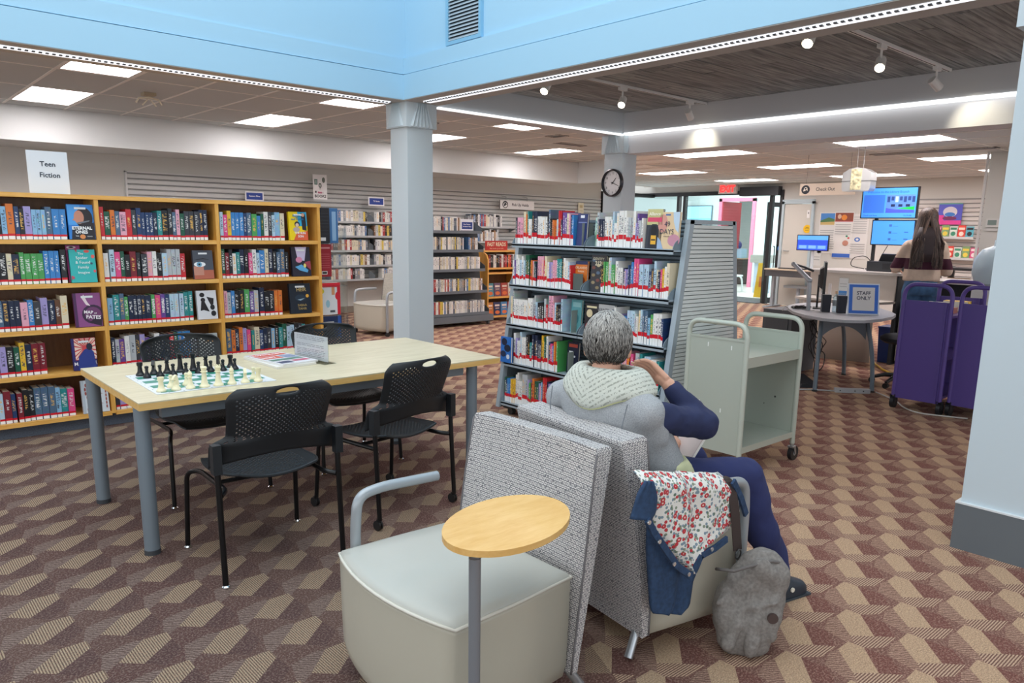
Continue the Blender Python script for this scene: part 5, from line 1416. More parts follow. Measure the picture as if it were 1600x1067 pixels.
def grow(r_, side, y0, y1, hs=(.17, .25), runs=()):
    z = GZ[r_]; X0 = fx(z)+.028; y = y0; i = 0; series = 0; pal = None
    while True:
        if series <= 0:
            pal = random.choices(PAL, _w_g)[0]; series = random.choice((1, 1, 1, 2, 3)); t = random.choice((.014, .016, .018, .021, .024)); h = random.uniform(*hs); d = random.uniform(.14, .16)
            if i in runs: pal = ('white', 'E9E8E4'); series = 8; t = .021; h = .205
        series -= 1
        if y-t < y1: break
        book(X0+random.uniform(0, .010), y, z+.001, t-.0012, d, h, pal, rz=face_rz, label='%s graphic novel, %s from left, %s shelf, %s bay of grey unit' % (pal[0], ORD[i], SHN[r_], side), group=grp, parts='graphic', name='graphic_novel')
        y -= t; i += 1
    return y
def bookend(y, z, lab, h=.17, col='8B9490'):
    X0 = fx(z)+.035
    t = thing('bookend', lab, 'bookend', (X0, y, z+.0005), face_rz, 'metal bookends on the grey shelving')
    B().prism(rrect(.12, h, .012, 3, .06, h/2), -.0015, .0015, axis=0).to('plate', mat(col, .5), t) if False else B().box(0, .0025, .0, .12, 0, h).box(0, .07, .0, .12, 0, .002).to('plate', mat(col, .5), t, bevel=.0008)
    return t
yl0, yr0 = YB-.035, YM-.03
ends = {}
for r_ in range(5):
    ends[(r_, 0)] = grow(r_, 'left', yl0-(.0 if r_ != 3 else .075), YM+[.14, .13, .19, .19, .12][r_], (.19, .27) if r_ != 1 else (.17, .245), runs=(3,) if r_ == 2 else ())
    ends[(r_, 1)] = grow(r_, 'right', YM-[.085, .17, .31, .16, .14][r_], YA+[.30, .045, .045, .045, .06][r_], (.17, .26))
def gface(lab, r_, y, w_, h, base, pr, tx, t=.02, dx=.03, lean=.06, stick=True, sc=True):
    o = face_book('graphic_novel', lab, fx(GZ[r_])+dx, y, GZ[r_]+.003, w_, h, base, pr, tx, t=t, rz=face_rz, lean=0, sticker=False, group=None)
    o.rotation_euler = (-lean, 0, face_rz); return o
gface('peach face-out comic with blue leaves titled 49 Days, top shelf, right end', 0, YA+.115, .17, .245, 'E2C69E', [('e', -.05, .17, .04, .06, 'D79A8C'), ('e', .05, .06, .05, .04, 'C98FA0'), ('p', [(.03, .245), (.085, .245), (.085, .11), (.06, .13), (.04, .18)], 'BFD3E4'), ('p', [(-.085, 0), (-.03, 0), (-.06, .06), (-.085, .08)], '9DB4D0'), ('r', -.03, .01, .222, .232, '4A6FA8')],
      [('49', -.01, .165, .034, '2F3550', .0), ('DAYS', -.01, .115, .034, '2F3550', .0), ('NINA LEE', -.01, .085, .008, '6B5A58')], dx=.05)
gface('dark face-out comic with yellow hooded figure and pink letters beside 49 Days, top shelf', 0, YA+.235, .13, .265, '353A44', [('r', -.065, .065, .16, .265, 'C9C38A'), ('r', -.06, .06, .18, .21, 'D84A6A'), ('p', [(-.045, .0), (.045, 0), (.04, .13), (.02, .165), (-.02, .165), (-.04, .13)], '232833'), ('e', .0, .12, .025, .035, '15171C'), ('r', -.022, .022, .03, .09, 'E8B13A'), ('r', -.018, .018, .055, .065, '20242B')], [('Alliance', .0, .232, .022, 'F4EFD8', .03)], dx=.05)
gface('navy face-out comic with pale label behind a bookend, top shelf, left bay', 0, YM+.085, .10, .235, '27366B', [('r', -.02, .02, .205, .225, 'E6E8EC'), ('r', -.04, .045, .17, .176, '8090C0')], [], dx=.05)
gface('pale green face-out comic leaning at the start of the top shelf, right bay', 0, YM-.05, .10, .21, 'BFD9CE', [('e', -.01, .08, .04, .05, '8FB89A'), ('e', .02, .05, .02, .03, 'E2DD9A')], [('NEW', -.01, .175, .022, '3E7C98', .02), ('KIDS', 0, .145, .022, '3E7C98', .02)], dx=.10)
gface('orange face-out comic with cream script, second shelf, left bay', 1, YM+.075, .12, .215, 'D9782E', [('r', -.06, .06, .19, .215, '26335C'), ('e', .01, .06, .04, .04, 'A8552A')], [('ORLANDO', .0, .165, .018, 'F3E2C2', .01), ('Sunset', .0, .14, .018, 'F3E2C2', 0)], dx=.07)
gface('black and gold crowded face-out comic, second shelf, right bay', 1, YM-.105, .145, .265, '3A3B40', [('e', .05*math.sin(k*2.1), .03+.018*k, .018, .012, ['8A7A5A', '5B6F86', '9A8A6A', '7A4A42', 'C9BB92'][k % 5]) for k in range(12)], [('IDENTITY', .0, .238, .018, 'C9C2A8', .02), ('212', .0, .205, .030, 'D9D2B8', .04)], dx=.06)
gface('dark face-out comic with pale faces, third shelf, right bay', 2, YM-.075, .13, .23, '2B2A2E', [('e', -.02, .16, .03, .03, 'D8C9A2'), ('e', .03, .10, .028, .028, 'C9A98A'), ('e', -.03, .06, .025, .03, '8A3A40'), ('r', -.05, .05, .20, .215, 'E3D8B0')], [], dx=.06)
gface('grey face-out comic with large outlined title, third shelf, right bay', 2, YM-.22, .155, .235, 'BCBDBD', [('e', .04, .10, .02, .03, '6A5A66'), ('e', -.04, .06, .03, .03, '8A8C90')], [('WANTING', -.01, .195, .024, '5C5E62', .0), ('IN', -.045, .165, .022, '5C5E62', .0)], dx=.06)
gface('blue and black face-out comic at the left end of the fourth shelf', 3, YB-.06, .13, .21, '2C6FC0', [('e', -.02, .17, .035, .03, '17233F'), ('e', .02, .12, .04, .03, '122038'), ('e', -.03, .07, .035, .025, '1A2B4D'), ('e', .03, .05, .02, .02, 'D8DEE8')], [], dx=-.01, lean=.02)
gface('teal face-out comic at the end of the third shelf, left bay', 2, YM+.11, .11, .245, '5FA0A6', [('r', -.04, .045, .19, .225, '8FC0C2'), ('e', .0, .10, .03, .04, '3E7A82')], [], dx=.09)
gface('dark face-out comic with red letters at the end of the fourth shelf, left bay', 3, YM+.11, .12, .24, '20243A', [('r', -.045, .045, .20, .225, 'B84A3A'), ('r', -.04, .0, .155, .17, 'E4E6EA'), ('e', .02, .13, .01, .008, 'D8DEE8')], [], dx=.09)
for r_ in range(5):
    if r_ != 1: bookend(YM+[.062, 0, .10, .10, .08][r_], GZ[r_], 'grey green metal bookend on the %s shelf, left bay of grey unit' % SHN[r_], .17, '86908B')
be = thing('bookend', 'dark grey metal bookend in front of the orange comic, second shelf', 'bookend', (fx(GZ[1])+.045, YM+.075, GZ[1]+.0005), face_rz, 'metal bookends on the grey shelving')
B().box(-.05, .05, .0, .002, 0, .125).box(-.05, .05, .0, .02, 0, .002).to('plate', mat('56605C', .5), be)

# ================================================================== GREY BOOK TRUCK
M_TRK = mat('B9C1B6', .42, metal=.12); M_TRKD = mat('AEB6AB', .5, metal=.1)
tk = thing('book_cart', 'empty grey green metal book cart with tube handles beside the reader', 'cart', (4.38, 2.675, 0))
xn, xf, hw = -.33, .33, .212
for x_ in (xn, xf):
    B().tube(fillet([(x_, -hw, .12), (x_, -hw, .975), (x_, hw, .975), (x_, hw, .12)], .09, 8), .0165, 14).to('handle_frame', M_TRK, tk, smooth=True)
    B().box(x_-.004, x_+.004, -hw+.012, hw-.012, .15 if x_ < 0 else .15, .875).box(x_-.007, x_+.007, -hw+.01, hw-.01, .868, .882).to('end_panel', M_TRKD, tk, bevel=.001)
    for s in (-1, 1):
        c = B().cyl((x_, s*hw, .10), (x_, s*hw, .125), .014, n=12).box(x_-.022, x_+.022, s*hw-.02, s*hw+.02, .092, .104)
        c.prism([(x_-.012, .095), (x_+.015, .095), (x_+.028, .045), (x_+.014, .045)], s*hw-.022, s*hw-.018, axis=1).prism([(x_-.012, .095), (x_+.015, .095), (x_+.028, .045), (x_+.014, .045)], s*hw+.018, s*hw+.022, axis=1)
        c = c.to('caster_fork', mat('A9AEB0', .3, metal=.8), tk)
        B().cyl((x_+.02, s*hw-.014, .050), (x_+.02, s*hw+.014, .050), .050, n=24).to('wheel', mat('1D1F22', .45), c, smooth=True)
        B().cyl((x_+.02, s*hw-.016, .050), (x_+.02, s*hw+.016, .050), .018, n=14).to('hub', mat('9DA3A6', .4, metal=.6), c, smooth=True)
for z0, z1 in ((.708, .772), (.165, .205)):
    b = B().box(xn+.006, xf-.006, -hw+.0, hw-.0, z1-.010, z1-.006).box(xn+.012, xf-.012, -hw-.006, -hw-.002, z0, z1).box(xn+.012, xf-.012, hw+.002, hw+.006, z0, z1+.0)
    b.to('shelf', M_TRK, tk)
B().box(xn+.02, xf-.02, hw-.01, hw-.006, .772, .80).to('back_lip', M_TRK, tk)
b = B()
for (yy, zz) in ((.06, .83), (-.11, .825), (.10, .45), (-.06, .42)): b.lathe([(0, 0), (.006, 0), (.006, .002), (0, .002)], (0, 0, 0), 8) if False else b.box(xn-.0055, xn-.004, yy-.003, yy+.004, zz-.014, zz+.012)
b.to('scuffs', mat('E4E8E4', .5), tk)['kind'] = 'stuff'
b = B(); b.cyl((xf-.0055, -.06, .42), (xf-.0035, -.06, .42), .007, n=10).cyl((xf-.0055, .02, .36), (xf-.0035, .02, .36), .004, n=8); b.to('screw_holes', mat('3A3E3C', .6), tk)['kind'] = 'stuff'

# ================================================================== PURPLE CARTS
M_PUR = mat('5C4A94', .42, metal=.1); M_PURD = mat('56458E', .5)
def purple_cart(lab, x, y, rz, w_=.39, L=.80):
    t = thing('book_cart', lab, 'cart', (x, y, 0), rz, 'purple book carts'); h = w_/2
    for x_ in (0, L):
        B().tube(fillet([(x_, -h, .12), (x_, -h, 1.115), (x_, h, 1.115), (x_, h, .12)], .11, 8), .0175, 12).to('handle_frame', M_PUR, t, smooth=True)
        B().box(x_-.005, x_+.005, -h+.012, h-.012, .10, .975).box(x_-.016, x_-.005 if x_ == 0 else x_+.016, -h+.03, -h+.042, .10, .975).to('end_panel', M_PURD, t, bevel=.0015)
        for s in (-1, 1):
            c = B().cyl((x_+.02, s*h-.016, .055), (x_+.02, s*h+.016, .055), .055, n=20).to('wheel', mat('1B1C20', .45), t, smooth=True)
            B().box(x_-.012, x_+.03, s*h-.022, s*h-.018, .05, .125).box(x_-.012, x_+.03, s*h+.018, s*h+.022, .05, .125).box(x_-.012, x_+.02, s*h-.02, s*h+.02, .118, .125).to('caster_fork', mat('2B2C30', .4), t)
    for z0 in (.16, .50, .86):
        B().box(.006, L-.006, -h, h, z0-.02, z0).to('shelf', M_PUR, t)
    return t
purple_cart('purple metal book cart nearest the staff table', 6.94, 2.512, 0)
purple_cart('purple metal book cart beside the pale pillar', 6.99, 2.062, rad(-3), w_=.40)
for k, (dx, dy, c, lab, sz) in enumerate(((.30, .02, 'B57A68', 'brown book lying on the top shelf of the left purple cart', (.20, .26, .05)), (.62, -.03, 'E9C23A', 'yellow book on the top shelf of the left purple cart', (.14, .20, .09)), (.50, .09, 'E9E6E0', 'white stack of papers on the top shelf of the left purple cart', (.22, .16, .07)))):
    t = thing('book', lab, 'book', (6.94+dx, 2.512+dy, .861), rad(8*k)); B().box(-sz[0]/2, sz[0]/2, -sz[1]/2, sz[1]/2, .003, sz[2]-.003).to('page_block', mat('E9E3D2', .8), t); B().box(-sz[0]/2, sz[0]/2, -sz[1]/2-.002, sz[1]/2, 0, .003).box(-sz[0]/2, sz[0]/2, -sz[1]/2-.002, sz[1]/2, sz[2]-.003, sz[2]).box(-sz[0]/2, sz[0]/2, -sz[1]/2-.004, -sz[1]/2, 0, sz[2]).to('cover', mat(c, .4), t)
# ================================================================== BACK WALL MEDIA SHELVES
random.seed(4)
DV = [('white', 'E6E6E2'), ('white', 'DFDFD8'), ('pale grey', 'C4C8C8'), ('cream', 'D9D3BA'), ('black', '2A2B2E'), ('grey', '8D9296'), ('yellow', 'D8C25A'), ('blue', '4F78A8'), ('red', 'A83C3C'), ('brown', '8A6A50'), ('slate', '5A6672')]
_wd = [7, 6, 5, 3, 3, 3, 1.3, 1.5, 1.2, 1.2, 2]
def disc_row(x0, x1, y, z, hs, group, labf, t=(.016, .03), rz=0, depth=.13, gaps=(), tilt=0):
    x = x0; i = 0
    while x < x1-.03:
        if any(a < x < b_ for a, b_ in gaps): x += .03; continue
        tt = random.uniform(*t); pal = random.choices(DV, _wd)[0]
        book(x, y, z+.001, tt-.0015, depth, random.uniform(*hs), pal, label=labf(pal[0], i), group=group, parts=None, name='disc_case' if 'disc' in group else 'held_book', cat='disc case' if 'disc' in group else 'book', tilt=tilt)
        x += tt; i += 1
ws = thing('wall_shelf', 'grey metal wall shelves of discs on the slatted wall left of the pillar', 'shelf', (0, 12.15, 0))
WZ = [1.60, 1.36, 1.11, .85, .61]
for z in WZ:
    B().box(5.35, 8.3, -.26, .0, z-.012, z).box(5.35, 8.3, -.262, -.25, z-.03, z+.004).to('shelf', mat('B4B9BA', .45), ws)
for r_, z in enumerate(WZ):
    disc_row(6.24, 7.56, 11.90, z, (.165, .19), 'discs on the wall shelves', lambda c, i, r_=r_: '%s disc case, %s from left, %s wall shelf behind the pillar' % (c, ORD[i], SHN[r_]), t=(.03, .055), gaps=((6.98, 7.12),) if r_ < 4 else ((6.9, 7.25),))
    t = thing('bookend', 'dark rounded bookend in the gap of the %s wall shelf' % SHN[r_], 'bookend', (7.02, 11.92, z+.001), 0, 'bookends on the wall shelves')
    B().prism([(0, 0)] + [(.13*math.sin(a)+.0, .13*math.cos(a)) for a in [PI/2*k/8 for k in range(9)]][::-1], 0, .002, axis=1).to('plate', mat('5A6368', .5), t)
# right of the pillar: two more shelves
ws2 = thing('wall_shelf', 'grey metal wall shelves of held books on the slatted wall right of the pillar', 'shelf', (0, 12.15, 0))
for z in (1.56, 1.27):
    B().box(9.2, 10.6, -.28, 0, z-.012, z).box(9.2, 10.6, -.282, -.27, z-.03, z+.004).to('shelf', mat('B4B9BA', .45), ws2)
    for xx in (9.25, 10.5): B().prism([(0, 0), (-.28, 0), (0, -.10)], xx, xx+.006, axis=0).to('shelf_bracket', mat('8F9698', .5), ws2).location = (0, 0, z-.012)
disc_row(9.22, 10.1, 11.89, 1.56, (.19, .25), 'held books on the wall shelves', lambda c, i: '%s held book, %s from left, upper shelf near the pick up sign' % (c, ORD[i]), t=(.03, .05))
disc_row(9.35, 10.0, 11.89, 1.27, (.18, .24), 'held books on the wall shelves', lambda c, i: '%s held book, %s from left, lower shelf near the pick up sign' % (c, ORD[i]), t=(.03, .05))

# free standing dark metal media unit
mu = thing('shelving_unit', 'dark grey metal shelving of disc cases right of the blue pillar', 'shelf', (0, 0, 0))
M_MU = mat('6E777E', .5, metal=.2); M_MUD = mat('4A5157', .6)
MZ = [1.475, 1.185, .885, .545, .20]
def my(z): return 9.60-.12*(1.5-z)/1.4
def mxr(z): return 7.72+.08*(1.5-z)/1.4
b = B(); b.hexa([(6.5, 9.72, .14), (7.84, 9.72, .14), (7.84, 9.98, .14), (6.5, 9.98, .14), (6.5, 9.80, 1.62), (7.78, 9.80, 1.62), (7.78, 9.90, 1.62), (6.5, 9.90, 1.62)]); b.to('back_panel', M_MUD, mu)
B().box(6.5, 7.86, 9.45, 9.98, .06, .16).to('base', M_MU, mu, bevel=.004)
for xx in (6.6, 7.78):
    for yy in (9.5, 9.92): B().cyl((xx-.015, yy, .03), (xx+.015, yy, .03), .03, n=12).to('caster', mat('55595C', .5), mu)
for r_, z in enumerate(MZ):
    s_ = B().box(6.5, mxr(z), my(z), my(z)+.22, z-.012, z).box(6.5, mxr(z), my(z)-.003, my(z)+.006, z-.035, z+.008).to('shelf', M_MU, mu)
    B().prism([(my(z), z), (my(z), z+.05), (my(z)+.22, z+.16), (my(z)+.22, z)], mxr(z)-.003, mxr(z), axis=0).to('side_plate', M_MUD, s_)
    disc_row(6.70, mxr(z)-(.40 if r_ == 0 else .08), my(z)+.02, z, (.185, .20) if r_ else (.19, .215), 'discs on the dark metal unit', lambda c, i, r_=r_: '%s disc case, %s from left, %s shelf of the dark metal unit' % (c, ORD[i], SHN[r_]), t=(.022, .034), depth=.14, gaps=((7.34, 7.43),) if r_ == 1 else (), tilt=0)
s = thing('sign', 'small blue and white sign on the top shelf of the dark metal unit', 'sign', (7.47, 9.66, 1.487)); B().box(-.125, .125, -.004, .004, 0, .175).box(-.10, .10, -.02, .03, 0, .004).to('sign_plate', mat('E9EDF2', .4), s)
printed([('r', -.105, .105, .02, .13, '24418C')], s, y=-.0045); lettering([('New Feature', -.005, .095, .019, 'F2F4FA', .02), ('Nonfiction Films', 0, .06, .018, 'F2F4FA', .02)], s, y=-.0055)

# oak fast reads display
fr_ = thing('display_stand', 'small oak display stand on casters with red sign reading Fast Reads', 'display', (0, 9.80, 0))
for xx in (7.93, 8.62):
    B().prism([(-.10, .06), (.25, .06), (.25, 1.14), (.02, 1.14), (-.06, 1.10), (-.10, 1.02)], xx, xx+.028, axis=0).to('side_panel', M_OAK, fr_, bevel=.003)
for z in (1.14, .86, .78, .38, .06):
    B().box(7.95, 8.63, -.09 if z < 1.1 else .02, .25, z, z+.03).to('shelf', M_OAKH, fr_)
B().box(7.95, 8.63, .23, .25, .06, 1.14).to('back_panel', M_OAKD, fr_)
for xx in (7.95, 8.63):
    B().cyl((xx-.015, -.04, .03), (xx+.015, -.04, .03), .03, n=12).to('caster', mat('232527', .5), fr_)
s = thing('sign', 'red sign reading FAST READS on top of the oak display stand', 'sign', (8.23, 9.84, 1.17)); B().box(-.24, .24, -.004, .004, 0, .155).box(-.2, .2, -.02, .03, 0, .004).to('sign_plate', mat('C8322A', .4), s)
lettering([('FAST READS', 0, .095, .062, 'F6E9C8', .03, .0, .86), ('New novels, great reads', 0, .03, .022, 'F2D8B8', .0)], s, y=-.006)
for r_, (z, n_s) in enumerate(((.89, 16), (.41, 0), (.09, 0))):
    if n_s:
        x = 7.99; i = 0
        while x < 8.58:
            t_ = random.uniform(.028, .045); pal = random.choice([('red', 'C9302E'), ('white', 'E4E2DC'), ('orange', 'E0732E'), ('black', '222226'), ('dark red', '8A2A2C')])
            book(x, 9.74, z, t_-.002, .14, random.uniform(.19, .225), pal, label='%s novel, %s from left, top of the fast reads stand' % (pal[0], ORD[i]), group='novels on the fast reads stand', parts=None, tilt=0); x += t_; i += 1
    else:
        for k, c in enumerate((('4F8C9A', '6A5068', 'B0483C', 'D8D2C4'), ('C07A3A', '2E3A66', '4A86B8', 'B04A3A'))[r_-1]):
            o = face_book('book', '%s face-out novel, %s from left, %s shelf of the fast reads stand' % ((('teal', 'mauve', 'red', 'cream'), ('tan', 'navy', 'sky blue', 'rust'))[r_-1][k], ORD[k], ('middle', 'bottom')[r_-1]), 8.035+k*.155, 9.74, z+.003, .14, .22, c, [('e', 0, .05, .05, .03, 'E0743A'), ('r', -.05, .05, .15, .18, 'E8D8C8'), ('r', -.04, .04, .11, .125, 'D8B8A0')], [], sticker=False)

s = thing('hanging_sign', 'white hanging sign reading Pick Up Holds before the slatted wall', 'sign', (10.58, 12.0, 1.925))
B().box(-.47, .47, -.012, .012, 0, .17).to('sign_plate', mat('ECEDEC', .4), s, bevel=.002)
for xx in (-.30, .28): B().tube([(xx, 0, .165), (xx, 0, .24), (xx, .14, .26)], .006, 6).to('hook', mat('9DA2A4', .4), s)
printed([('e', -.33, .085, .075, .072, '1F2630'), ('e', -.33, .078, .055, .05, 'ECEDEC'), ('p', [(-.375, .05), (-.35, .115), (-.31, .12), (-.28, .07), (-.31, .085), (-.33, .06)], '1F2630')], s, 'emblem', y=-.0125)
lettering([('Pick Up Holds', .08, .085, .058, '262B33', .015)], s, y=-.0135)
B().box(-.475, -.47, -.014, .0, 0, .17).to('edge_teeth', mat('26282B', .5), s)
s = thing('notice', 'small cream notice on the slatted wall right of the pick up sign', 'notice', (12.62, 12.13, 1.90)); B().box(-.09, .09, 0, .004, 0, .23).to('sheet', mat('E3DCC4', .6), s); printed([('r', -.05, .05, .12, .18, 'C9B98A'), ('r', -.05, .05, .05, .055, '8A8470')], s, y=-.001)
db = struct(B().box(13.34, 13.42, 12.1, 12.3, 0, 2.42).box(13.42, 15.2, 12.1, 12.3, 2.34, 2.42).to('trim_10', M_BLK)); 

# ---- wall clock
ck = thing('wall_clock', 'round black rimmed wall clock on the pale pillar', 'clock', (7.088, 6.285, 2.09), face_rz)
MY = Matrix.Rotation(PI/2, 4, 'X')
B(MY).lathe([(.150, 0), (.163, .004), (.163, .040), (.150, .052), (.143, .046), (.143, .006)], n=40).to('rim', mat('1C1F26', .3), ck, smooth=True)
B(MY).lathe([(0, .006), (.145, .006), (.145, .012), (0, .012)], n=40).to('dial', mat('F2F2F4', .5), ck)
lettering([(str(k), .112*math.sin(2*PI*k/12), .112*math.cos(2*PI*k/12), .026, '24262A', .0) for k in range(1, 13)], ck, 'numerals', y=-.0135)
b = B()
for k in range(60):
    a = 2*PI*k/60; L_ = .010 if k % 5 else .014; b.quad(*[(r_*math.sin(a)+w__*math.cos(a), -.0135, r_*math.cos(a)-w__*math.sin(a)) for r_, w__ in ((.139, -.001), (.139, .001), (.139-L_, .001), (.139-L_, -.001))])
b.to('minute_marks', mat('24262A', .5), ck)['kind'] = 'stuff'
def hand(ang, L_, w_, nm, y_):
    b = B(Matrix.Rotation(-rad(ang)*0, 4, 'Y')); a = rad(ang); d = Vector((math.sin(a), 0, math.cos(a))); n_ = Vector((d.z, 0, -d.x))*w_
    P = [d*(-.02)-n_, d*(-.02)+n_, d*L_+n_*.5, d*L_-n_*.5]
    b.hexa([Vector((p.x, y_, p.z)) for p in P]+[Vector((p.x, y_-.002, p.z)) for p in P]).to(nm, mat('1C1E22', .4), ck)
hand(42, .075, .0045, 'hour_hand', -.016); hand(110, .105, .0035, 'minute_hand', -.020)
hand(112+.0, .11, .001, 'second_hand', -.024)
B(MY).lathe([(0, .012), (.008, .012), (.008, .027), (0, .028)], n=12).to('hub', mat('1C1E22', .4), ck)

# ---- exit sign, check out sign, lantern
ex = thing('exit_sign', 'red lit EXIT sign above the entrance glazing', 'sign', (15.0, 9.90, 2.385), face_rz)
B().box(-.23, .23, -.02, .04, 0, .20).to('housing', mat('D8CFCB', .5), ex, bevel=.006)
lettering([('EXIT', 0, .10, .135, emit('FF2A2A', 2.2, 'lit_red'), .05, 0, 1.0)], ex, y=-.022)
B().box(-.02, .02, -.0, .03, .20, .215).to('bracket', mat('B9B4B0', .5), ex)
co = thing('hanging_sign', 'cream hanging sign reading Check Out above the service desk', 'sign', (10.0, 5.055, 2.045), face_rz)
B().box(-.385, .385, -.012, .012, 0, .155).to('sign_plate', mat('E6D6C2', .45), co, bevel=.003)
for xx in (-.3, .3): B().cyl((xx, 0, .155), (xx, 0, ZL-2.045), .003, n=6).to('wire', mat('8B8B8B', .4), co)
printed([('e', -.30, .078, .062, .060, '1F2630'), ('p', [(-.335, .055), (-.32, .10), (-.30, .115), (-.275, .10), (-.268, .06), (-.29, .075), (-.305, .06)], 'E9DFD0'), ('e', -.30, .09, .012, .012, '1F2630')], co, 'emblem', y=-.0125)
lettering([('Check Out', -.02, .078, .046, '2A2C30', .008, 0, .92)], co, y=-.0135)
ln = thing('pendant_lamp', 'silver curved hanging lantern with ornate glass strip before the check out sign', 'lamp', (9.5, 4.40, 2.055), face_rz)
prof = [(-.175, .03), (-.16, .0), (.16, .0), (.175, .03), (.18, .12), (.175, .22), (.10, .265), (0, .285), (-.10, .265), (-.175, .22), (-.18, .12)]
B().prism(prof, -.08, .08, axis=1).to('housing', mat('C9CCCB', .3, metal=.6), ln, bevel=.012, seg=3)
B().box(-.065, .065, -.088, .088, .015, .262).to('ornate_glass', mat('B9B492', .35, var=.6, vs=26), ln, bevel=.004)
B().box(-.184, .184, -.084, .084, .118, .126).to('band', mat('8F9394', .3, metal=.7), ln)
for xx in (-.04, .04): B().cyl((xx, 0, .26), (xx, 0, ZL-2.055), .003, n=6).to('wire', mat('8B8B8B', .4), ln)
# folded plastic hook on the tile ceiling at left
p = at(232, 146, 2, ZU-.01)
hk = thing('ceiling_hook', 'tan plastic clip with bow shaped wings on the left tile ceiling', 'ceiling hook', (p.x, p.y, ZU-.006))
B().box(-.06, .06, -.06, .06, -.03, 0).to('plate', mat('B4A88E', .6), hk, bevel=.005)
B().tube([(-.13, 0, -.11), (-.10, 0, -.06), (0, 0, -.045), (.10, 0, -.06), (.13, 0, -.11)], .010, 8).tube([(-.07, 0, -.13), (0, 0, -.05), (.07, 0, -.13)], .008, 8).to('wings', mat('D9D2BC', .4), hk)

# ================================================================== SERVICE DESK
sd = thing('service_desk', 'beige service desk with high transaction counter and curved front', 'desk', (0, 0, 0))
M_LAM = mat('BDB9B4', .5, var=.03, vs=90); M_BEI = mat('C6BEB4', .6); M_KICK = mat('4B4641', .7)
B().box(9.20, 9.95, 3.66, 4.80, 1.062, 1.092).to('counter_top', M_LAM, sd, bevel=.004)
B().box(9.24, 9.27, 3.72, 4.78, .77, 1.062).to('front_panel', M_BEI, sd)
B().box(9.27, 9.90, 3.70, 3.735, .0, 1.062).to('side_panel', mat('3A3E42', .6), sd)
B().box(9.27, 9.90, 4.76, 4.80, .0, 1.062).to('side_panel', M_BEI, sd)
led = [(9.24, 4.78), (8.88, 4.78), (8.80, 4.6), (8.78, 4.2), (8.82, 3.92), (8.92, 3.76), (9.08, 3.70), (9.24, 3.70)]
B().prism(led, .735, .762).to('desk_ledge', mat('C9C5BE', .5), sd, bevel=.003)
arc = [(9.06+.20*(1-math.cos(a))*1.0, 4.75-.82*k/8) for k, a in enumerate([PI/2*k/8*.9 for k in range(9)])]
b = B(); lo_ = [b.v((x_, y_, 0)) for x_, y_ in arc]; hi_ = [b.v((x_, y_, .735)) for x_, y_ in arc]
for i in range(8): b.face([lo_[i], lo_[i+1], hi_[i+1], hi_[i]])
o = b.to('curved_front', M_BEI, sd, smooth=2); md = o.modifiers.new('t', 'SOLIDIFY'); md.thickness = .02
b = B(); lo_ = [b.v((x_-.012, y_, 0)) for x_, y_ in arc]; hi_ = [b.v((x_-.012, y_, .115)) for x_, y_ in arc]
for i in range(8): b.face([lo_[i], lo_[i+1], hi_[i+1], hi_[i]])
b.to('kick_strip', M_KICK, sd, smooth=2)
cb = thing('drawer_unit', 'grey drawer pedestal under the right end of the service desk', 'drawers', (9.32, 3.50, 0))
B().box(0, .5, -.02, .17, .05, .73).to('body', mat('B4B2AE', .5), cb)
for z0, z1 in ((.56, .72), (.38, .545), (.07, .365)):
    d_ = B().box(-.012, .0, -.015, .165, z0, z1).to('drawer', mat('BDBBB6', .5), cb, bevel=.002); B().box(-.024, -.012, .04, .12, (z0+z1)/2-.008, (z0+z1)/2+.004).to('handle', mat('8E8E8C', .4), d_)
dk = thing('cabinet', 'black panelled cabinet below the counter where the long-haired person stands', 'cabinet', (9.5, 3.30, 0)); B().box(0, .5, -.5, .16, .0, 1.0).to('body', mat('24282C', .6), dk); B().box(-.2, .5, -.5, .155, 1.0, 1.03).to('top', M_LAM, dk)
bn = thing('recycling_bin', 'blue recycling bin beside the drawer pedestal', 'bin', (9.50, 3.835, 0)); B().hexa([(-.12, -.06, 0), (.12, -.06, 0), (.12, .06, 0), (-.12, .06, 0), (-.14, -.075, .42), (.14, -.075, .42), (.14, .075, .42), (-.14, .075, .42)]).to('bin_body', mat('2C4C9A', .5), bn, bevel=.006); B().box(-.145, .145, -.08, .08, .42, .44).to('rim', mat('3458AC', .5), bn)

pr_ = thing('receipt_printer', 'black receipt printer with paper flap on the counter', 'printer', (9.55, 3.98, 1.0925), face_rz)
B().box(-.19, .19, -.11, .13, 0, .12).to('body', mat('2C3035', .45), pr_, bevel=.015, seg=3); B().box(.0, .18, -.112, -.108, .03, .10).to('front_cover', mat('1E2125', .4), pr_); B().hexa([(-.1, .0, .12), (.08, .0, .12), (.08, .10, .12), (-.1, .10, .12), (-.06, -.02, .21), (.10, -.02, .21), (.10, .02, .215), (-.06, .02, .215)]).to('scanner_cradle', mat('1E2125', .4), pr_)
def bottle(lab, x, y, z, r, h, col, capc, k=1):
    t = thing('bottle', lab, 'bottle', (x, y, z+.0008))
    B().lathe([(0, 0), (r*.95, 0), (r, .01), (r, h*.66), (r*.5, h*.80), (r*.42, h*.86), (0, h*.86)], n=18).to('bottle_body', glass(col, .05, .12, 'tinted_plastic'), t, smooth=True)
    B().lathe([(0, h*.86), (r*.5, h*.86), (r*.5, h), (0, h)], n=14).to('cap', mat(capc, .4), t)
    B().lathe([(r*1.01, h*.28), (r*1.01, h*.55), (r*1.005, h*.55), (r*1.005, h*.28)], n=18).to('label_band', mat('DDE3E6' if k else 'B9CFC6', .5), t)
bottle('green tinted drinking bottle with dark cap on the counter by the person', 9.62, 3.74, 1.0925, .038, .26, 'A8C8BC', '2B2D30', 0)

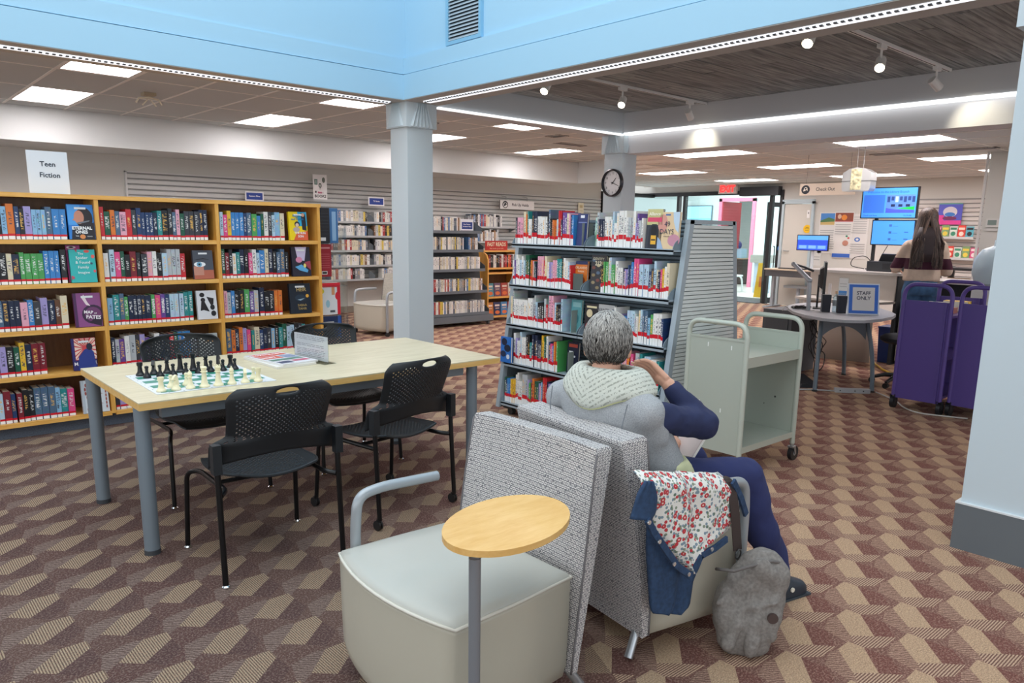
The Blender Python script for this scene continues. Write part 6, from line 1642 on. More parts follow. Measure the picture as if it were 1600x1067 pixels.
# screens on the pole
M_SCRB = emit('3A86F0', 1.0, 'lit_screen')
tv = thing('display_screen', 'wide blue lit screen high on the black pole', 'screen', (9.9, 4.17, 1.735), face_rz)
B().box(-.345, .345, -.02, .03, 0, .385).to('bezel', mat('14161B', .35), tv, bevel=.004)
def slab(*a): return ('r',)+a
printed([('r', -.332, .332, .012, .373, emit('4DA2FA', 0.40)), ('r', -.315, -.05, .07, .29, emit('3C7AE8', 0.37)), ('r', -.03, .315, .07, .29, emit('5C8CF0', 0.37)), ('p', [(-.03, .07), (.315, .07), (.315, .105), (.10, .11), (-.03, .13)], emit('4B5CE0', 0.37)), ('p', [(.10, .125), (.315, .15), (.315, .105)], emit('18C848', 0.37))] +
        [('r', -.02+.05*k, .015+.05*k, .20+.02*(k % 2), .27, emit('26407A' if k != 2 else 'A8C8F4', .6)) for k in range(7)] + [('r', .03+.09*k, .08+.09*k, .145, .175, emit('20305C', 0.21)) for k in range(3)], tv, 'screen_picture', y=-.0205)
lettering([('Welcome to the Library Branch', -.02, .325, .030, emit('2E66D8', 0.37), .0, 0, .95), ('Check out here', -.22, .038, .020, emit('2E66D8', 0.37)), ('10:19 AM', .24, .038, .018, emit('2E66D8', 0.37))], tv, 'screen_text', y=-.0245)
t2 = thing('display_screen', 'second blue lit screen hung below the wide one', 'screen', (9.9, 4.085, 1.405), face_rz)
B().box(-.265, .265, -.02, .03, 0, .315).to('bezel', mat('14161B', .35), t2, bevel=.004)
printed([('r', -.253, .253, .012, .303, emit('4A9CFA', 0.40))] + [('r', -.05, -.015, .23-.085*k, .26-.085*k, emit('3C6CB8', 0.30)) for k in range(3)] + [('r', .0, .06, .235-.085*k, .24-.085*k, emit('3C78D0', 0.33)) for k in range(3)] + [('r', .14, .19, .16-.085*k, .17-.085*k, emit('2A4C98', 0.30)) for k in range(2)], t2, 'screen_picture', y=-.0205)
B().box(.13, .25, -.022, -.02, .0, .010).to('sticker', mat('E8B23A', .5), t2)
pl = thing('screen_pole', 'black pole stand carrying the two blue screens on the counter', 'stand', (9.93, 4.33, 1.0925), face_rz)
B().box(-.02, .02, .005, .03, 0, .98).to('pole', M_BLK, pl); B().box(-.05, .10, -.06, .08, 0, .012).to('base', M_BLK, pl); B().box(.0, .3, .03, .05, .80, .84).box(0, .3, .03, .05, .42, .46).to('screen_bracket', M_BLK, pl)
def cable(lab, pts, r, col='16181B', name='cable', cat='cable', rr=.03):
    o = B().tube(fillet(pts, rr, 4), r, 8).to(name, mat(col, .5), None, smooth=2); tag(o, lab, cat); return o
cable('black cable looping beside the screen pole on the counter', [(9.85, 4.38, 1.10), (9.8, 4.55, 1.13), (9.8, 4.52, 1.24), (9.84, 4.38, 1.27), (9.85, 4.30, 1.2), (9.85, 4.31, 1.10)], .005, rr=.08)
cable('black cable hanging behind the lower screen', [(9.96, 4.16, 1.40), (9.96, 4.22, 1.28), (9.9, 4.19, 1.2), (9.88, 4.12, 1.17)], .004)

# ---- staff table with its things
M_GT = mat('A9ADB2', .45); M_LG = mat('6F7D88', .45, metal=.3)
st_ = thing('table', 'grey half-oval staff table on splayed metal legs', 'table', (7.75, 3.65, 0))
top = [(1231, 481), (1240, 487), (1258, 492), (1285, 497), (1320, 500), (1350, 500.5), (1378, 498), (1395, 494.5), (1400, 491), (1393, 487), (1370, 480), (1340, 476.5), (1300, 473.5), (1262, 472.5), (1242, 474.5), (1232, 477)]
tp_ = [(lambda p: (p.x-7.75, p.y-3.65))(at(px, py, 2, .74)) for px, py in top]
B().prism(tp_, .712, .74).to('tabletop', M_GT, st_, bevel=.003)
feet = [(7.05, 3.50, 7.30, 3.62), (7.47, 3.12, 7.55, 3.28), (8.17, 3.74, 8.05, 3.78)]
for (fx_, fy_, ux, uy) in feet:
    l_ = B().tube(fillet([(fx_-7.75, fy_-3.65, .015), ((fx_*.75+ux*.25)-7.75, (fy_*.75+uy*.25)-3.65, .38), (ux-7.75, uy-3.65, .712)], .25, 6), .021, 12).to('leg', M_LG, st_, smooth=True)
    B().lathe([(0, 0), (.026, 0), (.026, .012), (.018, .018), (0, .018)], (fx_-7.75, fy_-3.65, 0), 12).to('foot', mat('2B2E31', .5), l_)
p1_, p2_ = Vector((7.27, 3.60, 0)), Vector((7.53, 3.26, 0))
b = B(); nn = 12; topz = .71
q0 = []; q1 = []
for k in range(nn+1):
    s = k/nn; c = p1_.lerp(p2_, s); z = .50+.13*math.sin(PI*s)**.8
    q0.append(b.v((c.x-7.75, c.y-3.65, z-.0))); q1.append(b.v((c.x-7.75, c.y-3.65, topz)))
for k in range(nn): b.face([q0[k], q0[k+1], q1[k+1], q1[k]])
o = b.to('modesty_panel', mat('737B84', .5, metal=.2), st_); md = o.modifiers.new('t', 'SOLIDIFY'); md.thickness = .012
gb = thing('cabinet', 'dark grey computer cabinet below the left end of the staff table', 'cabinet', (7.95, 4.30, 0)); B().box(-.28, .30, -.16, .19, 0, .70).to('body', mat('5B5F63', .6), gb, bevel=.006); B().box(-.288, -.28, -.12, .15, .08, .62).to('door', mat('54585C', .6), gb, bevel=.003)
sf = thing('sign', 'white framed sign with blue border reading STAFF ONLY on the staff table', 'sign', (7.60, 3.345, .7405), rad(-50))
sf.rotation_euler = (rad(-14), 0, rad(-52))
B().box(-.15, .15, -.004, .004, 0, .315).to('frame', mat('DFE9F4', .4), sf, bevel=.002); B().box(-.02, .02, .0, .10, 0, .004).to('stand', mat('DFE9F4', .4), sf)
printed([('r', -.138, .138, .012, .303, '3C76D8'), ('r', -.105, .105, .04, .275, 'E4E4E2')], sf, y=-.0045); lettering([('STAFF', 0, .215, .036, '23304A', .015), ('ONLY', 0, .165, .036, '23304A', .015)], sf, y=-.0055)
for k, (x_, y_) in enumerate(((7.56, 3.72), (7.585, 3.565))):
    t = thing('speaker', ('dark computer speaker at left beside the clear bottle', 'dark computer speaker between the bottle and the staff sign')[k], 'speaker', (x_, y_, .7405), rad(-55), 'pair of computer speakers')
    B().hexa([(-.040, -.045, 0), (.040, -.045, 0), (.040, .045, 0), (-.040, .045, 0), (-.044, -.04, .175), (.044, -.04, .175), (.044, .05, .175), (-.044, .05, .175)]).to('cabinet', mat('34363E', .6), t, bevel=.005); B().box(-.036, .036, -.050, -.043, .012, .165).to('grille', mat('3D3F48', .9), t)
bottle('clear water bottle between the two speakers on the staff table', 7.64, 3.655, .74, .030, .215, 'E3EFF4', 'E8C9A4')
ma = thing('articulated_stand', 'silver monitor arm clamped to the staff table edge', 'monitor stand', (7.55, 3.90, .74))
B().box(-.035, .035, -.05, .05, -.10, .004).to('clamp', M_ALU, ma, bevel=.003)
B().cyl((0, 0, 0), (-.01, .01, .30), .022, .022, 14).to('lower_arm', mat('B9BFC6', .35, metal=.3), ma, smooth=True)
B().cyl((-.01, .01, .31), (.02, .22, .47), .026, .022, 14).to('upper_arm', mat('B9BFC6', .35, metal=.3), ma, smooth=True)
B().ball((-.01, .01, .31), .03).ball((.02, .22, .47), .026).to('joint', mat('AEB4BA', .35, metal=.4), ma, smooth=True)
B().tube([(.02, .22, .47), (.10, .14, .44), (.16, .06, .40)], .012, 8).to('link', mat('3A3D42', .4), ma)
mo = thing('monitor', 'black monitor seen edge-on behind the silver arm', 'monitor', (7.86, 3.90, .9), rad(28))
B().box(-.25, .25, -.004, .022, 0, .34).to('screen_panel', mat('17191D', .35), mo, bevel=.004); B().hexa([(-.18, .02, .05), (.18, .02, .05), (.12, .06, .08), (-.12, .06, .08), (-.18, .02, .29), (.18, .02, .29), (.12, .06, .26), (-.12, .06, .26)]).to('rear_housing', mat('22252A', .5), mo)
B().box(-.012, .012, .05, .07, -.15, .2).box(-.1, .1, -.02, .10, -.158, -.150).to('stand', mat('22252A', .5), mo)
random.seed(9)
b = B()
for k in range(7):
    pts = [(7.60+random.uniform(-.05, .05), 4.0+random.uniform(-.05, .05), .748)]
    for j in range(4): pts.append((7.58+random.uniform(-.10, .16), 4.02+random.uniform(-.08, .08), .748+random.uniform(0, .03)))
    b.tube(fillet(pts, .03, 4), .0045, 6)
tag(b.to('tangled_cables', mat('16181B', .5), None, smooth=2), 'tangle of black cables on the left end of the staff table', 'cables', kind='stuff')
b = B()
for k in range(6):
    pts = [(7.62, 3.86+.02*k, .70)]
    for j in range(5): pts.append((7.60+random.uniform(-.05, .08), 3.80+random.uniform(-.11, .12), .58-.10*j+random.uniform(-.04, .04)))
    pts.append((7.6, 3.80, .03+.01*k)); b.tube(fillet(pts, .05, 4), .0048, 6)
tag(b.to('dangling_cables', mat('16181B', .5), None, smooth=2), 'bundle of black cables dangling under the left end of the staff table', 'cables', kind='stuff')
cable('white cable hanging from the left end of the staff table', [(7.5, 4.1, .75), (7.46, 4.13, .77), (7.42, 4.12, .72)], .004, 'D8D8D8')
cable('grey power cord running along the carpet to the staff table', [(6.95, 3.64, .008), (7.05, 3.56, .008), (7.2, 3.36, .008)], .007, 'C9CBCC')
cable('pale power cord running on the carpet below the purple cart', [(7.47, 3.08, .008), (7.25, 2.80, .008), (6.98, 2.62, .008), (6.86, 2.45, .008), (7.0, 2.1, .008)], .007, 'C9C7C0', rr=.1)
cable('yellow and black cord cover on the floor behind the staff table', [(9.15, 3.82, .013), (8.8, 3.58, .013), (8.5, 3.28, .013)], .012, 'D8B23A')
pd = thing('computer_base', 'low black wedge shaped unit on the carpet under the staff table', 'computer', (7.26, 3.78, 0), rad(-40)); B().hexa([(-.06, -.19, 0), (.12, -.19, 0), (.12, .19, 0), (-.06, .19, 0), (-.04, -.17, .035), (.10, -.17, .05), (.10, .14, .085), (-.04, .14, .07)]).to('case', mat('26292E', .45), pd, bevel=.005)
ps = thing('power_strip', 'long grey power strip lying on the carpet before the staff table', 'power strip', (7.285, 3.235, 0), rad(-48)); B().box(-.165, .165, -.028, .028, .001, .042).to('housing', mat('B4B8BC', .4), ps, bevel=.004)
b = B()
for xx in (-.12, .02, .10): b.box(xx-.006, xx+.006, -.029, -.028, .018, .028)
b.to('slots', mat('33363A', .5), ps)['kind'] = 'stuff'
oc = thing('office_chair', 'black office chair half hidden by the purple cart', 'chair', (8.05, 3.08, 0))
B().lathe([(0, .44), (.20, .445), (.24, .47), (.24, .50), (.20, .525), (0, .53)], n=24).to('seat', mat('2B2F36', .8), oc, smooth=True); B().cyl((0, 0, .08), (0, 0, .44), .028, n=12).to('gas_lift', mat('202225', .4), oc)
for k in range(5):
    a = 2*PI*k/5+.5; l_ = B().tube([(0, 0, .11), (.16*math.cos(a), .16*math.sin(a), .10), (.28*math.cos(a), .28*math.sin(a), .06)], [.026, .022, .016], 8).to('base_arm', mat('202225', .4), oc, smooth=True)
    B().cyl((.28*math.cos(a)-.02, .28*math.sin(a), .028), (.28*math.cos(a)+.02, .28*math.sin(a), .028), .028, n=12).to('caster', mat('17181A', .4), oc)
# things on the desk ledge
nb = thing('brochure_holder', 'clear brochure holder with blue leaflet on the desk ledge', 'brochure holder', (8.98, 4.22, .7625), face_rz)
B().box(-.06, .06, 0, .004, 0, .26).box(-.06, .06, -.05, -.046, 0, .08).to('acrylic_stand', M_ACR, nb); B().box(-.055, .055, -.004, -.001, .01, .25).to('leaflet', mat('DDE2E2', .5), nb); printed([('r', -.05, .05, .02, .10, '3C86D0'), ('r', -.045, .045, .15, .155, '9AA0A4'), ('r', -.045, .045, .18, .185, '9AA0A4')], nb, y=-.0045)
dp = thing('desk_letters', 'pale freestanding cut-out number shapes on the desk ledge', 'ornament', (8.95, 4.42, .7625), face_rz)
lettering([('21', 0, .10, .13, 'CFCBCB', .05)], dp, 'numerals', y=0).modifiers.new('t', 'SOLIDIFY').thickness = .012
B().box(-.11, .10, -.02, .02, 0, .03).to('base', mat('BFC0BE', .5), dp)
sc_ = thing('scanner', 'small black hand scanner lying on the desk ledge', 'scanner', (8.95, 3.92, .7625), rad(20)); B().box(-.03, .03, -.10, .06, .002, .012).tube([(0, .0, .012), (0, .05, .04)], .012, 8).to('scanner_body', mat('1B1D20', .4), sc_, bevel=.002)

# ================================================================== ENTRANCE SIDE
ds = thing('desk', 'light standing desk with grey legs in front of the pale steel door', 'desk', (14.7, 7.75, 0))
B().box(-.30, .30, -.66, .74, .79, .815).to('desktop', mat('D9C8B0', .5), ds, bevel=.003); B().box(-.28, -.26, -.64, .72, .66, .79).to('front_rail', mat('55585C', .5), ds)
for yy in (-.60, .68): l_ = B().box(-.03, .03, yy-.03, yy+.03, .03, .79).to('leg', mat('AEBAC4', .4, metal=.3), ds, bevel=.003); B().box(-.30, .30, yy-.035, yy+.035, 0, .03).to('foot', mat('AEBAC4', .4, metal=.3), l_, bevel=.004)
km = thing('monitor', 'blue lit kiosk monitor on the standing desk', 'monitor', (14.65, 7.60, .8155), face_rz)
B().box(-.335, .335, -.015, .02, .385, .70).to('bezel', mat('14161B', .35), km, bevel=.005); B().box(-.025, .025, .02, .05, .01, .5).box(-.10, .10, -.06, .10, 0, .012).to('stand', mat('C9D2D8', .4), km)
printed([('r', -.32, .32, .40, .685, emit('2C50D8', 0.37)), ('r', -.32, .32, .60, .685, emit('5AA8F4', 0.37)), ('r', -.30, .30, .42, .50, emit('3E78E8', 0.37))] + [('r', -.28+.2*k, -.12+.2*k, .43, .49, emit('7AB0F4', 0.37)) for k in range(3)], km, 'screen_picture', y=-.0155)
kb = thing('keyboard', 'black keyboard tray on the standing desk', 'keyboard', (14.60, 7.95, .8155), face_rz); B().box(-.30, .30, -.07, .07, 0, .022).to('case', mat('2A2D31', .5), kb, bevel=.004)
stl = thing('stool', 'grey rectangular stool under the standing desk', 'stool', (14.9, 7.98, 0)); B().box(-.18, .18, -.30, .22, .42, .47).to('seat', mat('9AA3A8', .5), stl, bevel=.008); B().box(-.03, .03, -.05, .0, 0, .42).to('post', mat('AEBAC4', .4), stl); B().box(-.15, .15, -.2, .15, 0, .02).to('base', mat('AEBAC4', .4), stl)
# posters on the wall
def wall_sheet(lab, px0, py0, px1, py1, base, pr, name='poster', cat='poster', X=15.19):
    a = at(px0, py0, 0, X); c = at(px1, py1, 0, X); w_ = abs(a.y-c.y); h = abs(a.z-c.z)
    o = thing(name, lab, cat, (X, (a.y+c.y)/2, min(a.z, c.z)), face_rz); B().box(-w_/2, w_/2, 0, .006, 0, h).to('sheet', mat(base, .5), o)
    P = []
    for q in pr:
        if q[0] == 'r': P.append(('r', (q[1]-.5)*w_, (q[2]-.5)*w_, q[3]*h, q[4]*h, q[5]))
        elif q[0] == 'e': P.append(('e', (q[1]-.5)*w_, q[2]*h, q[3]*w_, q[4]*h, q[5]))
        else: P.append(('p', [((a_-.5)*w_, b_*h) for a_, b_ in q[1]], q[2]))
    if P: printed(P, o, y=-.001, dy=.001)
    return o
tl_ = [('r', .08, .92, .55-.055*k, .57-.055*k, 'A9ACAC') for k in range(9)]
wall_sheet('white poster with a blue sky and beach photo, left of three', 1282, 332, 1304, 396, 'DDDDDA', [('r', .05, .95, .70, .98, '4A8AD0'), ('r', .05, .95, .70, .80, 'C9B070'), ('p', [(.05, .80), (.5, .88), (.95, .82), (.95, .78), (.05, .76)], '4F7A4A')]+tl_)
wall_sheet('white poster with an orange photo and blue foot strip, middle of three', 1305.5, 331, 1328, 404, 'E0E0DD', [('r', .03, .97, .80, .98, '8A4A3A'), ('e', .5, .88, .15, .06, 'E08A3A'), ('e', .25, .90, .1, .05, 'D8B8A0'), ('r', .03, .97, .79, .81, 'B0343A'), ('e', .72, .48, .06, .02, '3A8A6A'), ('e', .82, .44, .06, .02, 'C84A4A'), ('e', .68, .33, .16, .06, 'C08A78'), ('r', .03, .97, .02, .10, '3C6CC8')]+[('r', .08, .9, .72-.05*k, .735-.05*k, 'A9ACAC') for k in range(5)], X=15.181)
wall_sheet('white text poster with a small blue round emblem, right of three', 1330.5, 334, 1352, 405, 'DCDCD9', [('e', .45, .43, .16, .05, '4A78C0'), ('e', .45, .43, .08, .025, 'DCDCD9')]+[('r', .1, .9, .92-.05*k, .935-.05*k, 'B0B3B3') for k in range(8)]+[('r', .1, .9, .32-.05*k, .335-.05*k, 'B0B3B3') for k in range(5)])
wall_sheet('small white notice with dark photos left below the posters', 1271, 372, 1281, 415, 'D8DAD8', [('r', .5, .95, .55, .85, '5A5A60'), ('r', .1, .9, .3, .33, 'A9ACAC'), ('r', .1, .9, .2, .23, 'A9ACAC')])
nt2 = thing('notice', 'yellow round notice with small print on the steel door', 'notice', (15.165, 8.02, 1.635), face_rz); B(MY).lathe([(0, 0), (.085, 0), (.085, .004), (0, .004)], n=28).to('disc', mat('F2C21E', .4), nt2); printed([('r', -.05, .05, -.005, .006, '4A3C10'), ('r', -.04, .04, -.035, -.027, '4A3C10'), ('r', -.035, .035, .028, .035, '4A3C10')], nt2, y=-.0045)
s = thing('notice', 'narrow white strip notice on the steel door above the yellow one', 'notice', (15.165, 8.02, 1.86), face_rz); B().box(-.03, .03, 0, .004, 0, .16).to('sheet', mat('F2F2F0', .5), s); printed([('e', 0, .1, .012, .02, '6A6A6A')], s, y=-.001)
ab = thing('access_button', 'blue square door button on the wall beside the steel door', 'button', (15.19, 8.62, 1.15), face_rz); B().box(-.06, .06, -.03, 0, 0, .14).to('plate', mat('C9D2D6', .4), ab, bevel=.005); B().box(-.035, .035, -.036, -.03, .03, .11).to('button', mat('3A7AC8', .4), ab, bevel=.003)

# slatted wall with comics
sw2 = struct(B().box(15.17, 15.2, 4.72, 5.86, .50, 2.21).to('slatted_wall', mat('8F8F8E', .6))); sw2['label'] = 'grey slatted display wall with comics near the right wall'
sl2 = B(); sl2.prism([(15.17, 0), (15.152, .006), (15.152, .056), (15.17, .064)], 4.73, 5.85, axis=1); sl2 = sl2.mesh('slat', mat('CBC8C4', .45))
for k in range(22): link('slat', sl2, sw2, (0, 0, .515+k*.0765))
struct(B().box(15.14, 15.2, 4.68, 4.73, 0, ZL).to('trim_11', mat('B5B6B6', .4)))
wall_sheet('blue and pink comic poster with a round white creature on the slatted wall', 1468, 318, 1501, 351, '5A5FC8', [('r', 0, .25, 0, .45, 'E0479A'), ('r', 0, 1, 0, .2, 'E0479A'), ('r', 0, 1, .96, 1.0, '6ABFA8'), ('e', .5, .60, .3, .25, 'D8D4DC'), ('e', .5, .48, .22, .1, '3C7CC8'), ('e', .5, .30, .3, .09, '7A2E5A')], X=15.12)
for k, (y0, z0) in enumerate(((5.16, 1.50), (5.05, 1.13))):
    rk = thing('wall_rack', ('upper wire rack of comics on the right slatted wall', 'lower wire rack of comics on the right slatted wall')[k], 'rack', (15.13, y0, z0), face_rz)
    B().box(-.36, .36, -.12, 0, -.012, 0).box(-.36, .36, -.122, -.116, 0, .03).to('shelf', mat('C9CCCC', .4), rk)
    for j, (c, c2) in enumerate((('C94A7A', 'E9D8DA'), ('7FA06A', 'E2C94A'), ('D4DCD2', '3A8A6A'), ('D8402E', 'F2D8C8'), ('5AAEC0', '20242B'))[::(1 if k == 0 else -1)]):
        face_book('comic', '%s comic, %s from left, %s rack of the right slatted wall' % ((('pink', 'green', 'pale', 'red', 'turquoise'), ('turquoise', 'red', 'pale', 'green', 'pink'))[k][j], ORD[j], ('upper', 'lower')[k]), 15.13-.07, y0+.27-.135*j, z0+.003, .125, .21+.02*(j % 2), c, [('r', -.05, .05, .15, .19, c2), ('e', .0, .08, .04, .04, c2)], [], t=.008, rz=face_rz, sticker=False)
# black trolley frame
bf = thing('trolley', 'black framed trolley with papers in front of the right slatted wall', 'trolley', (12.0, 3.98, 0))
for yy in (-.26, .26): B().box(-.02, .02, yy-.04, yy+.04, 0, 1.09).box(.5, .54, yy-.04, yy+.04, 0, 1.09).to('post', M_BLK, bf)
B().box(-.02, .54, -.3, .3, 1.05, 1.085).to('top_rail', M_BLK, bf); B().box(0, .54, -.22, .22, .86, .88).to('shelf', mat('D8C9B4', .5), bf); B().box(0, .54, -.3, .3, .80, .83).to('lower_rail', M_BLK, bf)
pp = thing('papers', 'orange edged stack of papers on the black trolley', 'papers', (12.2, 3.98, .8805)); B().box(-.15, .15, -.2, .2, 0, .05).to('sheets', mat('E0B890', .6), pp)
# thermostat and water cooler at the right
th_ = thing('thermostat', 'white wall thermostat with grey screen on the beige wall', 'thermostat', (10.995, 3.31, 1.655), face_rz); B().box(-.075, .075, -.025, 0, 0, .105).to('housing', mat('DADAD6', .5), th_, bevel=.005); B().box(-.055, .045, -.028, -.024, .025, .088).to('screen', mat('7A8C86', .3), th_); B().box(-.065, .07, -.02, 0, -.05, -.015).to('lower_plate', mat('D2D2CE', .5), th_, bevel=.004)
wc_ = thing('water_cooler', 'pale blue water cooler bottle half hidden behind the right pillar', 'water cooler', (9.0, 2.62, 0))
B().lathe([(0, 1.0), (.10, 1.0), (.19, 1.05), (.225, 1.16), (.215, 1.30), (.15, 1.40), (.05, 1.44), (.045, 1.50), (0, 1.50)], n=28).to('water_bottle', mat('BCD2DC', .25), wc_, smooth=True); B().box(-.16, .16, -.16, .16, 0, 1.0).to('cooler_body', mat('D8DCDC', .5), wc_, bevel=.01)

# ================================================================== VESTIBULE
vb = struct(B().box(19.5, 19.7, 12.0+1.05, 18, 0, 3).box(19.5, 19.7, 4, 11.93, 0, 3).box(19.5, 19.7, 11.93, 13.05, 2.44, 3).to('wall_vestibule', mat('D6E2E2', .7)))
struct(B().box(15.3, 24, 4, 18, 2.95, 3.05).to('ceiling', mat('D8DCDC', .7)))
struct(B().box(23.5, 23.6, 10, 15, 0, 3).to('wall_far_office', mat('B9BEBC', .7)))
pf = thing('door_2', 'pink door frame of the room beyond the vestibule', 'door', (19.48, 12.49, 0)); pf['kind'] = 'structure'
B().box(-.04, .06, .50, .60, 0, 2.5).box(-.04, .06, -.60, -.50, 0, 2.5).box(-.04, .06, -.6, .6, 2.42, 2.52).to('door_frame', mat('E887A4', .5), pf); B().box(0, .95, .47, .50, 0, 2.42).to('door_panel', mat('A8323C', .5), pf)
vw = thing('window_1', 'blue lit window in the vestibule wall', 'window', (19.48, 13.80, 1.74), face_rz); vw['kind'] = 'structure'
B().box(-.48, .48, -.03, .0, 0, .58).to('window_frame', mat('6A7C86', .5), vw); printed([('r', -.45, .45, .03, .55, emit('9FD8F2', 0.46)), ('r', -.45, .45, .03, .2, emit('7FBFE0', 0.42))], vw, 'window_pane', y=-.032)
wf = thing('wet_floor_sign', 'yellow folding wet floor sign inside the entrance', 'floor sign', (16.75, 9.93, 0), rad(-60))
for s in (-1, 1): B().hexa([(-.16, s*.16-.01, 0), (.16, s*.16-.01, 0), (.16, s*.16+.01, 0), (-.16, s*.16+.01, 0), (-.09, s*.02-.01, .82), (.09, s*.02-.01, .82), (.09, s*.02+.01, .82), (-.09, s*.02+.01, .82)]).to('sign_board', mat('F2B81C', .45), wf)
B().box(-.05, .05, -.175, -.16, .25, .5).to('print', mat('D8702A', .5), wf)
cs = thing('chair', 'white moulded chair in the vestibule', 'chair', (17.6, 11.35, 0))
for s in (-1, 1): B().tube(fillet([(-.25, s*.22, 0), (-.2, s*.22, .42), (.2, s*.22, .42), (.25, s*.22, 0)], .2, 6), .025, 8).to('leg_hoop', mat('E9EBEB', .4), cs)
B().box(-.22, .22, -.24, .24, .40, .44).to('seat', mat('E9EBEB', .4), cs, bevel=.01)
ct = thing('cabinet', 'dark low cabinet with a blue thing on top in the far room', 'cabinet', (20.6, 13.2, 0)); B().box(-.3, .3, -.5, .5, 0, .75).to('body', mat('2E2A28', .6), ct); B().box(-.32, .32, -.52, .52, .75, .78).to('top', mat('A88A66', .5), ct); B().box(-.305, -.3, -.45, .45, .1, .4).to('door', mat('3A3634', .6), ct)
bx = thing('box', 'pale blue box on the dark far cabinet', 'box', (20.5, 13.0, .7815)); B().box(-.15, .15, -.2, .2, 0, .28).to('box_body', mat('A8CBE2', .5), bx, bevel=.01); B().ball((0, .05, .38), (.12, .14, .14)).to('cover', mat('2B2F6E', .7), bx, smooth=True)
bl2 = thing('bin', 'grey bin with pale front beside the yellow floor sign', 'bin', (17.9, 10.60, 0)); B().box(-.15, .15, -.16, .16, 0, .78).to('bin_body', mat('B9C4D4', .5), bl2, bevel=.01); B().box(-.2, .2, -.26, .26, .78, .98).to('lid', mat('A8A49C', .5), bl2, bevel=.01)

# ================================================================== STANDING PERSON
wp = thing('person', 'long-haired person in a cream and maroon sweater standing at the counter, back turned', 'person', (8.95, 3.335, 0))
WM = Matrix.Rotation(rad(30), 4, 'Z')
M_SK2 = mat('D8A890', .5)
def wb_(): return B(WM)
# local: faces +x
b = wb_()
for s in (-1, 1):
    capsule(b, (.0, s*.085, .93), (.01, s*.095, .52), .07, .055); capsule(b, (.01, s*.095, .52), (-.01, s*.10, .10), .055, .038); capsule(b, (.0, s*.10, .045), (.13, s*.11, .035), .035, .028)
capsule(b, (.0, 0, .97), (.0, 0, 1.30), .095, .10); capsule(b, (0, 0, 1.42), (.01, 0, 1.56), .055, .05); capsule(b, (0, -.13, 1.43), (0, .13, 1.43), .06, .06)
ELw = [(.12, .245, 1.18), (.10, -.26, 1.15)]; WRw = [(.42, .20, 1.135), (.34, -.16, 1.145)]
for k, s in enumerate((1, -1)): capsule(b, (.0, s*.165, 1.42), ELw[k], .048, .040); capsule(b, ELw[k], WRw[k], .037, .026)
blob('body', b, M_SK2, wp, .012, 2)
for k in (0, 1):
    b = wb_(); make_hand(b, WRw[k], (1, 0, -.12), (0, 0, -1), 1.0, .25, side=(1 if k == 0 else -1)); blob('hand', b, M_SK2, wp, .005, 2)
hw_, HWM = make_head(wp, WM @ Vector((.02, 0, 1.70)), rad(34), .118, M_SK2)
m_, nt_, bs_, n_ = newmat('striped_sweater', .95)
tc_ = nt_.nodes.new('ShaderNodeTexCoord'); Sz = n_.sep(tc_.outputs['Object'])[2]
inb = n_.m('MULTIPLY', n_.m('GREATER_THAN', Sz, 1.165), n_.m('LESS_THAN', Sz, 1.285))
nz_ = n_.noise(tc_.outputs['Object'], 14, 3)
nt_.links.new(n_.mix(inb, n_.mix(nz_, lin('C2AC98'), lin('DCC9B5')), lin('4A2536')), bs_.inputs['Base Color'])
M_SW = m_
b = wb_(); loft(b, [tring(b, c, a, w_, 0) for c, a, w_ in (((0, 0, 1.035), .13, .185), ((0, 0, 1.06), .135, .19), ((0, 0, 1.18), .13, .18), ((0, 0, 1.32), .125, .185), ((0, 0, 1.42), .11, .19), ((0, 0, 1.47), .09, .14), ((0, 0, 1.50), .07, .08))])
for k, s in enumerate((1, -1)): capsule(b, (0, s*.16, 1.415), ELw[k], .068, .068); capsule(b, ELw[k], Vector(ELw[k]).lerp(Vector(WRw[k]), .85), .066, .042)
blob('sweater', b, M_SW, wp, .011, 4, .02, .1)
b = wb_()
loft(b, [tring(b, (0, 0, .88), .135, .18, 0), tring(b, (-.01, 0, .97), .14, .178, 0), tring(b, (0, 0, 1.06), .12, .16, 0)])
for s in (-1, 1): capsule(b, (.0, s*.085, .92), (.01, s*.095, .52), .10, .075); capsule(b, (.01, s*.095, .52), (-.01, s*.10, .10), .074, .062)
blob('jeans', b, mat('3E6288', .9, var=.3, vs=14), wp, .012, 3, .012, .08)
for s in (-1, 1):
    b = B(WM @ Matrix.Translation((0, s*.10, 0))); loft(b, [[(x_*k+dx, y_*k2, z) for x_, y_ in rrect(.26, .09, .043, 4)] for z, k, k2, dx in ((.002, 1, 1, .04), (.03, 1, 1, .04), (.06, .9, .9, .03), (.085, .5, .7, -.02))]); blob('shoe', b, mat('E4E2DC', .5), wp, .008, 2)
M_HAIRB = hair_material('brown_hair', '2C2220', '8A7264', 0, 1)
random.seed(31)
rt = []
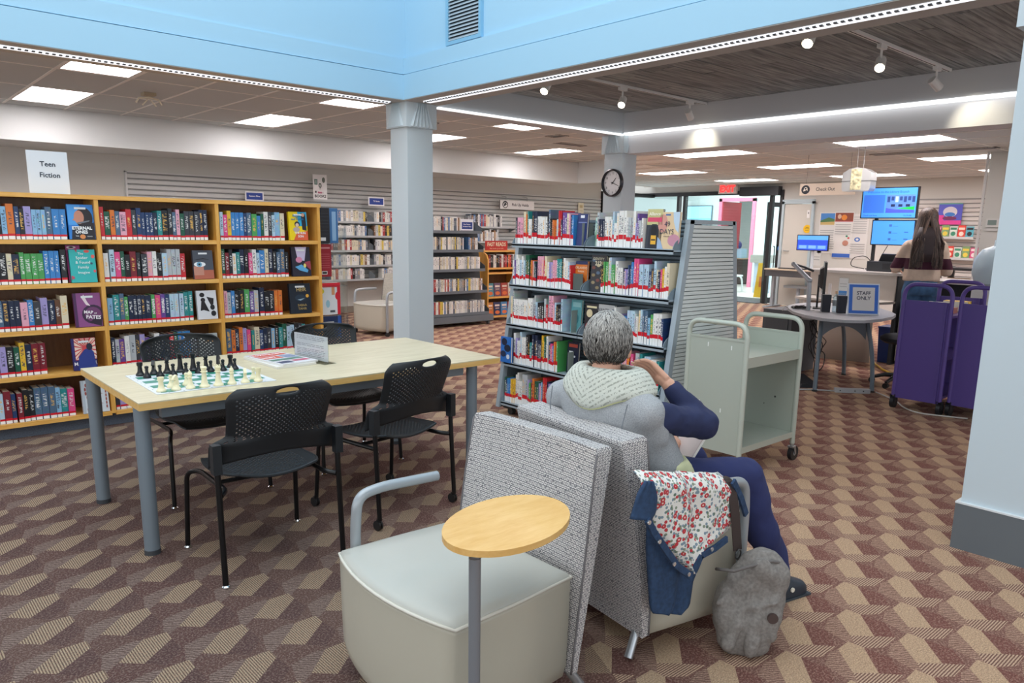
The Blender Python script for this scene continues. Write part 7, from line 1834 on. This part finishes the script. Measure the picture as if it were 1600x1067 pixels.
for k in range(1500):
    th = random.uniform(0, 2*PI); ph = math.acos(random.uniform(-.2, 1)); c0 = Vector((math.sin(ph)*math.cos(th), math.sin(ph)*math.sin(th), math.cos(ph)))
    E_ = Vector((.108, .092, .112)); ctr = Vector((-.012, 0, .022)); p = Vector((c0.x*E_.x, c0.y*E_.y, c0.z*E_.z))+ctr
    if p.x > .05 and p.z < .08: continue
    nrm = Vector((c0.x/E_.x, c0.y/E_.y, c0.z/E_.z)).normalized()
    pw = HWM @ p; nw = HWM.to_3x3() @ nrm
    crown = HWM @ Vector((-.02, 0, .13)); hc = HWM @ ctr
    pts = [pw+nw*.004]; q = p.copy()
    for i in range(6):
        u_ = q-ctr; d = Vector((-.25, (1 if u_.y >= 0 else -1)*.25, -1)); n2 = Vector((u_.x/E_.x**2, u_.y/E_.y**2, u_.z/E_.z**2)).normalized()
        if q.z > ctr.z-.03: d = d-n2*d.dot(n2)
        q = q+d.normalized()*.035; 
        if q.z > ctr.z-.03: u_ = Vector(((q-ctr).x/E_.x, (q-ctr).y/E_.y, (q-ctr).z/E_.z)); q = ctr+(q-ctr)/u_.length*1.03
        pts.append(HWM @ q + nw*.004)
    e = pts[-1]; Wd = WM.to_3x3() @ Vector((-.145-random.uniform(0, .03), 0, 0)); lat = (WM.inverted() @ e).y
    end = WM @ Vector((-.165+random.uniform(-.02, .015), max(-.16, min(.16, lat*1.35+random.gauss(0, .02))), 0)); zend = random.uniform(1.17, 1.30) if random.random() < .8 else random.uniform(1.25, 1.45)
    for i in range(1, 7):
        s = i/6; pp_ = e.lerp(Vector((end.x, end.y, zend)), s); bulge = math.sin(PI*s)*.018; pp_ += (WM.to_3x3() @ Vector((-bulge, 0, 0))); pts.append(pp_)
    rt.append((pts, max(0, min(1, random.gauss(.28, .2)+(.35 if random.random() < .1 else 0))), nw if nw.length else Vector((0, 0, 1))))
strands('hair', hw_, M_HAIRB, rt, .006)
b = B(); b.M = HWM; b.ball((-.014, 0, .024), (.104, .09, .106), 20, 12)
for v_ in list(b.bm.verts):
    lc = HWM.inverted() @ v_.co
    if lc.x > .045 and lc.z < .07: b.bm.verts.remove(v_)
b.to('hair_cap', mat('33282A', .6), hw_, smooth=2)
b = wb_(); loft(b, [tring(b, (-.09, 0, 1.62), .03, .09, 0), tring(b, (-.13, 0, 1.50), .035, .13, 0), tring(b, (-.15, 0, 1.36), .03, .14, 0), tring(b, (-.155, 0, 1.25), .02, .125, 0)]); b.to('hair_fall', mat('33282A', .6), hw_, smooth=2)
